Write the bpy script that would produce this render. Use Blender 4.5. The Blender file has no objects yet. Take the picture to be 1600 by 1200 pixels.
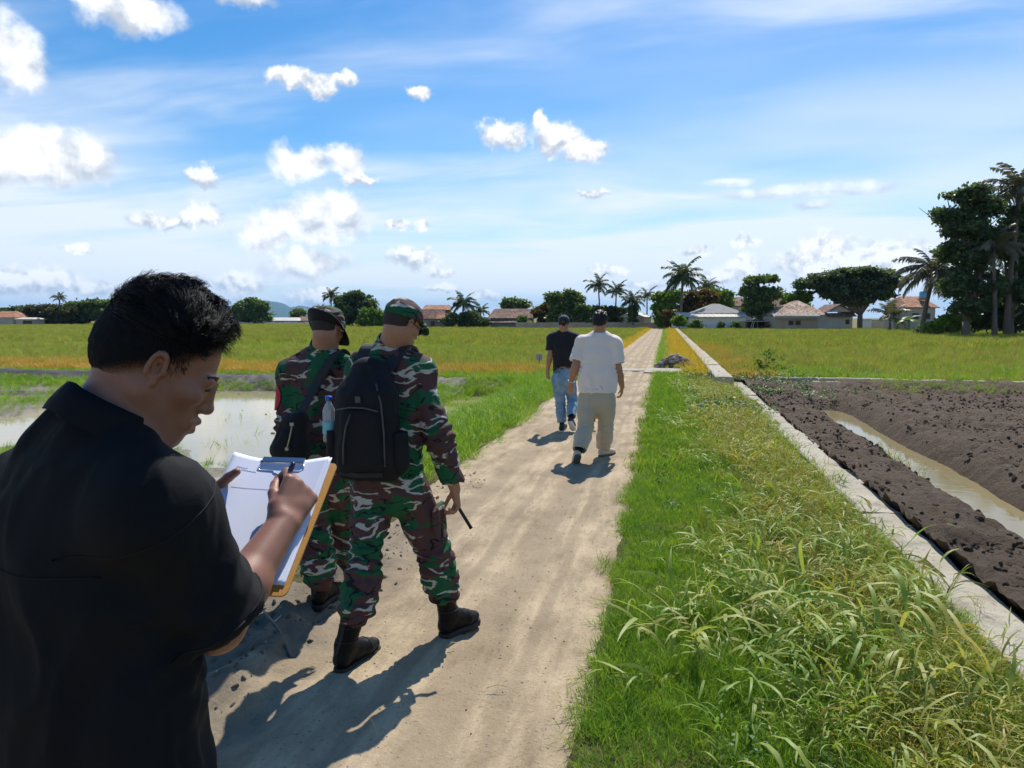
import bpy, bmesh, math, random
import numpy as np
from mathutils import Vector, Matrix, Euler

# ------------------------------------------------------------------ camera
SC = bpy.context.scene
COL = SC.collection
EYE = 1.6
F_PX, YAW, PITCH = 1109.0, math.radians(12.2), math.radians(5.3)
cam_d = bpy.data.cameras.new('camera')
cam_d.sensor_width = 36.0
cam_d.lens = F_PX / 1600.0 * 36.0
cam_d.clip_start, cam_d.clip_end = 0.05, 40000.0
cam = bpy.data.objects.new('camera', cam_d)
COL.objects.link(cam)
cam.location = (0, 0, EYE)
cam.rotation_euler = (math.radians(90) - PITCH, 0, YAW)
SC.camera = cam
SC.render.engine = 'CYCLES'
SC.cycles.use_denoising = True
SC.cycles.max_bounces = 6
SC.cycles.diffuse_bounces = 3
SC.cycles.glossy_bounces = 3
SC.cycles.transmission_bounces = 4
SC.cycles.transparent_max_bounces = 8
SC.cycles.volume_bounces = 0
SC.cycles.sample_clamp_indirect = 8
SC.view_settings.view_transform = 'Standard'
SC.view_settings.look = 'None'
SC.view_settings.gamma = 1.0
SC.view_settings.use_curve_mapping = False
SC.view_settings.exposure = 0.56

SUN_AZ, SUN_EL = math.radians(5.0), math.radians(53.0)      # azimuth clockwise from +Y (the way the track runs)
SUN_DIR = Vector((math.sin(SUN_AZ) * math.cos(SUN_EL), math.cos(SUN_AZ) * math.cos(SUN_EL), math.sin(SUN_EL)))
sun_d = bpy.data.lights.new('sun', 'SUN')
sun_d.energy = 3.75
sun_d.angle = math.radians(0.53)
sun_d.color = (1.0, 0.955, 0.88)
sun = bpy.data.objects.new('sun', sun_d)
COL.objects.link(sun)
sun.location = (10, 20, 40)
sun.rotation_euler = (-SUN_DIR).to_track_quat('-Z', 'Y').to_euler()

# ------------------------------------------------------------------ node helper
class NT:
    def __init__(s, tree):
        s.t = tree; tree.nodes.clear()
    def n(s, kind, ins=None, **props):
        nd = s.t.nodes.new(kind)
        for k, v in props.items(): setattr(nd, k, v)
        for k, v in (ins or {}).items():
            sock = nd.inputs[k]
            if hasattr(v, 'is_output'): s.t.links.new(v, sock)
            else: sock.default_value = v
        return nd
    def math(s, op, a, b=None, c=None, clamp=False):
        ins = {0: a}
        if b is not None: ins[1] = b
        if c is not None: ins[2] = c
        return s.n('ShaderNodeMath', ins, operation=op, use_clamp=clamp).outputs[0]
    def vmath(s, op, a, b=None, scale=None):
        ins = {0: a}
        if b is not None: ins[1] = b
        if scale is not None: ins['Scale'] = scale
        nd = s.n('ShaderNodeVectorMath', ins, operation=op)
        return nd.outputs['Value'] if op in ('LENGTH', 'DOT_PRODUCT', 'DISTANCE') else nd.outputs[0]
    def mix(s, f, a, b, mode='MIX'):
        nd = s.t.nodes.new('ShaderNodeMix'); nd.data_type = 'RGBA'; nd.blend_type = mode
        for sock, v in ((nd.inputs[0], f), (nd.inputs[6], a), (nd.inputs[7], b)):
            if hasattr(v, 'is_output'): s.t.links.new(v, sock)
            else: sock.default_value = v if not isinstance(v, tuple) or len(v) == 4 else v + (1,)
        return nd.outputs[2]
    def noise(s, vec, scale, detail=3, rough=0.5, dist=0.0, out=0):
        ins = {'Scale': scale, 'Detail': detail, 'Roughness': rough, 'Distortion': dist}
        if vec is not None: ins['Vector'] = vec
        return s.n('ShaderNodeTexNoise', ins).outputs[out]
    def ramp(s, f, stops, interp='LINEAR'):
        nd = s.n('ShaderNodeValToRGB', {0: f}); cr = nd.color_ramp; cr.interpolation = interp
        while len(cr.elements) < len(stops): cr.elements.new(0.5)
        for e, (p, c) in zip(cr.elements, stops):
            e.position = p; e.color = c if len(c) == 4 else tuple(c) + (1,)
        return nd.outputs[0]
    def smooth(s, v, lo, hi):
        return s.n('ShaderNodeMapRange', {0: v, 1: lo, 2: hi, 3: 0.0, 4: 1.0}, interpolation_type='SMOOTHSTEP').outputs[0]
    def mapping(s, vec, loc=(0, 0, 0), rot=(0, 0, 0), scale=(1, 1, 1), kind='POINT'):
        return s.n('ShaderNodeMapping', {'Vector': vec, 'Location': loc, 'Rotation': rot, 'Scale': scale}, vector_type=kind).outputs[0]

# ------------------------------------------------------------------ world: nishita sky with cloud layers at infinity
world = bpy.data.worlds.new('World'); SC.world = world; world.use_nodes = True
def build_world():
    g = NT(world.node_tree)
    d = g.n('ShaderNodeTexCoord').outputs['Generated']
    sky = g.n('ShaderNodeTexSky', sky_type='NISHITA', sun_disc=False, sun_elevation=SUN_EL, sun_rotation=SUN_AZ,
              air_density=1.0, dust_density=0.25, ozone_density=2.2, altitude=0.0)
    base = g.n('ShaderNodeHueSaturation', {'Hue': 0.500, 'Saturation': 1.42, 'Value': 0.94, 'Color': sky.outputs[0]}).outputs[0]
    sep = g.n('ShaderNodeSeparateXYZ', {0: d})
    z = sep.outputs[2]
    base = g.mix(g.math('MULTIPLY', g.smooth(z, 0.16, 0.0), 0.85), base, (4.4, 5.9, 7.2))      # moist pale air low down
    # high thin veils on a flat layer overhead (perspective makes them streak towards the horizon)
    zz = g.math('ADD', g.math('MAXIMUM', z, 0.0), 0.12)
    pl = g.n('ShaderNodeCombineXYZ', {0: g.math('DIVIDE', sep.outputs[0], zz), 1: g.math('DIVIDE', sep.outputs[1], zz), 2: 0.0}).outputs[0]
    wp = g.n('ShaderNodeTexNoise', {'Vector': pl, 'Scale': 0.55, 'Detail': 3.0}).outputs[1]
    pl2 = g.vmath('ADD', pl, g.vmath('SCALE', wp, scale=0.9))
    c1 = g.noise(g.mapping(pl2, loc=VEIL, rot=(0, 0, math.radians(-24)), scale=(0.24, 0.8, 1)), 1.0, 6, 0.56)
    c2 = g.noise(g.mapping(pl2, loc=(7.7, 1.3, 0), rot=(0, 0, math.radians(-10)), scale=(0.55, 2.6, 1)), 1.0, 6, 0.6)
    veil = g.math('MULTIPLY', g.smooth(c1, 0.45, 0.68), g.math('ADD', 0.55, g.math('MULTIPLY', c2, 0.8)))
    # near the horizon the air and the veil whiten
    hz = g.math('MULTIPLY', g.smooth(z, 0.42, 0.08), g.smooth(g.noise(g.mapping(pl2, scale=(0.3, 0.5, 1), loc=(3.1, 0.4, 0)), 1.0, 4, 0.5), 0.28, 0.6))
    veil = g.math('MULTIPLY', g.math('ADD', veil, g.math('MULTIPLY', hz, 1.15), clamp=True), 0.9)
    col = g.mix(veil, base, (6.6, 7.1, 7.8))
    # cumulus: each a bundle of lobes given by azimuth / elevation (degrees), half width and half height (degrees)
    def cumulus(lobes, scale, amp, edge):
        nv = g.n('ShaderNodeTexNoise', {'Vector': d, 'Scale': scale, 'Detail': 7.0, 'Roughness': 0.6}).outputs[1]
        dw = g.vmath('ADD', d, g.vmath('SCALE', g.vmath('SUBTRACT', nv, (0.5, 0.5, 0.5)), scale=amp))
        cur = low = None
        for az, el, w, h in lobes:
            a, e = math.radians(az), math.radians(el)
            c = Vector((math.sin(a) * math.cos(e), math.cos(a) * math.cos(e), math.sin(e)))
            m = g.mapping(dw, loc=c, rot=(e, 0, -a), scale=(math.radians(w), 0.6, math.radians(h)), kind='TEXTURE')
            L = g.math('SUBTRACT', 1.0, g.vmath('LENGTH', m))
            zc = g.n('ShaderNodeSeparateXYZ', {0: m}).outputs[2]
            b = g.math('ADD', L, g.math('MULTIPLY', zc, 0.75))      # sun-facing shoulders are bright, undersides grey
            cur = L if cur is None else g.math('SMOOTH_MAX', cur, L, 0.12)
            low = b if low is None else g.math('SMOOTH_MAX', low, b, 0.25)
        f1 = g.noise(d, scale * 1.55, 6, 0.55)
        f2 = g.noise(g.vmath('ADD', d, tuple(SUN_DIR * (0.35 / scale))), scale * 1.55, 6, 0.55)
        s = g.math('ADD', g.math('MULTIPLY', cur, 1.6), g.math('MULTIPLY', g.math('SUBTRACT', f1, 0.5), 1.35))
        dens = g.smooth(s, -0.24, edge + 0.02)
        lit = g.math('ADD', g.smooth(low, -0.45, 1.25), g.math('ADD', 0.10, g.math('MULTIPLY', g.math('SUBTRACT', f1, f2), 3.2)))
        cc = g.mix(g.math('ADD', lit, 0.0, clamp=True), (4.1, 4.55, 5.25), (8.2, 8.25, 8.3))
        return dens, cc
    for lobes, scale, amp, edge, op in CLOUDS:
        dens, cc = cumulus(lobes, scale, amp, edge)
        col = g.mix(g.math('MULTIPLY', dens, op), col, cc)
    bg = g.n('ShaderNodeBackground', {'Color': col, 'Strength': 0.098})
    out = g.n('ShaderNodeOutputWorld', {'Surface': bg.outputs[0]})
VEIL = (5.1, 3.3, 0)
def px_dir(px, py):
    # bearing and elevation (degrees) of a direction seen from the eye
    a, b = (px - 800) / F_PX, (600 - py) / F_PX
    fw = Vector((-math.sin(YAW) * math.cos(PITCH), math.cos(YAW) * math.cos(PITCH), -math.sin(PITCH)))
    rt = Vector((math.cos(YAW), math.sin(YAW), 0)); v = (fw + rt * a + rt.cross(fw) * b).normalized()
    return math.degrees(math.atan2(v.x, v.y)), math.degrees(math.asin(v.z))
def lobe(px, py, w, h):
    a, e = px_dir(px, py); k = math.degrees(1 / F_PX)
    return (a, e, w * k, h * k)
CLOUDS = [
    # big near cumulus
    ([lobe(480, 345, 75, 42), lobe(520, 335, 55, 40), lobe(420, 362, 50, 30), lobe(480, 412, 70, 26), lobe(470, 250, 42, 28), lobe(535, 252, 34, 24),
      lobe(35, 250, 70, 40), lobe(120, 240, 52, 36), lobe(15, 85, 42, 45), lobe(200, 20, 62, 34), lobe(140, -5, 80, 14), lobe(380, 0, 40, 12),
      # the same kind of sky carries on outside the picture
      lobe(-330, 200, 130, 60), lobe(-700, 330, 120, 50), lobe(2050, 160, 120, 55), lobe(1900, 330, 110, 40), lobe(2500, 240, 140, 60)], 17.0, 0.06, 0.75, 1.0),
    # small bright ones
    ([lobe(455, 120, 34, 14), lobe(500, 135, 26, 16), lobe(535, 124, 24, 11), lobe(655, 147, 20, 13),
      lobe(788, 210, 38, 24), lobe(870, 215, 46, 26), lobe(915, 235, 38, 20), lobe(846, 186, 12, 16), lobe(560, 282, 26, 10), lobe(320, 277, 24, 14),
      lobe(925, 303, 30, 7)], 34.0, 0.035, 0.65, 1.0),
    # low cumulus along the horizon
    ([lobe(1290, 395, 48, 30), lobe(1250, 410, 40, 22), lobe(1390, 395, 60, 22), lobe(1350, 418, 120, 20), lobe(1160, 420, 26, 24), lobe(1130, 430, 30, 16), lobe(1095, 392, 28, 10),
      lobe(1168, 378, 24, 10), lobe(950, 424, 32, 11), lobe(645, 402, 42, 18), lobe(690, 425, 24, 12), lobe(620, 352, 18, 8), lobe(660, 352, 12, 10), lobe(255, 346, 52, 12), lobe(318, 335, 30, 18),
      lobe(60, 438, 55, 22), lobe(10, 440, 40, 18), lobe(140, 450, 38, 12), lobe(280, 440, 40, 16), lobe(370, 445, 40, 22), lobe(500, 465, 60, 18), lobe(125, 388, 22, 7), lobe(690, 450, 30, 8), lobe(760, 462, 30, 8), lobe(1010, 445, 30, 8)], 40.0, 0.03, 0.7, 0.95),
    # long lens clouds at mid height on the right
    ([lobe(1260, 298, 140, 11), lobe(1140, 286, 40, 7), lobe(1270, 320, 30, 10)], 12.0, 0.02, 0.7, 0.6),
]
build_world()
world.cycles.sampling_method = 'MANUAL'
world.cycles.sample_map_resolution = 512

# ------------------------------------------------------------------ object helpers
def tag(o, label=None, cat=None, group=None, kind=None):
    if label: o['label'] = label
    if cat: o['category'] = cat
    if group: o['group'] = group
    if kind: o['kind'] = kind
    return o
def mesh_np(name, V, Fc, smooth=True):
    me = bpy.data.meshes.new(name)
    V = np.asarray(V, np.float32)
    if isinstance(Fc, np.ndarray):
        n, k = Fc.shape
        me.vertices.add(len(V)); me.vertices.foreach_set('co', V.ravel())
        me.loops.add(n * k); me.loops.foreach_set('vertex_index', Fc.astype(np.int32).ravel())
        me.polygons.add(n); me.polygons.foreach_set('loop_start', np.arange(n, dtype=np.int32) * k)
        me.polygons.foreach_set('use_smooth', np.full(n, smooth)); me.update(calc_edges=True)
    else:
        me.from_pydata([tuple(map(float, v)) for v in V], [], [tuple(int(i) for i in f) for f in Fc])
        me.polygons.foreach_set('use_smooth', np.full(len(me.polygons), smooth)); me.update()
    return me
def add(name, me, mat=None, parent=None, loc=None, rot=None):
    o = bpy.data.objects.new(name, me); COL.objects.link(o)
    if mat is not None and me is not None:
        if len(me.materials) == 0: me.materials.append(mat)
    if parent is not None: o.parent = parent
    if loc is not None: o.location = loc
    if rot is not None: o.rotation_euler = rot
    return o
def empty(name, loc=(0, 0, 0), rz=0.0):
    o = bpy.data.objects.new(name, None); COL.objects.link(o)
    o.location = loc; o.rotation_euler = (0, 0, rz); o.empty_display_size = 0.1
    return o
def copy_tree(o, parent=None):
    c = o.copy(); COL.objects.link(c)
    if parent is not None: c.parent = parent
    for ch in list(o.children): copy_tree(ch, c)
    return c
class MB:
    """collects plain shapes into one mesh"""
    def __init__(s): s.v, s.f = [], []
    def poly(s, pts, faces):
        b = len(s.v); s.v += [tuple(p) for p in pts]; s.f += [tuple(i + b for i in f) for f in faces]; return s
    def box(s, lo, hi, M=None):
        p = [Vector((x, y, z)) for x in (lo[0], hi[0]) for y in (lo[1], hi[1]) for z in (lo[2], hi[2])]
        if M is not None: p = [M @ q for q in p]
        return s.poly(p, [(0, 1, 3, 2), (4, 6, 7, 5), (0, 4, 5, 1), (2, 3, 7, 6), (0, 2, 6, 4), (1, 5, 7, 3)])
    def tube(s, pts, rad, n=8, cap=True, squash=None):
        pts = [Vector(p) for p in pts]
        rad = rad if hasattr(rad, '__len__') else [rad] * len(pts)
        b = len(s.v); up = None
        for i, p in enumerate(pts):
            t = (pts[min(i + 1, len(pts) - 1)] - pts[max(i - 1, 0)]).normalized()
            if up is None: up = t.orthogonal().normalized()
            up = (up - t * up.dot(t)).normalized(); w = t.cross(up)
            for k in range(n):
                a = 2 * math.pi * k / n
                s.v.append(tuple(p + (up * math.cos(a) + w * math.sin(a)) * rad[i]))
        for i in range(len(pts) - 1):
            for k in range(n):
                k2 = (k + 1) % n
                s.f.append((b + i * n + k, b + i * n + k2, b + (i + 1) * n + k2, b + (i + 1) * n + k))
        if cap:
            s.f.append(tuple(b + k for k in reversed(range(n)))); e = b + (len(pts) - 1) * n
            s.f.append(tuple(e + k for k in range(n)))
        return s
    def ribbon(s, pts, side, w, th):
        """a flat strap of width w and thickness th along pts; side gives the width direction at each point"""
        pts = [Vector(p) for p in pts]; b = len(s.v)
        for i, p in enumerate(pts):
            t = (pts[min(i + 1, len(pts) - 1)] - pts[max(i - 1, 0)]).normalized()
            sd = Vector(side[i] if isinstance(side[0], (tuple, list, Vector)) else side); sd = (sd - t * sd.dot(t)).normalized(); nn = t.cross(sd)
            for a, c in ((-1, -1), (1, -1), (1, 1), (-1, 1)): s.v.append(tuple(p + sd * a * w / 2 + nn * c * th / 2))
        for i in range(len(pts) - 1):
            for k in range(4):
                k2 = (k + 1) % 4; s.f.append((b + i * 4 + k, b + i * 4 + k2, b + i * 4 + 4 + k2, b + i * 4 + 4 + k))
        s.f.append((b + 3, b + 2, b + 1, b)); e = b + 4 * (len(pts) - 1); s.f.append((e, e + 1, e + 2, e + 3))
        return s
    def mesh(s, name, smooth=False): return mesh_np(name, s.v, s.f, smooth)
    def build(s, name, mat, parent=None, smooth=False): return add(name, s.mesh(name, smooth), mat, parent)

# ------------------------------------------------------------------ numpy noise
_rng = np.random.RandomState(11)
PERM = np.tile(_rng.permutation(256), 3).astype(np.int64)
def vnoise(P):
    P = np.asarray(P, np.float64); i = np.floor(P).astype(np.int64); f = P - i; u = f * f * f * (f * (f * 6 - 15) + 10); i &= 255
    def h(a, b, c): return PERM[PERM[PERM[(i[..., 0] + a) & 255] + ((i[..., 1] + b) & 255)] + ((i[..., 2] + c) & 255)] / 127.5 - 1.0
    x, y, z = u[..., 0], u[..., 1], u[..., 2]
    l = lambda a, b, t: a + (b - a) * t
    return l(l(l(h(0, 0, 0), h(1, 0, 0), x), l(h(0, 1, 0), h(1, 1, 0), x), y), l(l(h(0, 0, 1), h(1, 0, 1), x), l(h(0, 1, 1), h(1, 1, 1), x), y), z)
def fbm(P, octv=4, gain=0.5):
    P = np.asarray(P, np.float64); s = 0; a = 1.0; t = 0
    for k in range(octv):
        s = s + a * vnoise(P + 17.3 * k); t += a; P = P * 2.03; a *= gain
    return s / t
def fbm2(x, y, f, octv=4, z=0.0, gain=0.5):
    return fbm(np.stack([np.asarray(x) * f, np.asarray(y) * f, np.full_like(np.asarray(x, float), z)], -1), octv, gain)
def sstep(x, a, b):
    t = np.clip((x - a) / (b - a), 0, 1); return t * t * (3 - 2 * t)

# ------------------------------------------------------------------ materials
def material(name, fn):
    m = bpy.data.materials.new(name); m.use_nodes = True
    g = NT(m.node_tree); sh = fn(g)
    g.n('ShaderNodeOutputMaterial', {'Surface': sh}); return m
def geo_pos(g): return g.n('ShaderNodeNewGeometry').outputs['Position']
def plain(name, col, rough=0.6, var=0.12, scale=8.0, bump=0.0, bscale=60.0, metal=0.0, spec=0.5, coords='Object', sheen=0.0):
    """one colour with soft mottling and fine relief"""
    def f(g):
        v = g.n('ShaderNodeTexCoord').outputs[coords]
        n = g.noise(v, scale, 5, 0.6)
        a = tuple(max(0, c * (1 - var)) for c in col); b = tuple(min(1, c * (1 + var)) for c in col)
        c = g.mix(n, a, b)
        ins = {'Base Color': c, 'Roughness': rough, 'Metallic': metal, 'Specular IOR Level': spec, 'Sheen Weight': sheen}
        if bump:
            ins['Normal'] = g.n('ShaderNodeBump', {'Height': g.noise(v, bscale, 4, 0.6), 'Strength': bump, 'Distance': 0.01}).outputs[0]
        return g.n('ShaderNodeBsdfPrincipled', ins).outputs[0]
    return material(name, f)
def leafy(name, cols, rough=0.5, trans=0.42, pscale=0.6, tint=None, rnd=0.55, spec=0.3):
    """foliage: colour varies from blade to blade and over the ground; light also passes through"""
    def f(g):
        p = geo_pos(g)
        r = g.n('ShaderNodeObjectInfo').outputs['Random']
        n = g.noise(p, pscale, 4, 0.6)
        k = g.math('ADD', g.math('MULTIPLY', r, rnd), g.math('MULTIPLY', g.math('SUBTRACT', n, 0.5 * rnd), 1.15), clamp=True)
        st = [(i / (len(cols) - 1), c) for i, c in enumerate(cols)]
        c = g.ramp(k, st)
        if tint: c = tint(g, p, c)
        d = g.n('ShaderNodeBsdfPrincipled', {'Base Color': c, 'Roughness': rough, 'Specular IOR Level': spec}).outputs[0]
        t = g.n('ShaderNodeBsdfTranslucent', {'Color': g.mix(1.0, c, (1.0, 1.0, 0.62), 'MULTIPLY')}).outputs[0]
        return g.n('ShaderNodeMixShader', {0: trans, 1: d, 2: t}).outputs[0]
    return material(name, f)

_fw = Vector((-math.sin(YAW) * math.cos(PITCH), math.cos(YAW) * math.cos(PITCH), -math.sin(PITCH)))
_rt = Vector((math.cos(YAW), math.sin(YAW), 0)); _up = _rt.cross(_fw)
def at(px, py, d):
    """the place seen at a bearing, a given distance off"""
    return Vector((0, 0, EYE)) + (_fw + _rt * ((px - 800) / F_PX) + _up * ((600 - py) / F_PX)) * d
GZ = -0.22
def foot(px, d): p = at(px, 500, d); return Vector((p.x, p.y, GZ))

def attach(o, root):
    o.parent = root
    o.matrix_parent_inverse = (Matrix.Translation(root.location) @ root.rotation_euler.to_matrix().to_4x4()).inverted()
    return o
# ------------------------------------------------------------------ terrain: the dirt track runs along +Y
ROAD_L, ROAD_R = -2.10, -0.36
def ground_h(x, y):
    x = np.asarray(x, float); y = np.asarray(y, float)
    h = np.zeros(np.broadcast(x, y).shape) + 0 * x + 0 * y
    wob = 0.12 * fbm2(0 * x, y, 0.35, 3, 4.0)
    # left of the track
    near = 1 - sstep(y, 16.3, 17.4)
    fall = sstep(-(x + wob), 2.6, 4.5)
    low = -0.42 * near + -0.20 * (1 - near)
    h = h + np.where(x < -1.5, fall * low, 0)
    bund = np.exp(-((y - 17.9 - 0.25 * fbm2(x, 0 * y, 0.5, 3, 9.0)) / 0.85) ** 2)
    h = h + np.where(x < -1.5, 0.20 * bund * sstep(-x, 3.0, 4.6), 0)
    # mud flats in the flooded paddy
    mud = fbm2(x, y, 0.28, 4, 2.0) + 0.55 * sstep(-x, 8, 15) - 0.02 + 0.5 * sstep(y, 13.6, 16.4)
    h = h + np.where(x < -4.0, 0.20 * sstep(mud, 0.10, 0.55) * near * sstep(-x, 4.2, 5.2), 0)
    # right of the wall
    dig = sstep(x, 1.86, 1.95) * (1 - sstep(y, 17.0, 18.2))
    canal = np.exp(-(np.maximum(np.abs(x - 3.33 - 0.1 * fbm2(0 * x, y, 0.4, 2, 6.0)) - 0.12, 0) / 0.27) ** 2)
    h = h + dig * (-0.16 - 0.42 * canal * (1 - sstep(y, 15.6, 16.8)))
    h = h + np.where(x > 1.6, -0.12 * sstep(y, 20.0, 20.6), 0)
    far = sstep(y, 60, 110)
    return h
def clods(x, y, f=7.0):
    a = fbm2(x, y, f, 4, 1.0, 0.55); b = fbm2(x, y, f * 0.35, 3, 5.0)
    return 1.0 - np.abs(a) * 1.6 + 0.7 * b
def patch(name, xs, ys, extra=None, mat=None, dz=0.0, label=None):
    X, Y = np.meshgrid(np.asarray(xs, float), np.asarray(ys, float))
    Z = ground_h(X, Y) + dz
    if extra is not None: Z = Z + extra(X, Y)
    nx, ny = len(xs), len(ys)
    i = np.arange((ny - 1) * (nx - 1)); r, c = i // (nx - 1), i % (nx - 1); a = r * nx + c
    Fq = np.stack([a, a + 1, a + nx + 1, a + nx], -1)
    o = add(name, mesh_np(name, np.stack([X, Y, Z], -1).reshape(-1, 3), Fq), mat)
    o['kind'] = 'structure'
    return o
def grow(a, b, d0, rate, dmax):
    out = [a]; d = d0
    while out[-1] < b: out.append(out[-1] + d); d = min(d * rate, dmax)
    return np.array(out)

def soil_mat(name, dark, light, rough=0.9, s=3.0, wet=0.0):
    def f(g):
        p = geo_pos(g)
        n = g.noise(p, s, 8, 0.65); m = g.noise(p, s * 9, 5, 0.6)
        c = g.mix(g.math('ADD', g.math('MULTIPLY', n, 0.75), g.math('MULTIPLY', m, 0.35), clamp=True), dark, light)
        b = g.n('ShaderNodeBump', {'Height': g.noise(p, s * 3.2, 10, 0.74), 'Strength': 1.0, 'Distance': 0.09}).outputs[0]
        return g.n('ShaderNodeBsdfPrincipled', {'Base Color': c, 'Roughness': rough, 'Normal': b, 'Specular IOR Level': 0.25 + wet}).outputs[0]
    return material(name, f)
def road_f(g):
    p = geo_pos(g); sp = g.n('ShaderNodeSeparateXYZ', {0: p})
    st = g.mapping(p, scale=(1.0, 0.22, 1.0))
    n1 = g.noise(st, 8.0, 9, 0.72); n2 = g.noise(p, 1.3, 9, 0.68); n3 = g.noise(p, 60.0, 4, 0.6)
    c = g.mix(g.math('ADD', g.smooth(g.math('ADD', g.math('MULTIPLY', n1, 0.55), g.math('MULTIPLY', n2, 0.45)), 0.3, 0.68), 0.0), (0.20, 0.150, 0.092), (0.54, 0.42, 0.272))
    c = g.mix(g.smooth(n3, 0.60, 0.72), c, (0.15, 0.115, 0.08))
    gr = g.noise(p, 190.0, 3, 0.6)
    c = g.mix(0.4, c, g.mix(1.0, c, g.mix(gr, (0.4, 0.4, 0.4), (1.6, 1.6, 1.6)), 'MULTIPLY'))
    # packed darker soil in the wheel tracks
    xw = g.math('ADD', sp.outputs[0], g.math('MULTIPLY', g.math('SUBTRACT', g.noise(g.mapping(p, scale=(.2, .35, 1)), 2.0, 3, .5), .5), .25))
    for cx, hw_ in ((-1.60, .15), (-.86, .16), (-.62, .05), (-1.15, .06)):
        tr = g.math('MULTIPLY', g.smooth(g.math('ABSOLUTE', g.math('SUBTRACT', xw, cx)), hw_, hw_ * .35), g.math('MULTIPLY', g.smooth(n1, .35, .6), .5))
        c = g.mix(tr, c, (0.20, 0.152, 0.10))
    # damp grey mud creeping in from the paddy side
    edge = g.math('ADD', sp.outputs[0], g.math('MULTIPLY', g.math('SUBTRACT', g.noise(p, 2.4, 5, 0.6), 0.5), 1.1))
    damp = g.math('MULTIPLY', g.smooth(edge, -1.45, -1.95), g.smooth(sp.outputs[1], 6.6, 4.0))
    c = g.mix(damp, c, g.mix(n2, (0.10, 0.082, 0.06), (0.26, 0.215, 0.155)))
    h = g.math('ADD', g.math('MULTIPLY', n3, 0.5), g.noise(g.mapping(p, scale=(1, .6, 1)), 22.0, 8, 0.7))
    b = g.n('ShaderNodeBump', {'Height': h, 'Strength': 0.6, 'Distance': 0.02}).outputs[0]
    return g.n('ShaderNodeBsdfPrincipled', {'Base Color': c, 'Roughness': 0.92, 'Normal': b, 'Specular IOR Level': 0.2}).outputs[0]
M_ROAD = material('dry dirt', road_f)
M_SOIL = soil_mat('ploughed soil', (0.048, 0.033, 0.022), (0.185, 0.130, 0.086), s=3.2)
M_MUD = soil_mat('wet mud', (0.085, 0.068, 0.045), (0.20, 0.165, 0.11), 0.55, 1.6, 0.25)
def bed_f(g):
    p = geo_pos(g); y = g.n('ShaderNodeSeparateXYZ', {0: p}).outputs[1]
    n = g.noise(p, 1.6, 8, .65)
    c = g.mix(n, (0.105, 0.085, 0.055), (0.24, 0.20, 0.135))
    dk = g.mix(n, (0.022, 0.016, 0.011), (0.07, 0.052, 0.036))
    c = g.mix(g.smooth(g.math('ADD', y, g.math('MULTIPLY', n, 1.2)), 16.9, 17.3), c, dk)
    b = g.n('ShaderNodeBump', {'Height': g.noise(p, 20, 6, .7), 'Strength': .7, 'Distance': .02}).outputs[0]
    return g.n('ShaderNodeBsdfPrincipled', {'Base Color': c, 'Roughness': .6, 'Normal': b}).outputs[0]
M_BED = material('paddy mud and bund soil', bed_f)
M_EARTH = soil_mat('grassy earth', (0.075, 0.085, 0.02), (0.19, 0.165, 0.06), 0.95, 2.5)
M_FIELDSOIL = soil_mat('stubble ground', (0.10, 0.095, 0.026), (0.21, 0.19, 0.055), 0.95, 0.9)

def road_relief(X, Y):
    ruts = 0.0
    for c, w, d in ((-1.60, 0.13, 0.030), (-0.86, 0.14, 0.034), (-1.15, .07, .012), (-.62, .05, .012)):
        ruts = ruts - d * np.exp(-((X - c - 0.06 * fbm2(0 * X, Y, 0.5, 2, 3.0)) / w) ** 2)
    r = 0.012 * fbm2(X, Y * 0.35, 2.5, 3, 1.0) + 0.0055 * fbm2(X, Y * .6, 14.0, 4, 2.0) + ruts
    tread = 0.006 * np.sin(X * 95 + 4 * fbm2(X, Y, 1.2, 2, 8.0)) * np.exp(-((X + 0.86 + 0.03 * np.sin(Y)) / 0.10) ** 2)
    # trampled clods on the paddy side
    e = sstep(-X + .25 * fbm2(X, Y, .9, 3, 5.0), 1.35, 1.95) * (1 - sstep(Y, 4.4, 7.0))
    cl = np.maximum(clods(X, Y * 0.8, 4.5), -0.3)
    fr = ((X - ROAD_L) / (ROAD_R - ROAD_L))
    side = -0.05 * (sstep(np.abs(fr - 0.5), 0.5, 0.62))
    return r + tread + e * (0.085 * cl + .030 * clods(X, Y, 11.0) - 0.06) + side + 0.02
road = patch('road', np.concatenate([np.arange(-2.95, -0.1, 0.028)]), grow(-1.5, 112, 0.03, 1.006, 1.5), road_relief, M_ROAD)
tag(road, kind='structure')
# far edges of the big ground sheet reach the horizon
gx = np.concatenate([-np.geomspace(14000, 140, 14), np.linspace(-120, 120, 41), np.geomspace(140, 14000, 14)])
gy = np.concatenate([-np.geomspace(3000, 30, 8), np.linspace(-20, 240, 45), np.geomspace(280, 16000, 16)])
def sink(X, Y): return np.where((np.abs(X) < 130) & (Y < 215), -0.55, -0.33) - ground_h(X, Y)
patch('ground', gx, gy, sink, M_FIELDSOIL)
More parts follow.
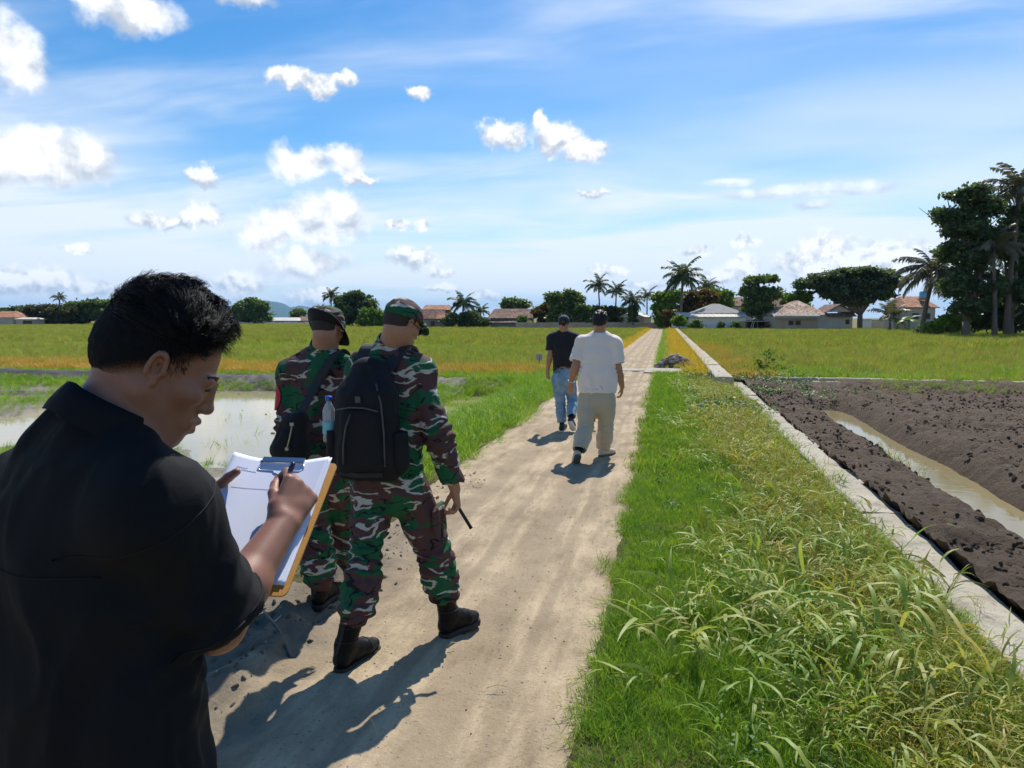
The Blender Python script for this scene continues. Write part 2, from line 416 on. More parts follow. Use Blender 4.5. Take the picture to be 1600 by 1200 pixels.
# left side
bank_relief = lambda X, Y: 0.03 * fbm2(X, Y, 2.0, 4, 3.0) + 0.05 * clods(X, Y, 4.0) * (1 - sstep(Y, 5.0, 8.0)) - 0.012
patch('left_bank', np.arange(-5.2, -2.0, 0.06), np.concatenate([np.arange(-1.5, 12, 0.06), grow(12, 110, 0.1, 1.02, 2.0)]), bank_relief, M_EARTH)
pond_relief = lambda X, Y: 0.02 * clods(X, Y, 2.5) + 0.07 * np.exp(-((Y - 17.4) / 0.6) ** 2) * clods(X, Y, 3.0)
patch('paddy_bed', np.concatenate([-np.geomspace(45, 12.2, 120), np.arange(-12, -4.9, 0.07)]), np.concatenate([np.arange(-1.5, 20.2, 0.09)]), pond_relief, M_BED, dz=0.002)
patch('left_field', np.concatenate([-np.geomspace(230, 30, 60), np.arange(-29.5, -2.8, 0.5)]), grow(19.6, 210, 0.25, 1.03, 3), lambda X, Y: 0.04 * fbm2(X, Y, 0.8, 3, 2.0) - 0.01, M_FIELDSOIL)
# right side
patch('right_verge', np.arange(-0.45, 1.75, 0.06), grow(-1.5, 110, 0.06, 1.008, 1.2), lambda X, Y: 0.035 * fbm2(X, Y, 1.7, 4, 3.0) + 0.01 - 0.03 * (1 - sstep(X, -0.45, -0.2)), M_EARTH)
soil_relief = lambda X, Y: (0.085 * clods(X, Y, 2.6) + 0.06 * clods(X, Y, 7.0)) * (1 - 0.8 * np.exp(-((X - 3.33) / 0.42) ** 2)) - 0.02
patch('ploughed_soil', np.concatenate([np.arange(1.84, 9.0, 0.045), grow(9.0, 26, 0.06, 1.02, 0.3)]), grow(1.0, 18.9, 0.04, 1.003, 0.09), soil_relief, M_SOIL)
patch('right_field', np.concatenate([np.arange(1.5, 30, 0.6), np.geomspace(31, 120, 30)]), grow(19.9, 112, 0.25, 1.03, 2), lambda X, Y: 0.04 * fbm2(X, Y, 0.8, 3, 2.0), M_FIELDSOIL)

def water_mat(name, tint, rough=0.06):
    def f(g):
        p = geo_pos(g)
        b = g.n('ShaderNodeBump', {'Height': g.noise(g.mapping(p, scale=(1, 2.2, 1)), 3.5, 3, 0.5), 'Strength': 0.06, 'Distance': 0.02}).outputs[0]
        c = g.mix(g.noise(p, 0.5, 4, 0.6), tint, tuple(min(1, k * 1.35) for k in tint))
        return g.n('ShaderNodeBsdfPrincipled', {'Base Color': c, 'Roughness': rough, 'IOR': 1.33, 'Specular IOR Level': 0.5, 'Normal': b}).outputs[0]
    return material(name, f)
M_WATER = water_mat('muddy paddy water', (0.30, 0.25, 0.15))
M_CANAL = water_mat('muddy ditch water', (0.215, 0.175, 0.085))
def sheet(name, x0, x1, y0, y1, z, m):
    V = [(x0, y0, z), (x1, y0, z), (x1, y1, z), (x0, y1, z)]
    return tag(add(name, mesh_np(name, V, [(0, 1, 2, 3)], False), m), kind='structure')
sheet('paddy_water', -44, -3.9, -1.4, 17.2, -0.30, M_WATER)
sheet('ditch_water', 2.7, 4.1, 1.2, 17.0, -0.37, M_CANAL)

# ------------------------------------------------------------------ concrete channel walls
def conc_f(g):
    p = geo_pos(g)
    n = g.noise(p, 2.0, 8, 0.65); m = g.noise(p, 28.0, 5, 0.65)
    c = g.mix(n, (0.27, 0.235, 0.17), (0.56, 0.51, 0.41))
    c = g.mix(g.smooth(m, 0.56, 0.70), c, (0.17, 0.15, 0.105))
    c = g.mix(g.math('MULTIPLY', g.smooth(g.noise(p, 3.4, 6, .7), .52, .66), .55), c, (0.20, 0.17, 0.115))
    b = g.n('ShaderNodeBump', {'Height': g.noise(p, 35.0, 7, 0.7), 'Strength': 0.5, 'Distance': 0.012}).outputs[0]
    return g.n('ShaderNodeBsdfPrincipled', {'Base Color': c, 'Roughness': 0.9, 'Normal': b, 'Specular IOR Level': 0.25}).outputs[0]
M_CONC = material('weathered concrete', conc_f)
def rough_box(name, x0, x1, y0, y1, z0, z1, step, mat, parent=None, wear=0.012, seed=0.0, bev=0.02):
    """a cast concrete length with worn, uneven edges: profile rings along its long axis"""
    along_y = (y1 - y0) >= (x1 - x0)
    L0, L1 = (y0, y1) if along_y else (x0, x1)
    a0, a1 = (x0, x1) if along_y else (y0, y1)
    n = max(2, int((L1 - L0) / step)); V = []; prof = []
    for t in np.linspace(0, 1, 6): prof.append((a0, z0 + (z1 - bev - z0) * t))
    for t in np.linspace(0, 1, 8): prof.append((a0 + bev + (a1 - a0 - 2 * bev) * t, z1))
    for t in np.linspace(0, 1, 6): prof.append((a1, z1 - bev + (z0 - z1 + bev) * t))
    prof = np.array(prof); k = len(prof)
    for i in range(n + 1):
        l = L0 + (L1 - L0) * i / n
        for a, z in prof: V.append((a, l, z) if along_y else (l, a, z))
    V = np.array(V)
    N = np.stack([fbm(V * 3.0 + seed, 4), fbm(V * 3.0 + 31 + seed, 4), fbm(V * 3.0 + 57 + seed, 4)], -1)
    V = V + N * wear
    Fq = [(i * k + j, i * k + j + 1, (i + 1) * k + j + 1, (i + 1) * k + j) for i in range(n) for j in range(k - 1)]
    Fq.append(tuple(range(k))); Fq.append(tuple(n * k + j for j in reversed(range(k))))
    return add(name, mesh_np(name, V, Fq, False), mat, parent)
near_wall = empty('channel_wall', (1.72, 1.0, 0))
tag(near_wall, 'long low pale concrete channel wall beside the grassy verge in the foreground', 'wall')
yy = 0.8
rr = random.Random(4)
while yy < 18.0:
    L = rr.uniform(2.4, 3.8); dz = rr.uniform(-0.012, 0.012); dx = rr.uniform(-0.012, 0.012)
    b = rough_box('wall_block', 1.57 + dx, 1.885 + dx, yy, min(yy + L - 0.005, 18.2), -0.5, 0.03 + dz, 0.06, M_CONC, None, 0.030, yy)
    b.parent = near_wall; b.matrix_parent_inverse = Matrix.Translation((-1.72, -1.0, 0))
    yy += L
far_wall = empty('channel_wall', (1.4, 17, 0))
tag(far_wall, 'raised concrete channel wall running back between the golden grass and the right-hand field', 'wall')
yy = 17.1
while yy < 104:
    L = rr.uniform(2.6, 3.6) * (1 + yy / 60)
    b = rough_box('wall_block', 1.16, 1.56, yy, yy + L - 0.015, -0.5, 0.25 + rr.uniform(-0.012, 0.012), 0.2, M_CONC, None, 0.014, yy)
    b.parent = far_wall; b.matrix_parent_inverse = Matrix.Translation((-1.4, -17, 0))
    yy += L
cross = empty('channel_wall', (12, 19, 0))
tag(cross, 'pale concrete channel running sideways between the ploughed soil and the right-hand field', 'wall')
for (y0, y1, zt) in ((18.75, 18.98, 0.03), (19.62, 19.86, 0.05)):
    xx = 3.6 if y0 < 19 else 2.4
    while xx < 27:
        L = rr.uniform(3.0, 4.2)
        b = rough_box('wall_block', xx, xx + L - 0.015, y0, y1, -0.55, zt + rr.uniform(-0.012, 0.012), 0.15, M_CONC, None, 0.014, xx)
        b.parent = cross; b.matrix_parent_inverse = Matrix.Translation((-12, -19, 0))
        xx += L
slab = rough_box('concrete_slab', -0.60, 0.52, 20.7, 22.6, -0.12, 0.06, 0.15, M_CONC, None, 0.012, 3.0)
tag(slab, 'flat pale concrete slab bridging the verge beside the track', 'slab')
strip = rough_box('concrete_strip', -2.3, -0.63, 21.7, 22.5, -0.2, 0.028, 0.15, M_CONC, None, 0.006, 8.0)
tag(strip, 'thin concrete strip set across the dirt track beside the slab', 'slab')
# ------------------------------------------------------------------ grass, scattered as stuff
def tuft_mesh(name, rng, n, h, spread, lean, w, segs=3, curl=0.5, fold=0.0):
    """n blades rising from a small base; each a tapered, bent strip"""
    V, Fq = [], []
    for _ in range(n):
        a = rng.uniform(0, 2 * math.pi); r = spread * math.sqrt(rng.random())
        bx, by = r * math.cos(a), r * math.sin(a)
        da = a + rng.uniform(-1.2, 1.2); L = h * rng.uniform(0.55, 1.1); ln = lean * rng.uniform(0.3, 1.4); cu = curl * rng.uniform(0.4, 1.5)
        wd = w * rng.uniform(0.7, 1.2); sx, sy = -math.sin(da), math.cos(da)
        tw = rng.uniform(-0.8, 0.8); sx, sy = sx * math.cos(tw) - sy * math.sin(tw), sx * math.sin(tw) + sy * math.cos(tw)
        b = len(V); x = y = z = 0.0; ang = ln * 0.4
        for s in range(segs + 1):
            t = s / segs
            ww = wd * (0.55 + 0.9 * t) * (1 - t ** 2.2) if s < segs else wd * 0.04
            px, py = bx + x * math.cos(da), by + x * math.sin(da)
            V.append((px - sx * ww, py - sy * ww, z)); V.append((px + sx * ww, py + sy * ww, z))
            ang += (ln * 0.5 + cu) / segs
            x += math.sin(ang) * L / segs; z += math.cos(ang) * L / segs
        for s in range(segs): Fq.append((b + 2 * s, b + 2 * s + 1, b + 2 * s + 3, b + 2 * s + 2))
    return mesh_np(name, V, np.array(Fq), True)
def cane_mesh(name, rng, nst, L):
    """sprawling broad-leaved grass: thin canes with long arching leaves set along them"""
    V, Fq = [], []
    def strip(pts, ws, side):
        b = len(V)
        for p, w in zip(pts, ws): V.append(tuple(p - side * w)); V.append(tuple(p + side * w))
        for s in range(len(pts) - 1): Fq.append((b + 2 * s, b + 2 * s + 1, b + 2 * s + 3, b + 2 * s + 2))
    for _ in range(nst):
        az = rng.uniform(0, 2 * math.pi); p = Vector((rng.uniform(-.05, .05), rng.uniform(-.05, .05), 0)); el = rng.uniform(0.6, 1.35)
        n = rng.randint(4, 6); st = L * rng.uniform(0.6, 1.1) / n; pts = [p.copy()]
        for i in range(n):
            dv = Vector((math.cos(az) * math.cos(el), math.sin(az) * math.cos(el), math.sin(el))); p = p + dv * st; pts.append(p.copy())
            el -= rng.uniform(0.05, 0.28); az += rng.uniform(-.25, .25)
            if i >= 1 or rng.random() < .5:
                la = az + rng.choice((-1, 1)) * rng.uniform(0.3, 1.3); le = rng.uniform(0.2, 1.0); ll = L * rng.uniform(0.38, 0.7); q = p.copy(); lp = [q.copy()]
                for k in range(5):
                    q = q + Vector((math.cos(la) * math.cos(le), math.sin(la) * math.cos(le), math.sin(le))) * ll / 5; lp.append(q.copy()); le -= rng.uniform(0.1, 0.5)
                sd = Vector((-math.sin(la), math.cos(la), rng.uniform(-.5, .5))).normalized(); w = L * rng.uniform(.012, .021)
                strip(lp, [w * .55, w, w, w * .8, w * .5, w * .05], sd)
        sd = Vector((-math.sin(az), math.cos(az), 0)); strip(pts, [L * .005] * len(pts), sd)
        strip(pts, [L * .005] * len(pts), Vector((0, 0, 1)))
    return mesh_np(name, V, np.array(Fq), True)
def broad_mesh(name, rng, n, h, leaf):
    """low leafy weed: short stems with oval leaves"""
    V, Fq = [], []
    for _ in range(n):
        a = rng.uniform(0, 6.28); r = h * 0.9 * math.sqrt(rng.random()); z = h * rng.uniform(.15, 1.0); c = Vector((r * math.cos(a), r * math.sin(a), z))
        d = Vector((rng.uniform(-1, 1), rng.uniform(-1, 1), rng.uniform(-.2, .7))).normalized(); s = d.cross(Vector((rng.uniform(-.5, .5), rng.uniform(-.5, .5), 1))).normalized()
        l = leaf * rng.uniform(.6, 1.2); w = l * .36; b = len(V)
        up = s.cross(d) * l * .08
        for p in (c, c + d * l * .4 + s * w + up, c + d * l, c + d * l * .4 - s * w + up): V.append(tuple(p))
        Fq.append((b, b + 1, b + 2, b + 3))
    return mesh_np(name, V, np.array(Fq), True)
def library(name, meshes, mat):
    c = bpy.data.collections.new(name)
    for i, me in enumerate(meshes):
        me.materials.append(mat)
        o = bpy.data.objects.new(name + '_piece', me); c.objects.link(o)
    return c
def scatter(name, pts, lib, rng, smin=0.8, smax=1.25, tilt=0.15, label=None, cat=None, flat=False, power=1.0):
    """one object whose geometry nodes put a random piece of the library on each point"""
    n = len(pts); me = bpy.data.meshes.new(name)
    me.vertices.add(n); me.vertices.foreach_set('co', np.asarray(pts, np.float32).ravel())
    rot = np.stack([rng.normal(0, tilt, n), rng.normal(0, tilt, n), rng.uniform(0, 6.283, n)], -1).astype(np.float32)
    if flat: rot[:, :2] = rng.uniform(0, 6.28, (n, 2))
    a = me.attributes.new('rot', 'FLOAT_VECTOR', 'POINT'); a.data.foreach_set('vector', rot.ravel())
    a = me.attributes.new('scl', 'FLOAT', 'POINT'); a.data.foreach_set('value', (smin + (smax - smin) * rng.uniform(0, 1, n) ** power).astype(np.float32))
    a = me.attributes.new('pick', 'INT', 'POINT'); a.data.foreach_set('value', rng.randint(0, len(lib.objects), n).astype(np.int32))
    o = add(name, me)
    ng = bpy.data.node_groups.new(name, 'GeometryNodeTree')
    ng.interface.new_socket('Geometry', in_out='INPUT', socket_type='NodeSocketGeometry')
    ng.interface.new_socket('Geometry', in_out='OUTPUT', socket_type='NodeSocketGeometry')
    gi, go = ng.nodes.new('NodeGroupInput'), ng.nodes.new('NodeGroupOutput')
    ci = ng.nodes.new('GeometryNodeCollectionInfo'); ci.inputs['Collection'].default_value = lib
    ci.inputs['Separate Children'].default_value = True; ci.inputs['Reset Children'].default_value = True
    ip = ng.nodes.new('GeometryNodeInstanceOnPoints'); ip.inputs['Pick Instance'].default_value = True
    def attr(nm, ty):
        nd = ng.nodes.new('GeometryNodeInputNamedAttribute'); nd.data_type = ty; nd.inputs['Name'].default_value = nm
        return [s for s in nd.outputs if s.enabled and s.name == 'Attribute'][0]
    L = ng.links.new
    L(gi.outputs[0], ip.inputs['Points']); L(ci.outputs[0], ip.inputs['Instance'])
    L(attr('pick', 'INT'), ip.inputs['Instance Index']); L(attr('rot', 'FLOAT_VECTOR'), ip.inputs['Rotation']); L(attr('scl', 'FLOAT'), ip.inputs['Scale'])
    L(ip.outputs[0], go.inputs[0])
    md = o.modifiers.new('scatter', 'NODES'); md.node_group = ng
    tag(o, label, cat, kind='stuff')
    return o
def sprinkle(rng, x0, x1, y0, y1, dens, keep=None, z=None, dz=0.0, view=True):
    """random ground points; dens(y) per square metre; only where the picture (with a margin) can look"""
    out = []; y = y0
    while y < y1:
        st = max(0.5, y * 0.04); ye = min(y + st, y1)
        n = rng.poisson(dens(0.5 * (y + ye)) * (x1 - x0) * (ye - y))
        if n: out.append(np.stack([rng.uniform(x0, x1, n), rng.uniform(y, ye, n)], -1))
        y = ye
    P = np.concatenate(out) if out else np.zeros((0, 2))
    if view:
        c, s = math.cos(YAW), math.sin(YAW)
        fwd = -P[:, 0] * s + P[:, 1] * c; rgt = P[:, 0] * c + P[:, 1] * s
        P = P[(fwd > 0.6) & (np.abs(rgt) < fwd * 0.85 + 1.5)]
    if keep is not None: P = P[keep(P[:, 0], P[:, 1]) > rng.uniform(0, 1, len(P))]
    zz = ground_h(P[:, 0], P[:, 1]) if z is None else (ground_h(P[:, 0], P[:, 1]) + z(P[:, 0], P[:, 1]) if callable(z) else np.full(len(P), z))
    return np.column_stack([P, zz + dz])

R1 = random.Random(7); RN = np.random.RandomState(5)
M_TURF = leafy('short green turf', [(0.12, 0.24, 0.018), (0.22, 0.38, 0.03), (0.36, 0.44, 0.06)], pscale=1.6, rnd=.7)
M_CANE = leafy('broad-leaved grass', [(0.11, 0.23, 0.022), (0.23, 0.36, 0.05), (0.38, 0.43, 0.09), (0.55, 0.44, 0.15)], pscale=1.5, rough=0.5, spec=0.35)
M_DRY = leafy('dry yellow grass', [(0.42, 0.27, 0.07), (0.45, 0.37, 0.07), (0.28, 0.33, 0.04), (0.56, 0.42, 0.15)], pscale=1.8, trans=0.35)
M_GOLD = leafy('golden ripe grass', [(0.72, 0.38, 0.02), (0.68, 0.46, 0.03), (0.42, 0.42, 0.03)], pscale=0.8, trans=0.35)
M_ORANGE = leafy('dry orange stubble', [(0.58, 0.30, 0.07), (0.64, 0.40, 0.07), (0.42, 0.36, 0.05)], pscale=0.7, trans=0.3)
M_BANK = leafy('fresh bank grass', [(0.13, 0.28, 0.016), (0.24, 0.40, 0.028), (0.34, 0.44, 0.045)], pscale=0.9)
M_RICE = leafy('rice stubble', [(0.18, 0.27, 0.026), (0.33, 0.42, 0.05), (0.52, 0.49, 0.10), (0.28, 0.19, 0.07), (0.29, 0.42, 0.035), (0.48, 0.45, 0.08)], pscale=0.30, trans=0.35, rnd=1.0)
M_WEED = leafy('leafy weeds', [(0.035, 0.09, 0.018), (0.08, 0.17, 0.025), (0.16, 0.24, 0.04)], pscale=1.2, trans=0.3)

def LIBS():
    g = {}
    g['turf'] = library('turf_tuft', [tuft_mesh('turf_tuft', R1, 26, 0.085, 0.05, 0.7, 0.0016, 3, 0.5) for _ in range(5)], M_TURF)
    g['turf_far'] = library('turf_tuft_wide', [tuft_mesh('turf_tuft_wide', R1, 22, 0.10, 0.10, 0.6, 0.004, 2, 0.4) for _ in range(4)], M_TURF)
    g['cane'] = library('cane_grass', [cane_mesh('cane_grass', R1, 4, 0.34) for _ in range(7)], M_CANE)
    g['dry'] = library('dry_tuft', [tuft_mesh('dry_tuft', R1, 16, 0.20, 0.05, 1.2, 0.0026, 4, 1.0) for _ in range(5)], M_DRY)
    g['straw'] = library('straw', [cane_mesh('straw', R1, 3, 0.27) for _ in range(5)], M_DRY)
    g['gold'] = library('gold_tuft', [tuft_mesh('gold_tuft', R1, 26, 0.30, 0.12, 0.5, 0.006, 3, 0.6) for _ in range(4)], M_GOLD)
    g['orange'] = library('orange_tuft', [tuft_mesh('orange_tuft', R1, 26, 0.26, 0.12, 0.6, 0.006, 3, 0.6) for _ in range(4)], M_ORANGE)
    g['bank'] = library('bank_tuft', [tuft_mesh('bank_tuft', R1, 26, 0.24, 0.10, 0.6, 0.0045, 3, 0.7) for _ in range(5)], M_BANK)
    g['rice'] = library('rice_tuft', [tuft_mesh('rice_tuft', R1, 22, 0.30, 0.09, 0.45, 0.005, 2, 0.4) for _ in range(5)], M_RICE)
    g['rice_far'] = library('rice_clump', [tuft_mesh('rice_clump', R1, 26, 0.42, 0.24, 0.4, 0.015, 2, 0.3) for _ in range(4)], M_RICE)
    g['sprout'] = library('water_sprout', [tuft_mesh('water_sprout', R1, 7, 0.24, 0.10, 0.7, 0.004, 3, 0.7) for _ in range(4)], M_BANK)
    g['weed'] = library('weed', [broad_mesh('weed', R1, 60, 0.26, 0.075) for _ in range(4)], M_WEED)
    return g
LIB = LIBS()
def edge_noise(x, y, f, z): return fbm2(x, y, f, 3, z)
# right verge in the foreground
tuf = lambda x, y: (1 - sstep(x + 0.35 * edge_noise(x, y, 1.1, 1.0), 0.30, 0.95)) * sstep(x + 0.10 * edge_noise(x, y, 2.5, 8.0), -0.36, -0.20)
scatter('short_grass', sprinkle(RN, -0.5, 1.55, 1.2, 7, lambda y: 900, lambda x, y: np.maximum(tuf(x, y), .45 * (x > 0))), LIB['turf'], RN, 0.7, 1.35, 0.25, 'short bright green turf along the right edge of the track in the foreground', 'grass')
scatter('short_grass', sprinkle(RN, -0.5, 1.6, 7, 21, lambda y: 260, lambda x, y: np.maximum(tuf(x, y), 0.35 * (x > -.2))), LIB['turf_far'], RN, 0.7, 1.3, 0.25, 'short green turf on the right verge farther up towards the slab', 'grass')
can = lambda x, y: sstep(x + 0.45 * edge_noise(x, y, 0.9, 2.0), 0.05, 0.75) * (1 - 0.95 * sstep(x, 1.05, 1.45))
scatter('reed_grass', sprinkle(RN, -0.1, 1.75, 1.2, 19, lambda y: 26, lambda x, y: can(x, y) * (edge_noise(x, y, .9, 31.) > -.05)), LIB['cane'], RN, 0.45, 1.1, 0.25, 'broad-leaved sprawling green grass on the right verge', 'grass')
scatter('long_leaf_grass', sprinkle(RN, -0.05, 1.5, 1.3, 5.0, lambda y: 11, lambda x, y: (edge_noise(x, y, 1.3, 21.0) > -0.1) * 1.0), LIB['cane'], RN, 1.0, 1.7, 0.3, 'long broad grass leaves arching over the turf in the near foreground', 'grass')
dr = lambda x, y: sstep(x + 0.5 * edge_noise(x, y, 0.8, 3.0), 0.35, 1.05) * (1 - 0.95 * sstep(x, 1.32, 1.56))
scatter('dry_grass', sprinkle(RN, 0.2, 1.7, 1.2, 19, lambda y: 260, dr), LIB['dry'], RN, 0.5, 1.2, 0.35, 'dry yellowing grass along the near concrete wall', 'grass')
scatter('straw', sprinkle(RN, 0.2, 1.5, 1.2, 17, lambda y: 80, dr, dz=0.02), LIB['straw'], RN, 0.4, 1.0, 0.5, 'dead straw lying over the verge beside the near wall', 'grass')
scatter('leafy_weeds', sprinkle(RN, 0.5, 1.7, 11, 20, lambda y: 20, lambda x, y: (edge_noise(x, y, 0.8, 6.0) > -0.05) * 1.0), LIB['weed'], RN, 0.4, 0.9, 0.2, 'dark leafy weeds at the end of the near wall', 'weeds')
scatter('verge_weeds', sprinkle(RN, -0.2, 1.3, 1.4, 12, lambda y: 7, lambda x, y: (edge_noise(x, y, 1.7, 14.0) > 0.1) * 1.0), LIB['weed'], RN, 0.12, 0.38, 0.2, 'small leafy weeds mixed through the right verge', 'weeds')
scatter('dead_grass', sprinkle(RN, -0.35, 0.8, 1.4, 12, lambda y: 90, lambda x, y: (edge_noise(x, y, 1.4, 17.0) > 0.18) * 1.0), LIB['dry'], RN, 0.25, 0.6, 0.6, 'dead tufts in the green turf beside the track', 'grass')
scatter('track_tufts', sprinkle(RN, -0.85, -0.3, 1.6, 16, lambda y: 16, lambda x, y: sstep(x + .3 * edge_noise(x, y, 1.1, 9.0), -.75, -.35) * (edge_noise(x, y, .9, 19.) > 0)), LIB['turf'], RN, 0.5, 1.0, 0.3, 'scattered turf tufts creeping onto the right edge of the track', 'grass')
# far right verge: green by the track, golden by the wall
scatter('golden_grass', sprinkle(RN, -0.3, 1.2, 19.5, 108, lambda y: 30 if y < 45 else 16, lambda x, y: sstep(x + .3 * edge_noise(x, y, .5, 1.), 0.05, 0.6) * (1 - (x < .6) * (y < 23.0))), LIB['gold'], RN, 0.8, 1.5, 0.15, 'golden ripe grass between the track and the far concrete wall', 'grass')
scatter('verge_grass', sprinkle(RN, -0.35, 0.9, 22.8, 108, lambda y: 36 if y < 45 else 18, lambda x, y: 1 - sstep(x + .3 * edge_noise(x, y, .5, 1.), 0.1, 0.7)), LIB['bank'], RN, 0.5, 1.0, 0.15, 'green grass edging the right side of the track beyond the slab', 'grass')
# left bank
bk = lambda x, y: sstep(-(x + 0.28 * edge_noise(x, y, 0.8, 2.0)), 2.10, 2.55) * sstep(y + 1.2 * edge_noise(x, y, .6, 4.), 4.8, 6.6) * (1 - sstep(-x + 0.5 * edge_noise(x, y, 0.7, 7.0), 4.1, 4.9) * (y < 16.6)) * (0.25 + .75 * (1 - np.exp(-((y - 17.5) / .5) ** 2) * (x < -3.6)))
scatter('bank_grass', sprinkle(RN, -7.5, -1.9, 4.5, 26, lambda y: 120 if y < 14 else 75, bk), LIB['bank'], RN, 0.5, 1.15, 0.2, 'bright green grass on the left bank of the track', 'grass')
scatter('verge_grass', sprinkle(RN, -3.6, -2.1, 24, 108, lambda y: 30 if y < 45 else 14), LIB['gold'], RN, 0.6, 1.0, 0.15, 'yellow grass edging the left side of the track into the distance', 'grass')
# paddy edge, bund and the dry band behind it
pd = lambda x, y: (ground_h(x, y) > -0.292) * (0.35 + 0.65 * (edge_noise(x, y, 0.7, 3.0) > 0.0)) * (y < 17.0)
scatter('paddy_grass', sprinkle(RN, -30, -4.0, 3.5, 17.0, lambda y: 60, pd, dz=.03), LIB['bank'], RN, 0.25, 0.65, 0.25, 'low green grass on the mud flats of the flooded paddy', 'grass')
scatter('paddy_sprouts', sprinkle(RN, -16, -4.0, 4, 16.5, lambda y: 4.0, lambda x, y: (edge_noise(x, y, 0.5, 5.0) > 0.0) * 1.0, z=-0.31), LIB['sprout'], RN, 0.4, 1.1, 0.35, 'sparse grass sprouts standing in the flooded paddy', 'grass')
scatter('bund_grass', sprinkle(RN, -42, -3.4, 17.75, 20.4, lambda y: 75), LIB['bank'], RN, 0.4, 0.9, 0.2, 'green grass on top of the bund behind the flooded paddy', 'grass')
og = lambda x, y: sstep(y + 1.5 * edge_noise(x, y, 0.4, 2.0), 19.9, 21.2) * (1 - sstep(y + 3.0 * edge_noise(x, y, 0.35, 3.0), 23.0, 26.0)) * (0.25 + 0.75 * (edge_noise(x, y, 0.25, 6.0) > -0.2))
scatter('orange_grass', sprinkle(RN, -45, -3.2, 19.6, 28, lambda y: 60, og), LIB['orange'], RN, 0.8, 1.4, 0.2, 'band of dry orange grass behind the bund on the left', 'grass')
gb = lambda x, y: 0.65 * (edge_noise(x, y, 0.22, 9.0) > 0.02)
scatter('fresh_rice', sprinkle(RN, -60, -2.8, 24, 52, lambda y: 9, gb), LIB['bank'], RN, 0.8, 1.5, 0.2, 'fresh green shoots among the stubble of the left field', 'grass')
scatter('rice_stubble', sprinkle(RN, -70, -2.9, 21.5, 48, lambda y: 20 if y < 34 else 11), LIB['rice'], RN, 0.8, 1.25, 0.15, 'yellow-green rice stubble covering the nearer left field', 'crop')
scatter('rice_stubble', sprinkle(RN, -230, -2.9, 44, 205, lambda y: 7 if y < 70 else (3.0 if y < 110 else 1.3)), LIB['rice_far'], RN, 0.8, 1.2, 0.1, 'yellow-green rice stubble of the left field running to the houses', 'crop')
scatter('flats_grass', sprinkle(RN, -32, -4.2, 14.2, 17.1, lambda y: 60, lambda x, y: (ground_h(x, y) > -0.34) * (edge_noise(x, y, 0.6, 12.0) > -0.3) * 1.0, dz=.05), LIB['bank'], RN, 0.4, 0.85, 0.25, 'low green growth on the wet margin before the bund', 'grass')
# right field
scatter('rice_stubble', sprinkle(RN, 1.7, 40, 20.3, 48, lambda y: 20 if y < 34 else 11), LIB['rice'], RN, 0.8, 1.25, 0.15, 'brownish green rice stubble covering the nearer right field', 'crop')
scatter('rice_stubble', sprinkle(RN, 1.7, 115, 44, 110, lambda y: 7 if y < 70 else 3.2), LIB['rice_far'], RN, 0.8, 1.2, 0.1, 'brownish green rice stubble of the right field running to the houses', 'crop')
fr = lambda x, y: (1 - sstep(y + 3 * edge_noise(x, y, 0.3, 2.0), 22.0, 26.0)) * (0.3 + .7 * (edge_noise(x, y, 0.3, 9.0) > -0.15))
scatter('fresh_rice', sprinkle(RN, 2.6, 26, 20.1, 30, lambda y: 36, fr), LIB['bank'], RN, 0.9, 1.6, 0.2, 'bright green fresh rice at the near edge of the right field', 'crop')
scatter('orange_grass', sprinkle(RN, 1.6, 4.2, 19.9, 105, lambda y: 26 if y < 45 else 12, lambda x, y: 1 - sstep(x + .6 * edge_noise(x, y, .4, 3.), 2.2, 3.6)), LIB['orange'], RN, 0.8, 1.3, 0.2, 'dry orange grass strip along the far wall beside the right field', 'grass')
scatter('junction_weeds', sprinkle(RN, 1.9, 4.6, 16.4, 20.4, lambda y: 12, lambda x, y: (edge_noise(x, y, 0.6, 4.0) > -0.25) * 1.0 * ((y < 18.6) | (x < 3.8))), LIB['weed'], RN, 0.35, 0.8, 0.2, 'bushy green weeds where the concrete channels meet', 'weeds')
scatter('canal_bank_weeds', sprinkle(RN, 4.0, 14, 16.8, 18.8, lambda y: 7, lambda x, y: (edge_noise(x, y, 0.5, 2.0) > -0.1) * 1.0), LIB['dry'], RN, 1.0, 2.0, 0.4, 'brown withered grass on the bank below the sideways channel', 'grass')
scatter('channel_edge_grass', sprinkle(RN, 2.4, 24, 17.4, 18.75, lambda y: 30, lambda x, y: (edge_noise(x, y, .5, 27.) > -.05) * 1.0, dz=.06), LIB['bank'], RN, 0.3, 0.8, 0.25, 'green grass along the foot of the sideways channel beyond the ploughed soil', 'grass')
scatter('ditch_grass', sprinkle(RN, 2.72, 3.12, 3.0, 11.5, lambda y: 70, lambda x, y: (edge_noise(x, y, 0.5, 8.0) > 0.0) * 1.0, z=-0.36), LIB['dry'], RN, 0.8, 1.7, 0.3, 'withered pale grass growing along the muddy ditch', 'grass')
scatter('soil_sprouts', sprinkle(RN, 3.9, 16, 3, 17, lambda y: 1.1), LIB['bank'], RN, 0.2, 0.5, 0.3, 'tiny green sprouts dotted over the ploughed soil', 'grass')

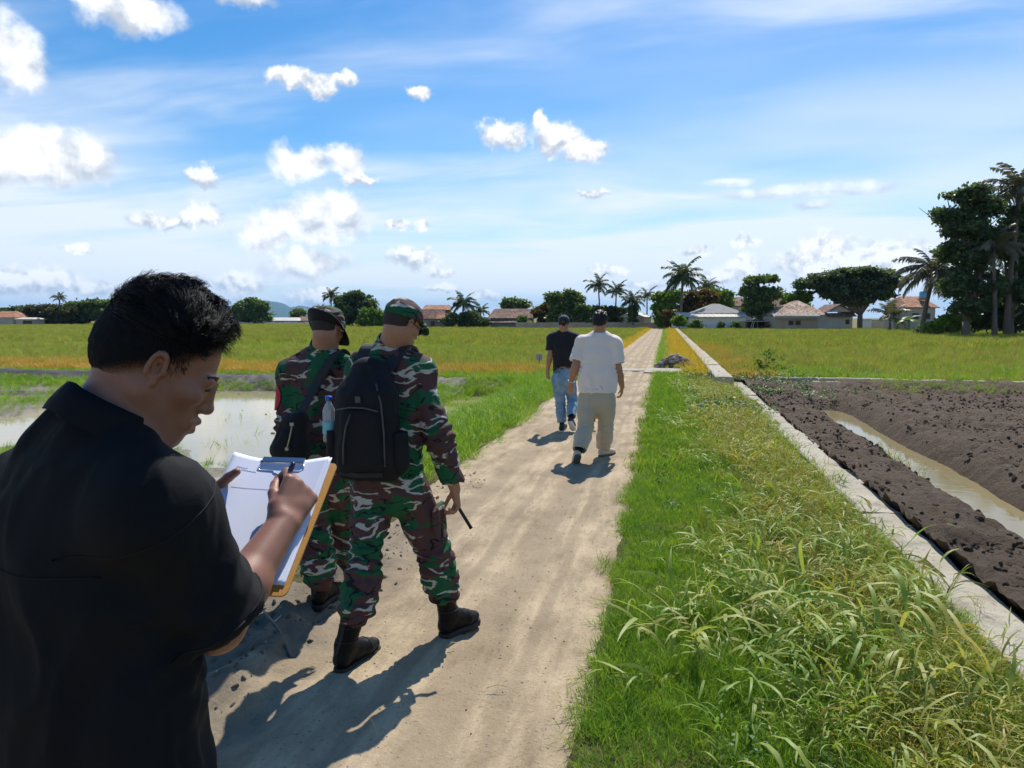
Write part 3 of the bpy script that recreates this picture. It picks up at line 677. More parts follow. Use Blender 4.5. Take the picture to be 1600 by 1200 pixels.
# loose clods and pebbles
def clod_mesh(name, rng, r):
    bm = bmesh.new(); bmesh.ops.create_icosphere(bm, subdivisions=2, radius=r)
    sd = rng.uniform(0, 50); sc = (rng.uniform(.8, 1.3), rng.uniform(.6, 1.0), rng.uniform(.5, .8))
    V = np.array([v.co[:] for v in bm.verts]); k = 1 + 0.45 * fbm(V / r * 1.3 + sd, 3)
    for v, f in zip(bm.verts, k): v.co = Vector((v.co.x * f * sc[0], v.co.y * f * sc[1], v.co.z * f * sc[2]))
    me = bpy.data.meshes.new(name); bm.to_mesh(me); bm.free(); return me
LIB['clod'] = library('soil_clod', [clod_mesh('soil_clod', R1, 0.06) for _ in range(6)], M_SOIL)
M_PEB = plain('pebble stone', (0.30, 0.25, 0.185), 0.9, 0.4, 3.0, 0.4, 90)
LIB['pebble'] = library('pebble', [clod_mesh('pebble', R1, 0.009) for _ in range(5)], M_PEB)
M_MUDCLOD = soil_mat('drying mud', (0.13, 0.105, 0.075), (0.30, 0.245, 0.175), 0.9, 5.0)
LIB['mudclod'] = library('mud_clod', [clod_mesh('mud_clod', R1, 0.035) for _ in range(6)], M_MUDCLOD)
sc_keep = lambda x, y: (np.abs(x - 3.35) > 0.42) * (0.15 + 0.85 * (edge_noise(x, y, 1.6, 4.) > 0.05))
scatter('soil_clods', sprinkle(RN, 1.95, 14, 2.5, 17.5, lambda y: 380, sc_keep, z=soil_relief, dz=-0.004), LIB['clod'], RN, 0.05, 0.6, 0.5, 'dark broken clods lying over the ploughed soil', 'soil', flat=True, power=3.5)
scatter('pebbles', sprinkle(RN, -2.2, -0.3, 1.5, 14, lambda y: 260 if y < 6 else 60, z=road_relief, dz=-0.001), LIB['pebble'], RN, 0.10, 0.75, 0.5, 'small pebbles and grit strewn over the dirt track', 'pebbles', flat=True, power=2.5)
scatter('mud_clods', sprinkle(RN, -3.4, -1.4, 1.5, 7.0, lambda y: 260, lambda x, y: sstep(-x + .3 * edge_noise(x, y, 1.5, 3.), 1.5, 2.1), z=road_relief, dz=-0.006), LIB['mudclod'], RN, 0.08, 0.55, 0.5, 'grey trodden mud clods on the left edge of the track', 'soil', flat=True)
scatter('paddy_clods', sprinkle(RN, -14, -4.4, 5, 16, lambda y: 0.35, z=-0.31), LIB['mudclod'], RN, 0.5, 1.5, 0.5, 'little lumps of mud breaking the surface of the flooded paddy', 'soil', flat=True)
# ------------------------------------------------------------------ background: hills, houses, walls, trees

# hills
def hills():
    prof = [(60, 495), (180, 490), (270, 484), (330, 479), (375, 477), (400, 474), (418, 470), (440, 475), (455, 480), (468, 478), (485, 481), (505, 485), (530, 490), (600, 492), (700, 494), (780, 496)]
    D = 9500.0; n, m = 160, 24; V = []
    us = np.linspace(60, 780, n)
    for j in range(m):
        t = j / (m - 1); dd = D + (t - 0.5) * 3200
        for u in us:
            py = np.interp(u, [p[0] for p in prof], [p[1] for p in prof])
            hgt = max(0.0, (497.5 - py)) * D / F_PX
            b = foot(u, dd)
            k = math.sin(math.pi * t) ** 1.3
            nz = 1 + 0.22 * float(fbm(np.array([[u * .05, t * 5, 1.0]]), 4)[0])
            V.append((b.x, b.y, -1.0 + hgt * k * nz))
    i = np.arange((m - 1) * (n - 1)); r, c = i // (n - 1), i % (n - 1); a = r * n + c
    o = add('hills', mesh_np('hills', V, np.stack([a, a + 1, a + n + 1, a + n], -1)), soil_mat('forested hills', (0.03, 0.05, 0.02), (0.06, 0.085, 0.03), 1.0, 0.004))
    tag(o, kind='structure')
hills()

# --- materials of the village
def tile_f(c1, c2, c3):
    def f(g):
        v = g.n('ShaderNodeTexCoord').outputs['Object']
        w = g.n('ShaderNodeTexWave', {'Vector': v, 'Scale': 5.0, 'Distortion': 0.4}, wave_type='BANDS', bands_direction='Z').outputs[1]
        vo = g.n('ShaderNodeTexVoronoi', {'Vector': g.mapping(v, scale=(4.0, 4.0, 6.0)), 'Scale': 1.0}).outputs['Color']
        k = g.n('ShaderNodeSeparateColor', {0: vo}).outputs[0]
        c = g.ramp(k, [(0.0, c1), (0.45, c2), (0.8, c3), (1.0, c2)])
        c = g.mix(g.smooth(g.noise(v, 0.9, 4, 0.6), 0.45, 0.7), c, c1)
        b = g.n('ShaderNodeBump', {'Height': w, 'Strength': 0.8, 'Distance': 0.06}).outputs[0]
        return g.n('ShaderNodeBsdfPrincipled', {'Base Color': c, 'Roughness': 0.85, 'Normal': b}).outputs[0]
    return f
M_TILE_LIGHT = material('pale mottled clay tiles', tile_f((0.26, 0.15, 0.10), (0.56, 0.37, 0.25), (0.74, 0.60, 0.46)))
M_TILE_RED = material('weathered red clay tiles', tile_f((0.09, 0.05, 0.04), (0.24, 0.12, 0.08), (0.33, 0.19, 0.13)))
M_TILE_ORANGE = material('orange clay tiles', tile_f((0.30, 0.12, 0.06), (0.45, 0.20, 0.10), (0.52, 0.30, 0.18)))
M_ASBEST = plain('grey roof sheeting', (0.30, 0.29, 0.27), 0.8, 0.3, 1.5, 0.2, 20)
M_SHEET = plain('pale rusty roof sheet', (0.55, 0.50, 0.43), 0.65, 0.28, 1.2, 0.2, 20)
M_WHITEWALL = plain('whitewashed wall', (0.82, 0.83, 0.80), 0.85, 0.12, 0.8, 0.2, 25)
M_GREYWALL = plain('grey plaster wall', (0.46, 0.43, 0.39), 0.9, 0.25, 0.7, 0.2, 25)
M_BLUEWALL = plain('bluish plaster wall', (0.27, 0.32, 0.35), 0.9, 0.2, 0.7, 0.2, 25)
M_WOODWALL = plain('grey board wall', (0.24, 0.235, 0.23), 0.9, 0.3, 2.0, 0.2, 25)
def brick_f(g):
    v = g.n('ShaderNodeTexCoord').outputs['Object']
    br = g.n('ShaderNodeTexBrick', {'Vector': g.n('ShaderNodeCombineXYZ', {0: g.n('ShaderNodeSeparateXYZ', {0: v}).outputs[0], 1: g.n('ShaderNodeSeparateXYZ', {0: v}).outputs[2], 2: 0.0}).outputs[0],
        'Color1': (0.34, 0.22, 0.16, 1), 'Color2': (0.42, 0.31, 0.23, 1), 'Mortar': (0.40, 0.37, 0.31, 1), 'Scale': 1.0, 'Brick Width': 0.24, 'Row Height': 0.085, 'Mortar Size': 0.012})
    c = g.mix(g.smooth(g.noise(v, 0.8, 5, 0.6), 0.4, 0.65), br.outputs[0], (0.40, 0.36, 0.30))
    return g.n('ShaderNodeBsdfPrincipled', {'Base Color': c, 'Roughness': 0.9}).outputs[0]
M_BRICK = material('bare brick wall', brick_f)
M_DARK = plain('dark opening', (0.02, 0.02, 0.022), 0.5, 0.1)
M_WOOD = plain('grey timber', (0.20, 0.165, 0.13), 0.85, 0.3, 3.0, 0.3, 30)
M_BLUEPAINT = plain('blue painted tank', (0.12, 0.42, 0.60), 0.5, 0.1)

def frame_box(root, name, mat, lo, hi):
    return add(name, MB().box(lo, hi).mesh(name), mat, root)
def hip_roof(x0, x1, y0, y1, z0, z1, rx0, rx1, over=0.3):
    x0 -= over; x1 += over; y0 -= over; y1 += over; ym = (y0 + y1) / 2; t = 0.1
    b = MB()
    top = [(x0, y0, z0), (x1, y0, z0), (x1, y1, z0), (x0, y1, z0), (rx0, ym, z1), (rx1, ym, z1)]
    low = [(x, y, z - t) for x, y, z in top]
    b.poly(top + low, [(0, 1, 5, 4), (1, 2, 5), (2, 3, 4, 5), (3, 0, 4), (6, 10, 11, 7), (7, 11, 8), (8, 11, 10, 9), (9, 10, 6), (0, 6, 7, 1), (1, 7, 8, 2), (2, 8, 9, 3), (3, 9, 6, 0)])
    return b
def wavy_sheet(x0, x1, y0, y1, z0, z1, pitch=0.35, amp=0.035, uneven=0.03, seed=1):
    n = int((x1 - x0) / pitch * 4) + 1; r = random.Random(seed); b = MB(); pts = []
    for i in range(n):
        x = x0 + (x1 - x0) * i / (n - 1); w = amp * math.sin(i * math.pi / 2) + uneven * math.sin(i * .7 + seed) * .5
        dy = uneven * 4 * math.sin(int(i / 4) * 12.9)
        pts += [(x, y0 + dy, z0 + w), (x, y1, z1 + w), (x, y0 + dy, z0 + w - .03), (x, y1, z1 + w - .03)]
    fs = []
    for i in range(n - 1):
        a, c = 4 * i, 4 * i + 4
        fs += [(a, c, c + 1, a + 1), (a + 2, a + 3, c + 3, c + 2), (a, a + 2, c + 2, c)]
    return b.poly(pts, fs)
def windows(root, xs, y, z0, z1, w, pane=M_DARK, fr=M_WOOD):
    for x in xs:
        wd = add('window', MB().box((x - w / 2 - .08, y - .05, z0 - .08), (x + w / 2 + .08, y + .04, z0)).box((x - w / 2 - .08, y - .05, z1), (x + w / 2 + .08, y + .04, z1 + .08))
                 .box((x - w / 2 - .08, y - .05, z0), (x - w / 2, y + .04, z1)).box((x + w / 2, y - .05, z0), (x + w / 2 + .08, y + .04, z1)).mesh('window'), fr, root)
        add('pane', MB().box((x - w / 2, y - .012, z0), (x + w / 2, y + .03, z1)).mesh('pane'), pane, wd)
def site(name, px, d, label, cat, group=None, rz=0.0):
    p = foot(px, d); o = empty(name, p, YAW + rz); tag(o, label, cat, group); return o, d / F_PX

# white building beside the far end of the track
h, k = site('farm_building', 1112, 101, 'long white farm building with a pale sheet roof at the far end of the track', 'building')
zb = lambda py, d, kk: at(800, py, d).z - GZ
Z = lambda py, d=101: at(800, py, d).z - GZ
frame_box(h, 'wall', M_WHITEWALL, (-3.2, 0, -.3), (4.85, 4.5, Z(494)))
frame_box(h, 'side_wall', M_WHITEWALL, (-4.7, .3, -.3), (-3.23, 4.4, Z(501)))
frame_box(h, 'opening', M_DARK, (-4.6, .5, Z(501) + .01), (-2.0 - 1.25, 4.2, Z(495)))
add('front_roof', wavy_sheet(-5.0, 5.0, -.7, 1.7, Z(495), Z(488), seed=2).mesh('front_roof'), M_SHEET, h)
add('roof', hip_roof(-1.9, 4.9, 1.2, 5.2, Z(489), Z(474), .9, 1.9, .25).mesh('roof'), M_ASBEST, h)
frame_box(h, 'plinth', M_GREYWALL, (-4.8, -.06, -.3), (4.9, -.003, .12))
# tiled house
h, k = site('village_house', 1270, 97, 'low brick house with a pale mottled tile roof and two dark windows', 'house')
Z2 = lambda py: at(800, py, 97).z - GZ
s2 = lambda px: (px - 1270) * 97 / F_PX
frame_box(h, 'wall', M_BRICK, (s2(1211), 0, -.3), (s2(1278), 5, Z2(494)))
frame_box(h, 'plaster_wall', M_GREYWALL, (s2(1278) + .003, .08, -.3), (s2(1303), 5, Z2(493)))
frame_box(h, 'plaster_wall', M_GREYWALL, (s2(1303) + .003, .16, -.3), (s2(1333), 5, Z2(494)))
add('roof', hip_roof(s2(1213), s2(1296), .2, 6.4, Z2(492), Z2(469), s2(1254), s2(1262), .2).mesh('roof'), M_TILE_LIGHT, h)
add('front_roof', wavy_sheet(s2(1207), s2(1280), -.75, .35, Z2(496), Z2(490), amp=.02, seed=4).mesh('front_roof'), M_ASBEST, h)
frame_box(h, 'fascia', M_ASBEST, (s2(1207), -.8, Z2(497.5)), (s2(1280), -.74, Z2(493.5)))
b = MB(); zt, ze = Z2(477), Z2(487); xl, xr, xm = s2(1294), s2(1332), s2(1312)
b.poly([(xl, .3, ze), (xr, .3, ze), (xm, .3, zt), (xl, 4.5, ze), (xr, 4.5, ze), (xm, 4.5, zt)], [(0, 1, 2), (3, 5, 4), (0, 3, 4, 1)])
add('gable', b.mesh('gable'), M_GREYWALL, h)
for sx in (-1, 1):
    b = MB(); xe = xl - .35 if sx < 0 else xr + .35; zo = ze - .2
    b.poly([(xe, -.1, zo), (xm, -.1, zt + .06), (xm, 4.8, zt + .06), (xe, 4.8, zo), (xe, -.1, zo + .12), (xm, -.1, zt + .18), (xm, 4.8, zt + .18), (xe, 4.8, zo + .12)], [(0, 1, 2, 3), (7, 6, 5, 4), (0, 4, 5, 1), (1, 5, 6, 2), (2, 6, 7, 3), (3, 7, 4, 0)])
    add('roof', b.mesh('roof'), M_TILE_RED, h)
add('eave', wavy_sheet(s2(1290), s2(1337), -.5, .5, Z2(494.5), Z2(489), amp=.02, seed=6).mesh('eave'), M_TILE_RED, h)
windows(h, (s2(1236), s2(1247)), -.0, Z2(507.5), Z2(501.5), .6)
windows(h, (s2(1325),), .155, Z2(506), Z2(500), .42)
# lean-to with farm gear between the two
h, k = site('open_shed', 1186, 99, 'dark open lean-to cluttered with gear between the white building and the brick house', 'shed')
for x in (-1.7, -.2, 1.4): frame_box(h, 'post', M_WOOD, (x - .05, -.05, -.2), (x + .05, .05, 1.35))
add('roof', MB().box((-1.9, -.3, 1.35), (1.8, 2.0, 1.42)).mesh('roof'), M_SHEET, h)
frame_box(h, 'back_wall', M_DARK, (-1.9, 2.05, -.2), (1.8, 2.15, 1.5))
add('ladder', MB().tube([(-1.3, -.2, -.1), (-.9, .0, 1.3)], .04, 6).tube([(-1.05, -.2, -.1), (-.65, .0, 1.3)], .04, 6).mesh('ladder'), M_SHEET, h)
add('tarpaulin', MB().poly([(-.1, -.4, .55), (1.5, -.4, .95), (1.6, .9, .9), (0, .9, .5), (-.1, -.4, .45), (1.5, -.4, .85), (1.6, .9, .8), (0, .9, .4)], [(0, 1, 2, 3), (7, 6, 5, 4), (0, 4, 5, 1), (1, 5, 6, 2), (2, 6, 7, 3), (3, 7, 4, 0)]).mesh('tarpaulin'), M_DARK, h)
# plain houses behind: px span, eave and ridge rows, distance
def small_house(px0, px1, eave, ridge, d, label, roof=M_TILE_RED, wall=M_GREYWALL, deep=5.0, hip=0.25, rz=0.0, wins=(), low=None):
    h, k = site('village_house', (px0 + px1) / 2, d, label, 'house', rz=rz)
    w = (px1 - px0) * k / 2; ze = at(800, eave, d).z - GZ; zr = at(800, ridge, d).z - GZ
    frame_box(h, 'wall', wall, (-w * .94, 0, -.4), (w * .94, deep, ze))
    add('roof', hip_roof(-w, w, 0, deep, ze, zr, -w * (1 - hip * 2), w * (1 - hip * 2), .3).mesh('roof'), roof, h)
    if hip < .05:
        for s in (-1, 1):
            x = s * w * .94; add('gable', MB().poly([(x, 0, ze), (x, deep, ze), (x, deep / 2, zr - .12), (x - s * .1, 0, ze), (x - s * .1, deep, ze), (x - s * .1, deep / 2, zr - .12)], [(0, 1, 2), (5, 4, 3), (0, 3, 4, 1), (1, 4, 5, 2), (2, 5, 3, 0)]).mesh('gable'), wall, h)
    if low:
        z0, z1 = at(800, low[1], d).z - GZ, at(800, low[0], d).z - GZ
        add('lower_roof', wavy_sheet(-w - .2, w + .1, -1.3, .0, z0, z1, amp=.02, seed=3).mesh('lower_roof'), roof, h)
    if wins: windows(h, [(p - (px0 + px1) / 2) * k for p in wins[0]], 0, at(800, wins[2], d).z - GZ, at(800, wins[1], d).z - GZ, wins[3])
    return h
small_house(1140, 1178, 478, 463, 128, 'dark red tiled roof rising behind the white farm building', deep=8)
small_house(1200, 1238, 480, 462, 132, 'faded red tiled roof half hidden by the leafy tree left of the brick house', deep=7)
small_house(764, 831, 497, 482, 126, 'long red-tiled house with a bluish end wall behind the man in the black cap', wall=M_BLUEWALL, hip=.06, low=(499, 504), deep=7, rz=-.12)
small_house(662, 702, 484, 476, 136, 'upper tan roof of the tall house behind the capped soldier', roof=M_TILE_ORANGE, wall=M_TILE_RED, hip=.02)
small_house(656, 694, 498, 483, 130, 'weathered tile-roofed house with grey board wall behind the capped soldier', roof=M_TILE_RED, wall=M_WOODWALL, hip=.02, deep=4, wins=((676, 688), 502, 510, .7))
small_house(684, 702, 498, 490, 127, 'small orange-roofed porch beside the grey board house', roof=M_TILE_ORANGE, wall=M_WOODWALL, hip=.02, deep=2.5)
small_house(-26, 22, 496, 486, 178, 'red-roofed house at the far left edge of the fields', roof=M_TILE_ORANGE, deep=8)
small_house(24, 50, 498.5, 496, 176, 'low shed with a white roof beside the leftmost house', roof=M_SHEET, wall=M_GREYWALL, hip=.02, deep=5, wins=((40, 46), 501, 506, 1.2))
small_house(352, 386, 495, 488, 205, 'pale grey barn behind the long fence beside the curly-haired man', roof=M_ASBEST, wall=M_WHITEWALL, hip=.02, deep=10, rz=.3)
small_house(404, 462, 501, 496, 212, 'long low tan roof behind the fence under the blue hills', roof=M_SHEET, wall=M_GREYWALL, hip=.05, deep=9)
small_house(458, 502, 501, 494.5, 216, 'low reddish roof behind the fence next to the soldier in the floppy hat', roof=M_TILE_RED, wall=M_GREYWALL, hip=.1, deep=9)
small_house(1000, 1024, 495, 487, 121, 'little house with a pale gable beyond the brick wall', roof=M_SHEET, wall=M_GREYWALL, hip=.02, deep=5, rz=.9)
small_house(1418, 1462, 480, 462, 92, 'house with an orange tiled roof beside the leaning coconut palm', roof=M_TILE_ORANGE, wall=M_GREYWALL, hip=.12, deep=6, wins=((1430, 1448), 490, 498, .7))
small_house(1536, 1590, 480, 465, 88, 'orange roof showing between the trunks of the tall trees on the right', roof=M_TILE_ORANGE, wall=M_GREYWALL, hip=.15, deep=6)
tk = empty('water_tank', at(1443, 462, 93)); tag(tk, 'small blue water tank on the orange-roofed house', 'tank')
add('tank_body', MB().tube([(0, 0, -.3), (0, 0, .45)], .5, 16).mesh('tank_body'), M_BLUEPAINT, tk)
add('tank_lid', MB().tube([(0, 0, .45), (0, 0, .56), (0, 0, .6)], [.46, .4, .1], 16).mesh('tank_lid'), M_BLUEPAINT, tk)
add('tank_stand', MB().box((-.45, -.45, -.55), (.45, .45, -.3)).mesh('tank_stand'), M_WOOD, tk)
# grey yard walls on the right
for px0, px1, top, d, m, lb in ((1396, 1424, 490, 94, M_GREYWALL, 'grey plaster yard wall behind the banana plants'), (1349, 1362, 500, 99, M_WHITEWALL, 'short white wall under the spreading rain tree'), (1362, 1384, 500.5, 101, M_GREYWALL, 'grey yard wall right of the short white wall')):
    h, k = site('yard_wall', (px0 + px1) / 2, d, lb, 'wall'); w = (px1 - px0) * k / 2; zt = at(800, top, d).z - GZ
    frame_box(h, 'wall', m, (-w, 0, -.3), (w, .18, zt)); frame_box(h, 'coping', M_CONC, (-w - .04, -.04, zt + .002), (w + .04, .22, zt + .1))
# brick boundary wall and white panel fence
h, k = site('boundary_wall', 916, 117, 'long low brick boundary wall across the far end of the left field', 'wall')
zt = at(800, 503.5, 117).z - GZ
for px0 in range(806, 1024, 18):
    frame_box(h, 'panel', M_BRICK, ((px0 - 916) * k, 0, -.4), ((px0 + 16.9 - 916) * k, .16, zt - (px0 % 5) * .02))
    frame_box(h, 'pier', M_BRICK, ((px0 + 17 - 916) * k, -.05, -.4), ((px0 + 18 - 916) * k - .004, .22, zt + .06))
h, k = site('panel_fence', 425, 198, 'long white panel fence along the far edge of the left field', 'fence')
zt = at(800, 503.5, 198).z - GZ
for i, px0 in enumerate(range(344, 508, 11)):
    frame_box(h, 'panel', M_WHITEWALL, ((px0 - 425) * k, 0, -.4), ((px0 + 10.2 - 425) * k, .1, zt - (i % 3) * .05))
    frame_box(h, 'post', M_CONC, ((px0 + 10.3 - 425) * k, -.05, -.4), ((px0 + 10.9 - 425) * k, .15, zt + .1))

# --- trees
M_BARK = plain('grey-brown bark', (0.14, 0.115, 0.09), 0.95, 0.35, 3.0, 0.6, 12)
M_PALEBARK = plain('pale bark', (0.36, 0.33, 0.28), 0.9, 0.25, 3.0, 0.4, 12)
def leaf_mat(name, a, b, c, trans=0.5):
    def f(g):
        p = geo_pos(g)
        n = g.noise(p, 0.9, 5, 0.65); w = g.n('ShaderNodeTexWhiteNoise', {0: g.vmath('SNAP', p, (.5, .5, .5))}).outputs[0]
        k = g.math('ADD', g.math('MULTIPLY', n, .75), g.math('MULTIPLY', w, .25))
        col = g.ramp(k, [(0.25, a), (0.5, b), (0.75, c)])
        d = g.n('ShaderNodeBsdfPrincipled', {'Base Color': col, 'Roughness': 0.45, 'Specular IOR Level': 0.4}).outputs[0]
        t = g.n('ShaderNodeBsdfTranslucent', {'Color': g.mix(1.0, col, (1.0, 1.0, .5), 'MULTIPLY')}).outputs[0]
        return g.n('ShaderNodeMixShader', {0: trans, 1: d, 2: t}).outputs[0]
    return material(name, f)
M_LEAF = leaf_mat('mid green leaves', (.075, .125, .038), (.13, .20, .06), (.20, .27, .095))
M_LEAF_DARK = leaf_mat('dark green leaves', (.062, .095, .045), (.10, .15, .065), (.155, .21, .095))
M_LEAF_BRIGHT = leaf_mat('bright green leaves', (.08, .16, .022), (.15, .25, .035), (.22, .32, .055), .42)
M_LEAF_RUST = leaf_mat('rust tinged leaves', (.06, .075, .02), (.14, .10, .03), (.25, .13, .035))
M_LEAF_OLIVE = leaf_mat('olive brown leaves', (.05, .06, .02), (.09, .09, .03), (.14, .13, .045))
M_FROND = leaf_mat('palm fronds', (.04, .06, .02), (.075, .105, .035), (.12, .14, .05), .25)
M_FROND_DRY = leaf_mat('dusty palm fronds', (.09, .085, .05), (.15, .14, .08), (.21, .19, .11), .25)
M_BANANA = leaf_mat('banana leaves', (.07, .13, .02), (.12, .21, .03), (.19, .28, .05), .45)
def leaves_np(C, size, rng, flat=0.0):
    n = len(C); d = rng.normal(0, 1, (n, 3)); d[:, 2] *= (1 - flat); d /= np.linalg.norm(d, axis=1)[:, None] + 1e-9
    s = rng.normal(0, 1, (n, 3)); s -= d * (s * d).sum(1)[:, None]; s[:, 2] *= (1 - flat); s /= np.linalg.norm(s, axis=1)[:, None] + 1e-9
    L = (size * rng.uniform(.6, 1.4, n))[:, None]; W = L * rng.uniform(.3, .5, n)[:, None]
    V = np.stack([C - d * L * .5, C + s * W, C + d * L * .5, C - s * W], 1).reshape(-1, 3)
    return V, np.arange(n * 4).reshape(n, 4)
def tree(name, label, px, d, top, lobes, leaf=0.36, per=260, mat=None, bark=None, trunk=0.16, group='trees along the far edge of the fields', seed=0, bare=0.0, base_px=None, flat=0.0, clump=0.55, base_z=None):
    """lobes: (dx px, y px, half width px, half height px) of the crown's main masses, at distance d"""
    rng = np.random.RandomState(seed + int(px) * 7); k = d / F_PX
    b = foot(base_px if base_px else px, d)
    if base_z is not None: b.z = base_z
    root = empty(name, b); tag(root, label, 'tree' if 'bush' not in name and 'shrub' not in name else 'shrub', group)
    C, limbs = [], []
    for (lx, ly, hw, hh) in lobes:
        c = at(px + lx, ly, d) - b; limbs.append(c)
        nb = max(8, int(17 * (hw * k) * (hh * k) ** .5 + 8))
        dirs = rng.normal(0, 1, (nb, 3)); dirs /= np.linalg.norm(dirs, axis=1)[:, None]
        rad = rng.uniform(.35, 1.12, nb) ** .7
        ce = np.array(c)[None] + (dirs * rad[:, None]) @ np.diag([1, 1, 1]) * np.array([hw * k, hw * k * .85, hh * k])[None]
        for q in ce:
            m = int(per * rng.uniform(.22, .55)); r = clump * rng.uniform(.38, 1.0)
            C.append(q[None] + rng.normal(0, 1, (m, 3)) * np.array([r, r, r * (.62 - .25 * flat)])[None] * .6)
    C = np.concatenate(C); C = C[C[:, 2] > 0.02]
    V, Fq = leaves_np(C, leaf, rng, flat)
    add('crown', mesh_np('crown', V, Fq, False), mat or M_LEAF, root)
    t = MB(); zc = min(c.z for c in limbs); fork = Vector((limbs[0].x * .15, limbs[0].y * .15, max(.3, zc * .55)))
    t.tube([(0, 0, -.3), tuple(fork * .5 + Vector((rng.normal(0, .08), 0, 0))), tuple(fork)], [trunk * 1.35, trunk, trunk * .85], 9)
    for c in limbs:
        mid = fork.lerp(c, .5) + Vector((rng.normal(0, .2), rng.normal(0, .2), .15 * c.length * .3))
        t.tube([tuple(fork * .97), tuple(mid), tuple(c)], [trunk * .7, trunk * .45, trunk * .15], 6)
        for _ in range(4):
            e = c + Vector(rng.normal(0, 1, 3)) * .9
            t.tube([tuple(mid.lerp(c, rng.uniform(.3, 1))), tuple(e)], [trunk * .22, trunk * .05], 5)
    t.build('trunk', bark or M_BARK, root, True)
    return root
def frond_mesh(name, rng, L, rise, droop, nl=20, lw=0.055, ll=0.26, hang=0.5):
    b = MB(); pts = []; p = Vector((0, 0, 0)); a = rise; n = 10
    for i in range(n + 1):
        pts.append(p.copy()); a -= droop / n * (0.5 + 1.1 * i / n); p = p + Vector((math.cos(a), 0, math.sin(a))) * L / n
    b.tube(pts, [.05 * (1 - .85 * i / n) * L / 3 for i in range(n + 1)], 4)
    for i in range(nl):
        t = .12 + .88 * i / nl; f = t * n; j = min(int(f), n - 1); q = pts[j].lerp(pts[j + 1], f - j); tg = (pts[j + 1] - pts[j]).normalized()
        l = L * ll * math.sin(math.pi * (.12 + .8 * t)) ** .6 * rng.uniform(.85, 1.1)
        for s in (-1, 1):
            dv = (tg * rng.uniform(.35, .7) + Vector((0, s, 0)) * .8 - Vector((0, 0, 1)) * hang * rng.uniform(.5, 1.5)).normalized()
            w = tg * L * lw * .5; m = q + dv * l * .5 + Vector((0, 0, .04 * l)); e = q + dv * l - Vector((0, 0, hang * .25 * l))
            b.poly([q - w * .6, q + w * .6, m + w, e, m - w], [(0, 1, 2, 4), (4, 2, 3)])
    return b.mesh(name)
_rf = random.Random(3)
FROND = {}
for key, m in (('green', M_FROND), ('dusty', M_FROND_DRY)):
    FROND[key] = [frond_mesh('frond', _rf, 1.0, r, dr, hang=hg) for r, dr, hg in ((1.35, 1.0, .3), (.95, 1.3, .45), (.55, 1.5, .6), (.15, 1.4, .8), (-.25, 1.1, .9))]
    for me in FROND[key]: me.materials.append(m)
def palm(label, base_px, top_px, top_py, d, R, n=20, trunk=.13, key='green', group='coconut palms', seed=0, dead=0, weights=(2, 4, 5, 5, 3), bark=None, base_z=None, kind='palm_tree'):
    """R: frond length in metres; (top_px, top_py) is the head of the trunk"""
    r = random.Random(seed + int(base_px)); b = foot(base_px, d)
    if base_z is not None: b.z = base_z
    root = empty(kind, b); tag(root, label, 'palm', group)
    h = at(top_px, top_py, d) - b
    t = MB(); mid = h * .5 + Vector((h.x * -.12, 0, 0))
    pts = [Vector((0, 0, -.3)), h * .22 - Vector((h.x * .1, 0, 0)), mid, h * .8, h]
    t.tube(pts, [trunk * 1.6, trunk * 1.1, trunk, trunk * .9, trunk * .95], 9); t.build('trunk', bark or M_BARK, root, True)
    picks = [i for i, w in enumerate(weights) for _ in range(w)]
    for i in range(n):
        v = picks[i % len(picks)] if i < len(picks) else r.choice(picks)
        f = bpy.data.objects.new('frond', FROND[key][v]); COL.objects.link(f); f.parent = root; f.location = h + Vector((0, 0, .05))
        az = i * 2.399 + r.uniform(-.3, .3); s = R * r.uniform(.82, 1.12)
        f.rotation_euler = (r.uniform(-.25, .25), r.uniform(-.12, .12), az); f.scale = (s, s, s)
    return root

# left far edge
tree('flat_topped_tree', 'low dark tree behind the leftmost red-roofed house', 30, 190, 478, [(-18, 489, 16, 7), (6, 488, 18, 8)], mat=M_LEAF_DARK, leaf=.6, per=130, clump=1.0)
tree('flat_topped_tree', 'rounded olive tree left of the lone far-left palm', 66, 186, 476, [(-12, 487, 14, 8), (10, 485, 16, 8), (0, 497, 18, 8)], mat=M_LEAF_OLIVE, leaf=.6, per=130, clump=1.0)
tree('flat_topped_tree', 'brownish tree below the lone far-left palm', 100, 184, 478, [(-8, 487, 14, 8), (8, 490, 14, 9), (0, 499, 18, 7)], mat=M_LEAF_OLIVE, leaf=.6, per=130, clump=1.0)
tree('flat_topped_tree', 'dark spreading tree right of the lone far-left palm', 132, 188, 471, [(-14, 480, 16, 7), (10, 478, 16, 7), (0, 494, 22, 10)], mat=M_LEAF, leaf=.6, per=140, clump=1.0)
tree('flat_topped_tree', 'flat-topped spreading tree left of the curly-haired man', 168, 186, 469, [(-10, 474, 22, 5), (22, 474, 20, 5), (0, 488, 26, 10)], mat=M_LEAF, leaf=.6, per=140, clump=1.0, flat=.4)
palm('lone ragged palm above the far-left trees', 92, 93, 466, 182, 2.2, 14, .2, seed=1)
tree('broad_tree', 'round green tree right of the grey barn', 393, 200, 468, [(-8, 484, 22, 10), (10, 480, 16, 9), (2, 495, 28, 9), (0, 470, 8, 2)], mat=M_LEAF, leaf=.6, per=170, clump=1.1)
tree('broad_tree', 'small round tree under the blue hills', 466, 225, 483, [(0, 489, 10, 6), (0, 496, 12, 5)], mat=M_LEAF, leaf=.6, per=120, clump=1.0)
palm('feathery palm left of the big round dark tree', 518, 517, 463, 150, 2.6, 16, .16, seed=3)
palm('short palm peeping over the floppy hat', 498, 499, 484, 148, 2.0, 12, .14, seed=4)
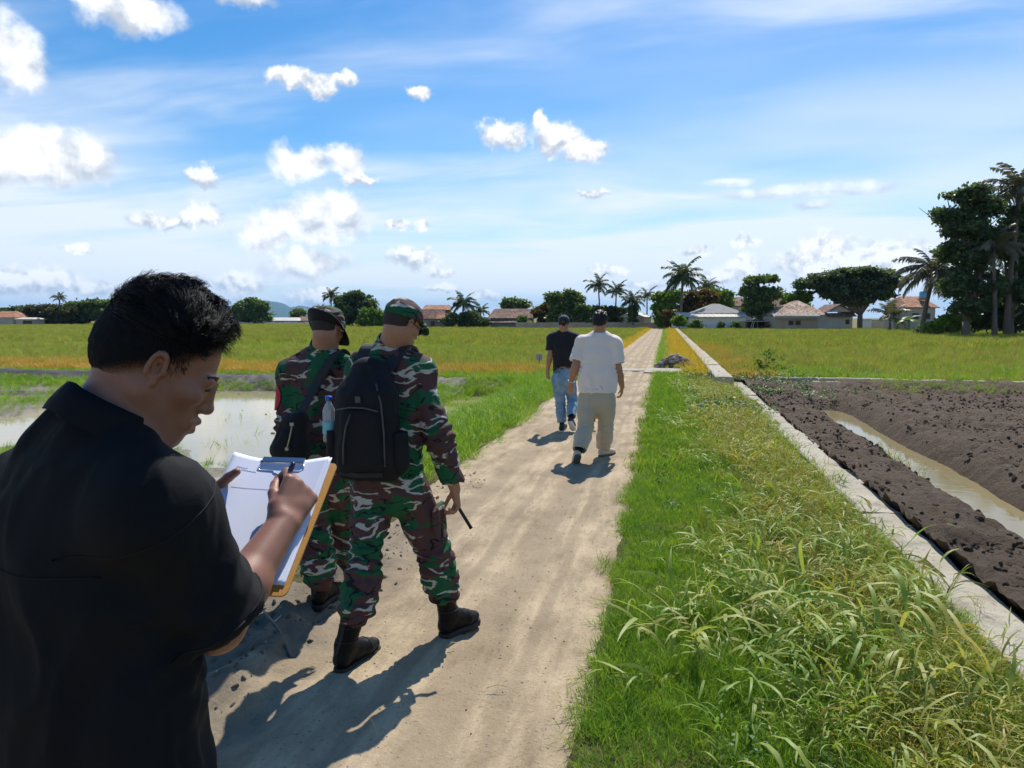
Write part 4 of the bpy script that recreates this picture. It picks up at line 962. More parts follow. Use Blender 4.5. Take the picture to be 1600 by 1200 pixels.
tree('broad_tree', 'big round dark tree between the two soldiers', 552, 146, 457, [(-14, 472, 14, 12), (4, 466, 14, 10), (20, 478, 16, 14), (-4, 490, 28, 16), (-22, 488, 10, 12)], mat=M_LEAF_DARK, leaf=.45, per=230, clump=.8)
tree('round_bush', 'bright round bush beside the capped soldier', 581, 138, 481, [(-6, 492, 12, 9), (8, 493, 12, 9), (0, 503, 20, 8)], mat=M_LEAF_BRIGHT, leaf=.4, per=230, clump=.7)
palm('bushy palm right of the tall tan-roofed house', 722, 724, 474, 128, 3.0, 22, .17, seed=6)
palm('smaller palm left of the long red-tiled house', 750, 751, 486, 130, 2.3, 16, .15, seed=7)
tree('round_bush', 'dark undergrowth at the foot of the bushy palm', 718, 126, 488, [(-12, 500, 14, 10), (14, 499, 14, 11), (34, 503, 12, 9)], mat=M_LEAF_DARK, leaf=.4, per=200, clump=.7)
tree('broad_tree', 'round tree behind the long red-tiled house', 803, 150, 465, [(-8, 475, 12, 7), (9, 475, 12, 6), (0, 488, 18, 10)], mat=M_LEAF, leaf=.5, per=170, clump=.9)
tree('round_bush', 'small green bush against the long red-tiled house', 817, 121, 490, [(0, 500, 7, 7), (1, 508, 9, 6)], mat=M_LEAF, leaf=.35, per=140, clump=.5)
tree('broad_tree', 'rust-tinged tree right of the long red-tiled house', 850, 128, 474, [(4, 482, 12, 7), (-6, 488, 14, 9), (4, 500, 16, 10)], mat=M_LEAF_RUST, leaf=.4, per=200, clump=.7)
tree('broad_tree', 'loose-topped green tree behind the man in the black cap', 882, 124, 456, [(-14, 466, 14, 7), (10, 463, 12, 8), (0, 478, 22, 10), (18, 472, 12, 8), (0, 496, 26, 14)], mat=M_LEAF, leaf=.42, per=210, clump=.75)
tree('broad_tree', 'green tree between the two men in shirts', 912, 122, 476, [(0, 484, 14, 9), (4, 498, 16, 12)], mat=M_LEAF, leaf=.42, per=200, clump=.7)
tree('broad_tree', 'thick green tree behind the head of the white-shirted man', 944, 123, 476, [(-6, 486, 14, 9), (8, 490, 13, 10), (0, 501, 18, 10)], mat=M_LEAF_OLIVE, leaf=.42, per=200, clump=.7)
tree('broad_tree', 'green tree right of the white-shirted man', 970, 124, 480, [(0, 488, 14, 9), (0, 501, 16, 10)], mat=M_LEAF, leaf=.42, per=200, clump=.7)
palm('slim tall palm left of a close pair', 938, 935, 446, 122, 2.7, 17, .13, seed=8)
palm('slim tall palm right of a close pair', 961, 963, 455, 124, 2.7, 17, .13, seed=9)
palm('dark shaggy palm with a leaf-clad trunk', 987, 988, 470, 118, 2.6, 22, .15, seed=10)
tree('round_bush', 'dark climber clothing the shaggy palm', 988, 118.4, 480, [(0, 484, 6, 8), (0, 496, 6, 9), (0, 505, 7, 8)], mat=M_LEAF_DARK, leaf=.35, per=170, clump=.5, trunk=.05)
palm('thin palm right of the shaggy palm', 1011, 1011, 463, 126, 2.4, 15, .12, seed=11)
# behind the white building
tree('broad_tree', 'bright green tree left of the tall coconut palm', 1044, 112, 455, [(-8, 466, 14, 9), (8, 462, 12, 8), (-6, 482, 20, 12), (-2, 498, 18, 10)], mat=M_LEAF_BRIGHT, leaf=.4, per=220, clump=.75)
tree('broad_tree', 'brown-green tree right of the tall coconut palm', 1088, 114, 452, [(-6, 466, 20, 10), (16, 464, 14, 9), (0, 482, 30, 12)], mat=M_LEAF_RUST, leaf=.4, per=220, clump=.8)
tree('broad_tree', 'light green tree behind the grey hip roof', 1124, 118, 450, [(-6, 462, 12, 8), (10, 460, 10, 6), (0, 474, 18, 9)], mat=M_LEAF_BRIGHT, leaf=.4, per=200, clump=.75)
palm('tall coconut palm towering over the white farm building', 1063, 1067, 432, 106, 3.7, 26, .2, seed=12)
palm('small palm peeping over the trees behind the white farm building', 1104, 1104, 449, 122, 2.8, 14, .14, seed=13)
tree('round_bush', 'rust-brown bush at the left end of the white farm building', 1050, 108, 488, [(-4, 492, 10, 8), (2, 503, 12, 8)], mat=M_LEAF_RUST, leaf=.35, per=150, clump=.6)
tree('broad_tree', 'leafy tree with a pale straight trunk left of the brick house', 1184, 103, 427, [(-8, 440, 10, 6), (14, 436, 16, 5), (-12, 458, 14, 10), (14, 458, 22, 10), (0, 478, 22, 14), (14, 490, 18, 14)], mat=M_LEAF, bark=M_PALEBARK, leaf=.36, per=210, clump=.7, trunk=.2)
tree('broad_tree', 'bright shrubby tree behind the brick house', 1243, 112, 455, [(-8, 466, 12, 8), (10, 464, 14, 8), (2, 476, 22, 9)], mat=M_LEAF_BRIGHT, leaf=.4, per=190, clump=.7)
tree('rain_tree', 'wide umbrella-shaped rain tree behind the brick house', 1324, 110, 415, [(10, 426, 34, 8), (48, 430, 30, 9), (-30, 434, 32, 9), (-58, 444, 24, 7), (66, 442, 14, 8), (20, 446, 44, 11), (-14, 456, 40, 10), (44, 458, 28, 10), (6, 470, 30, 8)], mat=M_LEAF_DARK, leaf=.40, per=230, clump=.8, trunk=.42, base_px=1346, flat=.5)
for px, d, tp, hw, lb, m in ((1062, 97, 492, 10, 'bright bush at the left corner of the white farm building', M_LEAF_BRIGHT), (1086, 98.5, 499, 9, 'second green bush along the white farm building', M_LEAF), (1126, 99.3, 504, 6, 'spiky dark plant halfway along the white farm building', M_LEAF_DARK), (1151, 99.3, 503, 9, 'straggly grey-green bush near the right end of the white farm building', M_LEAF)):
    tree('round_bush', lb, px, d, tp, [(0, tp + 5, hw * .6, 5), (-hw * .4, tp + 11, hw * .7, 5), (hw * .4, tp + 11, hw * .7, 5)], mat=m, leaf=.3, per=110, clump=.42, trunk=.05, group='bushes by the far buildings')
# the tall trees on the right
def bananas(px, d, h, n, label, seed):
    r = random.Random(seed); b = foot(px, d); root = empty('banana_plant', b); tag(root, label, 'plant', 'banana plants')
    MB().tube([(0, 0, -.2), (.05, 0, h * .3), (0, 0, h * .55)], [.14, .12, .09], 9).build('stem', M_LEAF_BRIGHT and plain('banana stem', (.16, .19, .07), .6, .3), root, True)
    for i in range(n):
        az = i * 2.4 + r.uniform(-.3, .3); rise = r.uniform(.5, 1.4); L = h * r.uniform(.5, .75); pts = []; p = Vector((0, 0, h * .5)); a = rise
        for s in range(8):
            pts.append(p.copy()); a -= r.uniform(.1, .32); p = p + Vector((math.cos(az) * math.cos(a), math.sin(az) * math.cos(a), math.sin(a))) * L / 7
        m = MB(); sd = Vector((-math.sin(az), math.cos(az), 0)); V = []
        for s, q in enumerate(pts):
            w = L * .16 * (math.sin(math.pi * min(1, .06 + s / 7.3)) ** .6); dr = Vector((0, 0, -w * .35))
            V += [q - sd * w + dr, q, q + sd * w + dr]
        m.poly(V, [f for s in range(7) for f in ((3 * s, 3 * s + 1, 3 * s + 4, 3 * s + 3), (3 * s + 1, 3 * s + 2, 3 * s + 5, 3 * s + 4))])
        m.build('leaf', M_BANANA, root, True)
bananas(1402, 88, 2.6, 9, 'banana plant left of its neighbour, in front of the grey yard wall', 1)
bananas(1420, 86, 3.0, 9, 'taller banana plant right of its neighbour, beside the orange-roofed house', 2)
palm('young palm with pale drooping fronds beside the rain tree trunk', 1391, 1391, 497, 90, 3.0, 12, .14, 'dusty', seed=21, weights=(3, 3, 2, 1, 0))
palm('leaning coconut palm with drooping fronds left of the tall trees', 1441, 1459, 424, 66, 3.6, 26, .2, 'dusty', seed=22, weights=(3, 4, 6, 7, 6))
tree('tall_tree', 'tall dark leafy tree with layered boughs, left of the edge palm', 1512, 61, 288, [(-2, 305, 30, 14), (-26, 335, 22, 10), (22, 325, 26, 18), (-6, 355, 34, 16), (30, 370, 26, 20), (-26, 392, 18, 18), (4, 405, 34, 22), (-12, 445, 26, 18), (26, 445, 26, 22), (0, 480, 22, 12)], mat=M_LEAF_DARK, leaf=.30, per=230, clump=.60, flat=.3, trunk=.34, group='tall trees on the right')
tree('tall_tree', 'dark leafy tree filling the right edge under the tallest palm', 1578, 63, 320, [(10, 345, 26, 26), (-10, 385, 24, 22), (14, 400, 26, 26), (0, 450, 30, 24), (30, 420, 24, 40), (50, 360, 30, 30), (60, 470, 34, 30)], mat=M_LEAF_DARK, leaf=.30, per=230, clump=.62, flat=.2, trunk=.26, group='tall trees on the right')
palm('tallest palm at the right edge rising above the dark trees', 1574, 1593, 300, 62, 3.6, 26, .2, 'dusty', seed=23, weights=(6, 5, 6, 5, 5))
palm('dusty palm with hanging brown fronds in front of the tall trees', 1556, 1552, 385, 60, 3.0, 20, .17, 'dusty', seed=24, weights=(1, 3, 5, 6, 6))
tree('round_bush', 'dark undergrowth between the trunks of the tall trees', 1546, 66, 485, [(-36, 492, 22, 18), (0, 498, 26, 20), (42, 495, 30, 22), (10, 478, 30, 14)], mat=M_LEAF_DARK, leaf=.34, per=200, clump=.55, trunk=.06, group='undergrowth on the right')
tree('round_bush', 'bright bush at the left foot of the tall trees', 1488, 63, 490, [(-8, 503, 12, 10), (8, 505, 12, 9), (-26, 512, 14, 7)], mat=M_LEAF_BRIGHT, leaf=.3, per=190, clump=.5, trunk=.05, group='undergrowth on the right')
tree('round_bush', 'mid-green bush on the earth mound right of the banana plants', 1456, 70, 508, [(-14, 515, 12, 6), (6, 513, 12, 7), (26, 516, 14, 6)], mat=M_LEAF, leaf=.3, per=150, clump=.45, trunk=.05, group='undergrowth on the right')
# weedy shrub standing in the right field near the wall
tree('round_bush', 'leafy green shrub at the near left corner of the right field', 1200, 21.5, 545, [(0, 556, 12, 10), (-16, 572, 14, 12), (14, 575, 16, 12), (0, 590, 26, 10), (30, 588, 16, 8)], mat=M_BANANA, leaf=.10, per=22, clump=.22, trunk=.015, group='shrubs', base_z=-.1)
# ------------------------------------------------------------------ solid modelling of figures: smooth unions of limbs meshed as one skin
def V3(*a): return np.array(a[0] if len(a) == 1 else a, float)
def unit(v): v = np.asarray(v, float); return v / (np.linalg.norm(v) + 1e-12)
class Field:
    def __init__(s, lo, hi, vox):
        s.v = vox; s.lo = np.asarray(lo, float); n = np.ceil((np.asarray(hi, float) - s.lo) / vox).astype(int) + 1
        s.n = n; s.D = np.full(n, 0.5, np.float32)
        s.ax = [s.lo[i] + vox * np.arange(n[i]) for i in range(3)]
    def _box(s, lo, hi):
        a = np.clip(np.floor((np.asarray(lo) - s.lo) / s.v).astype(int), 0, s.n); b = np.clip(np.ceil((np.asarray(hi) - s.lo) / s.v).astype(int) + 1, 0, s.n)
        if np.any(b <= a): return None, None
        sl = tuple(slice(a[i], b[i]) for i in range(3))
        X, Y, Z = [s.ax[i][sl[i]].astype(np.float32) for i in range(3)]
        return sl, (X[:, None, None], Y[None, :, None], Z[None, None, :])
    def _put(s, sl, d, k, op):
        A = s.D[sl]
        if op == 'add':
            if k > 0: h = np.maximum(k - np.abs(A - d), 0) / k; s.D[sl] = np.minimum(A, d) - h * h * k * .25
            else: s.D[sl] = np.minimum(A, d)
        else:
            d = -d
            if k > 0: h = np.maximum(k - np.abs(A - d), 0) / k; s.D[sl] = np.maximum(A, d) + h * h * k * .25
            else: s.D[sl] = np.maximum(A, d)
    def cone(s, a, b, ra, rb=None, k=.02, ax=None, sq=1.0, op='add'):
        a, b = V3(a), V3(b); rb = ra if rb is None else rb
        m = max(ra, rb) * max(1, sq) + k + 3 * s.v + .01
        sl, P = s._box(np.minimum(a, b) - m, np.maximum(a, b) + m)
        if sl is None: return s
        ba = b - a; L2 = float(ba @ ba) + 1e-12
        q = [P[i] - a[i] for i in range(3)]
        h = np.clip((q[0] * ba[0] + q[1] * ba[1] + q[2] * ba[2]) / L2, 0, 1)
        w = [q[i] - h * ba[i] for i in range(3)]; r = ra + (rb - ra) * h
        if ax is not None and sq != 1.0:
            ax = unit(ax); t = w[0] * ax[0] + w[1] * ax[1] + w[2] * ax[2]; f = 1 / sq - 1
            w = [w[i] + ax[i] * t * f for i in range(3)]
            d = (np.sqrt(w[0] ** 2 + w[1] ** 2 + w[2] ** 2) - r) * (min(1, sq) ** .5)
        else: d = np.sqrt(w[0] ** 2 + w[1] ** 2 + w[2] ** 2) - r
        s._put(sl, d.astype(np.float32), k, op); return s
    def ell(s, c, r, R=None, k=.015, op='add'):
        c, r = V3(c), V3(r); R = np.eye(3) if R is None else np.asarray(R)     # columns of R: the axes
        m = r.max() + k + 3 * s.v + .01; sl, P = s._box(c - m, c + m)
        if sl is None: return s
        q = [P[i] - c[i] for i in range(3)]
        u = [q[0] * R[0, j] + q[1] * R[1, j] + q[2] * R[2, j] for j in range(3)]
        k0 = np.sqrt(sum((u[j] / r[j]) ** 2 for j in range(3))); k1 = np.sqrt(sum((u[j] / r[j] ** 2) ** 2 for j in range(3))) + 1e-9
        s._put(sl, (k0 * (k0 - 1) / k1).astype(np.float32), k, op); return s
    def cut(s, p, n, k=0.0, box=None):
        """throw away what lies beyond the plane through p on the side n points to"""
        p, n = V3(p), unit(n)
        sl, P = s._box(*(box if box is not None else (s.lo, s.lo + s.v * s.n)))
        if sl is None: return s
        d = (P[0] - p[0]) * n[0] + (P[1] - p[1]) * n[1] + (P[2] - p[2]) * n[2]
        s._put(sl, (-d).astype(np.float32) + 0 * s.D[sl], k, 'sub'); return s
    def mesh(s, name, smooth=2, disp=None):
        D = s.D; ins = D < 0; n = s.n
        c = ins[:-1, :-1, :-1].astype(np.int8)
        for dx, dy, dz in ((1, 0, 0), (0, 1, 0), (0, 0, 1), (1, 1, 0), (1, 0, 1), (0, 1, 1), (1, 1, 1)):
            c = c + ins[dx:n[0] - 1 + dx, dy:n[1] - 1 + dy, dz:n[2] - 1 + dz]
        act = (c > 0) & (c < 8); I = np.argwhere(act); idx = np.full(act.shape, -1, np.int32); idx[tuple(I.T)] = np.arange(len(I))
        cor = [(a, b, e) for a in (0, 1) for b in (0, 1) for e in (0, 1)]
        val = {q: D[I[:, 0] + q[0], I[:, 1] + q[1], I[:, 2] + q[2]] for q in cor}
        acc = np.zeros((len(I), 3)); cnt = np.zeros(len(I))
        for q in cor:
            for ax in range(3):
                if q[ax] == 0:
                    p = list(q); p[ax] = 1; v0, v1 = val[q], val[tuple(p)]; m = (v0 < 0) != (v1 < 0)
                    t = np.where(m, v0 / np.where(m, v0 - v1, 1), 0)
                    pos = np.tile(np.array(q, float), (len(I), 1)); pos[:, ax] += t
                    acc += pos * m[:, None]; cnt += m
        V = s.lo + (I + acc / np.maximum(cnt, 1)[:, None]) * s.v
        Fs = []
        for ax in range(3):
            u, w = (ax + 1) % 3, (ax + 2) % 3
            A = [slice(None)] * 3; B = [slice(None)] * 3; A[ax] = slice(0, -1); B[ax] = slice(1, None)
            ch = ins[tuple(A)] != ins[tuple(B)]; E = np.argwhere(ch); fl = ins[tuple(A)][tuple(E.T)]
            ok = (E[:, u] > 0) & (E[:, w] > 0) & (E[:, u] < n[u] - 1) & (E[:, w] < n[w] - 1); E, fl = E[ok], fl[ok]
            q = []
            for du, dw in ((-1, -1), (0, -1), (0, 0), (-1, 0)):
                T = E.copy(); T[:, u] += du; T[:, w] += dw; q.append(idx[tuple(T.T)])
            q = np.stack(q, -1); q[~fl] = q[~fl][:, ::-1]; Fs.append(q)
        Fq = np.concatenate(Fs); Fq = Fq[(Fq >= 0).all(1)]
        ed = np.concatenate([Fq[:, [0, 1]], Fq[:, [1, 2]], Fq[:, [2, 3]], Fq[:, [3, 0]]])
        for _ in range(smooth):
            S = np.zeros_like(V); K = np.zeros(len(V))
            for j in range(3): S[:, j] = np.bincount(ed[:, 0], V[ed[:, 1], j], len(V)) + np.bincount(ed[:, 1], V[ed[:, 0], j], len(V))
            K = np.bincount(ed[:, 0], minlength=len(V)) + np.bincount(ed[:, 1], minlength=len(V))
            V = V * .5 + .5 * S / np.maximum(K, 1)[:, None]
        if disp is not None:
            a, b, c2, d2 = V[Fq[:, 0]], V[Fq[:, 1]], V[Fq[:, 2]], V[Fq[:, 3]]; fn = np.cross(c2 - a, d2 - b); N = np.zeros_like(V)
            for j in range(4):
                for i in range(3): N[:, i] += np.bincount(Fq[:, j], fn[:, i], len(V))
            N /= np.linalg.norm(N, axis=1)[:, None] + 1e-12
            V = V + N * disp(V)[:, None]
        return mesh_np(name, V, Fq, True)

def creases(amp, f=9.0, st=(1, 1, .45), seed=0.0, fine=.35):
    """cloth folds: ridged noise stretched along the drop of the cloth"""
    def d(V):
        P = V * np.array(st) * f + seed
        w = np.stack([fbm(P * .6 + 9, 2), fbm(P * .6 + 23, 2), fbm(P * .6 + 41, 2)], -1)
        a = 1 - np.abs(fbm(P + w * .9, 2)) * 2.2; b = 1 - np.abs(fbm(P * 2.3 + w, 2)) * 2.0
        return amp * (np.maximum(a, -.2) - .35 + fine * (b - .4))
    return d
def bands(pts, amp, step, jit=1.0, seed=0.0):
    """rings of folds round a limb, strongest at given places: pts = [(centre, reach)]"""
    def d(V):
        s = 0
        for c, reach, axd in pts:
            q = V - V3(c); t = q @ unit(axd); r = np.exp(-(np.linalg.norm(q, axis=1) / reach) ** 2)
            ph = fbm(V * 9 + seed, 3) * jit * 3
            s = s + amp * r * (np.sin(t / step * 6.283 + ph))
        return s
    return d
def both(*fs): return lambda V: sum(f(V) for f in fs)

# --- materials of people
def skin_mat(name, c, rough=.5):
    def f(g):
        p = geo_pos(g); n = g.noise(p, 35, 5, .6)
        col = g.mix(n, tuple(k * .84 for k in c), tuple(min(1, k * 1.12) for k in c))
        b = g.n('ShaderNodeBump', {'Height': g.noise(p, 420, 4, .6), 'Strength': .25, 'Distance': .002}).outputs[0]
        return g.n('ShaderNodeBsdfPrincipled', {'Base Color': col, 'Roughness': rough, 'Normal': b, 'Subsurface Weight': .12, 'Subsurface Radius': (.012, .005, .003), 'Subsurface Scale': 1.0, 'Specular IOR Level': .45}).outputs[0]
    return material(name, f)
M_SKIN = skin_mat('brown skin', (.29, .128, .080))
M_SKIN2 = skin_mat('warm brown skin', (.40, .20, .125))
def cloth_mat(name, c, rough=.85, var=.12, weave=900, sheen=.15, bump=.25, big=6.0):
    def f(g):
        p = geo_pos(g); n = g.noise(p, big, 5, .6)
        col = g.mix(n, tuple(k * (1 - var) for k in c), tuple(min(1, k * (1 + var)) for k in c))
        h = g.math('ADD', g.math('MULTIPLY', g.noise(p, weave, 2, .5), .35), g.noise(p, 45, 4, .6))
        b = g.n('ShaderNodeBump', {'Height': h, 'Strength': bump, 'Distance': .004}).outputs[0]
        return g.n('ShaderNodeBsdfPrincipled', {'Base Color': col, 'Roughness': rough, 'Normal': b, 'Sheen Weight': sheen, 'Sheen Roughness': .5, 'Specular IOR Level': .25}).outputs[0]
    return material(name, f)
M_BLACKSHIRT = cloth_mat('black shirt cotton', (.0058, .0062, .008), .85, .2, sheen=.0)
M_BLACKTEE = cloth_mat('black jersey', (.016, .016, .019), .85, .2)
M_TEE = cloth_mat('pale grey-beige jersey', (.80, .69, .61), .85, .05)
M_KHAKI = cloth_mat('beige trouser cotton', (.47, .40, .29), .85, .08)
def denim_f(g):
    p = geo_pos(g); n = g.noise(p, 9, 5, .6)
    c = g.mix(g.smooth(n, .35, .7), (.15, .25, .35), (.27, .385, .48))
    b = g.n('ShaderNodeBump', {'Height': g.noise(p, 60, 4, .6), 'Strength': .3, 'Distance': .004}).outputs[0]
    return g.n('ShaderNodeBsdfPrincipled', {'Base Color': c, 'Roughness': .85, 'Normal': b}).outputs[0]
M_DENIM = material('faded blue denim', denim_f)
def camo_f(g):
    v = geo_pos(g)
    wv = g.n('ShaderNodeTexNoise', {'Vector': v, 'Scale': 7.0, 'Detail': 2.0}).outputs[1]
    p = g.vmath('ADD', v, g.vmath('SCALE', g.vmath('SUBTRACT', wv, (.5, .5, .5)), scale=.11))
    def field(loc, rot, sc, scale, detail=1.5):
        m = g.mapping(p, loc=loc, rot=rot, scale=sc); return g.noise(m, scale, detail, .5)
    brush = g.math('MULTIPLY', g.math('SUBTRACT', g.noise(g.mapping(p, rot=(.3, .6, .4), scale=(1, 1, 4.0)), 38.0, 3, .65), .5), .10)
    f1 = g.math('ADD', field((0, 0, 0), (.2, .5, .3), (.8, .8, 1.35), 7.6), brush)
    f2 = g.math('ADD', field((4.1, 2.2, 7.3), (.5, -.6, .2), (.75, .75, 1.7), 7.8), brush)
    f3 = g.math('ADD', field((9.3, 5.1, 1.7), (-.4, .5, .8), (.6, .6, 2.0), 8.8), g.math('MULTIPLY', brush, 1.3))
    st = lambda x, a: g.smooth(x, a - .006, a + .006)
    c = g.mix(st(f1, .515), (.092, .045, .043), (.013, .105, .042))
    rid = g.math('ABSOLUTE', g.math('SUBTRACT', f3, .5))                       # narrow curved brush strokes
    tan = g.math('MULTIPLY', g.math('SUBTRACT', 1.0, st(rid, .036)), st(f2, .522))
    c = g.mix(tan, c, (.52, .48, .41))
    f4 = g.math('ADD', field((2.7, 8.8, 3.3), (.7, .3, -.5), (.7, .7, 1.9), 9.6), brush)
    rid2 = g.math('ABSOLUTE', g.math('SUBTRACT', f4, .49))
    c = g.mix(g.math('MULTIPLY', g.math('SUBTRACT', 1.0, st(rid2, .020)), g.math('SUBTRACT', 1.0, st(f2, .50))), c, (.010, .012, .012))
    c = g.mix(.16, c, g.mix(1.0, c, g.noise(v, 260, 2, .5, out=1), 'MULTIPLY'))
    b = g.n('ShaderNodeBump', {'Height': g.math('ADD', g.noise(v, 50, 4, .6), g.math('MULTIPLY', g.noise(v, 700, 2, .5), .3)), 'Strength': .3, 'Distance': .004}).outputs[0]
    return g.n('ShaderNodeBsdfPrincipled', {'Base Color': c, 'Roughness': .8, 'Normal': b, 'Specular IOR Level': .25}).outputs[0]
M_CAMO = material('camouflage cloth', camo_f)
M_HAIR = plain('black hair', (.009, .0085, .0095), .46, .3, 60, .3, 500, spec=.35)
M_CROPBLACK = plain('short black hair', (.007, .007, .008), .85, .4, 150, .8, 800, spec=.12)
M_CROP = plain('close-cropped hair', (.045, .033, .028), .7, .35, 90, .8, 700)
M_LEATHER = plain('black leather', (.006, .006, .007), .42, .2, 25, .3, 220, spec=.14)
M_RUBBER = plain('black rubber', (.012, .012, .012), .75, .2, 25, .3, 120)
M_NYLON = plain('black nylon', (.007, .007, .009), .72, .2, 12, .35, 420, spec=.3)
M_STRAP = plain('charcoal webbing', (.016, .0165, .02), .75, .2, 12, .4, 300)
M_GREYZIP = plain('grey zip tape', (.07, .07, .075), .6, .2, 30)
M_WHITE = plain('white rubber', (.62, .61, .58), .6, .08, 20)
M_EYE = plain('eye white', (.55, .52, .48), .25, .05, 20)
M_IRIS = plain('dark iris', (.02, .012, .008), .15, .1, 50)

def frame(fwd, up):
    f = unit(fwd); l = unit(np.cross(up, f)); u = np.cross(f, l); return np.stack([f, l, u], 1)   # columns forward, left, up
def head_sdf(F, c, R, s=1.0, face=True, ears=True):
    """skull, jaw and features; local axes forward, left, up"""
    c = V3(c); W = lambda x, y, z: c + R @ (np.array([x, y, z]) * s)
    E = lambda x, y, z, a, b, d, k=.012, op='add', RR=None: F.ell(W(x, y, z), np.array([a, b, d]) * s, R if RR is None else RR, k * s, op)
    Cn = lambda p, q, ra, rb, k=.01, op='add', ax=None, sq=1.0: F.cone(W(*p), W(*q), ra * s, rb * s, k * s, ax, sq, op)
    E(-.008, 0, .038, .096, .074, .088, .02); E(-.03, 0, .02, .075, .070, .07, .02)
    E(.030, 0, -.025, .060, .060, .080, .03)
    for y in (-1, 1):
        Cn((.0, y * .056, -.045), (.068, y * .020, -.104), .018, .017, .03)
        E(.062, y * .043, -.018, .028, .022, .020, .02)
        Cn((.084, y * .046, .016), (.094, y * .008, .014), .0085, .0085, .014)
    E(.076, 0, -.104, .019, .024, .017, .02)
    E(.070, 0, -.070, .030, .036, .030, .02)
    if face:
        E(.080, 0, -.018, .024, .024, .040, .012)
        Cn((.090, 0, .014), (.106, 0, -.028), .0085, .0100, .012); E(.1085, 0, -.033, .0115, .0125, .0105, .008)
        for y in (-1, 1):
            E(.097, y * .0125, -.0365, .011, .0078, .0078, .006)
            E(.106, y * .036, .0, .015, .015, .009, .012, 'sub')
            E(.078, y * .032, .0005, .0145, .0145, .0130, .002)
            Cn((.087, y * .020, .0065), (.084, y * .046, .005), .0042, .0038, .005)
            Cn((.088, y * .020, -.0075), (.085, y * .044, -.006), .0036, .0032, .005)
            Cn((.094, y * .022, -.0650), (.1045, y * .0, -.0600), .0052, .0068, .005)
            Cn((.092, y * .020, -.0745), (.1010, y * .0, -.0780), .0058, .0076, .005)
        Cn((.102, -.016, -.0695), (.102, .016, -.0695), .0016, .0016, .002, 'sub')
    if ears:
        for y in (-1, 1):
            a = .22; RE = R @ np.array([[math.cos(a), 0, -math.sin(a)], [0, 1, 0], [math.sin(a), 0, math.cos(a)]])
            n = 15; pts = []
            for i in range(n):
                t = -2.3 + 4.3 * i / (n - 1)      # helix rim from the front top round the back to the lobe
                pts.append(np.array([-.002 - .0125 * math.sin(t + .35), y * (.077 + .008 * (1 if t > -1.2 else .4)), .002 + .026 * math.cos(t + .35)]))
            E(.000, y * .076, .000, .0115, .007, .025, .004, RR=RE)
            E(.002, y * .087, .001, .0072, .0125, .016, .003, 'sub', RE)
            for p, q in zip(pts[:-1], pts[1:]): F.cone(W(*p), W(*q), .0042 * s, .0042 * s, .003 * s)
            E(.006, y * .077, -.024, .0068, .005, .008, .004)
            E(.016, y * .076, -.002, .004, .004, .006, .003)
    return F
def hand_sdf(F, w, fwd, palm, curl=(.35, .4, .45, .5), s=1.0, thumb=(.55, .35), spread=.06, side=None, tcurl=.3):
    """w: wrist; fwd: towards the fingers; palm: the way the palm faces; side: +1 when the thumb lies at fwd x palm, -1 the other way"""
    f = unit(fwd); n = V3(palm); n = unit(n - f * (n @ f)); t = np.cross(f, n) * (side or 1); w = V3(w)
    for i, o in enumerate((.031, .011, -.010, -.029)):
        F.cone(w + f * .005 * s + t * o * .55 * s, w + f * (.086 - .004 * abs(i - 1)) * s + t * o * s, .0145 * s, .0115 * s, .012 * s)
    F.cone(w + f * .03 * s + n * .006 * s + t * .012 * s, w + f * .05 * s + n * .006 * s - t * .015 * s, .016 * s, .016 * s, .012 * s)
    lens = ((.040, .025, .020), (.044, .028, .021), (.041, .026, .021), (.032, .020, .018))
    for i, (o, L, cu) in enumerate(zip((.031, .011, -.010, -.029), lens, curl)):
        p = w + f * (.086 - .004 * abs(i - 1)) * s + t * o * s; a = cu * .8; sp = spread * (1.5 - i) * .5
        for j, l in enumerate(L):
            dv = unit(f * math.cos(a) + n * math.sin(a) + t * sp * (1 if j == 0 else .4)); q = p + dv * l * s
            F.cone(p, q, (.0098 - .0011 * j) * s, (.0090 - .0012 * j) * s, .003 * s); p = q; a += cu * (1.25 if j == 0 else .8)
    p = w + f * .022 * s + t * .026 * s + n * .006 * s; a, b = thumb
    F.cone(w + f * .008 * s + t * .014 * s, p, .017 * s, .015 * s, .012 * s)
    dv = unit(f * math.cos(a) + t * math.sin(a) + n * b)
    for j, l in enumerate((.038, .030, .024)):
        q = p + dv * l * s; F.cone(p, q, (.0125 - .0012 * j) * s, (.0112 - .0014 * j) * s, .004 * s); p = q
        dv = unit(dv - t * tcurl * .8 + n * tcurl * .25 + f * tcurl * .5)
    return p
def part_of(o, parent):
    """parent a piece whose vertices are in world space to a part whose vertices are too"""
    o.parent = parent; o.matrix_parent_inverse = Matrix.Identity(4); return o
from mathutils.bvhtree import BVHTree
def seam_on(part, starts, dirs, rad, mat, name='seam'):
    me = part.data; bv_ = BVHTree.FromPolygons([v.co[:] for v in me.vertices], [p.vertices[:] for p in me.polygons]); pts = []
    for p, d in zip(starts, dirs):
        h = bv_.ray_cast(Vector(p), Vector(d).normalized(), 1.0)
        if h[0] is not None: pts.append(h[0] + h[1] * rad * .3)
    if len(pts) > 2: part_of(MB().tube(pts, rad, 5, cap=True).build(name, mat, None, True), part)
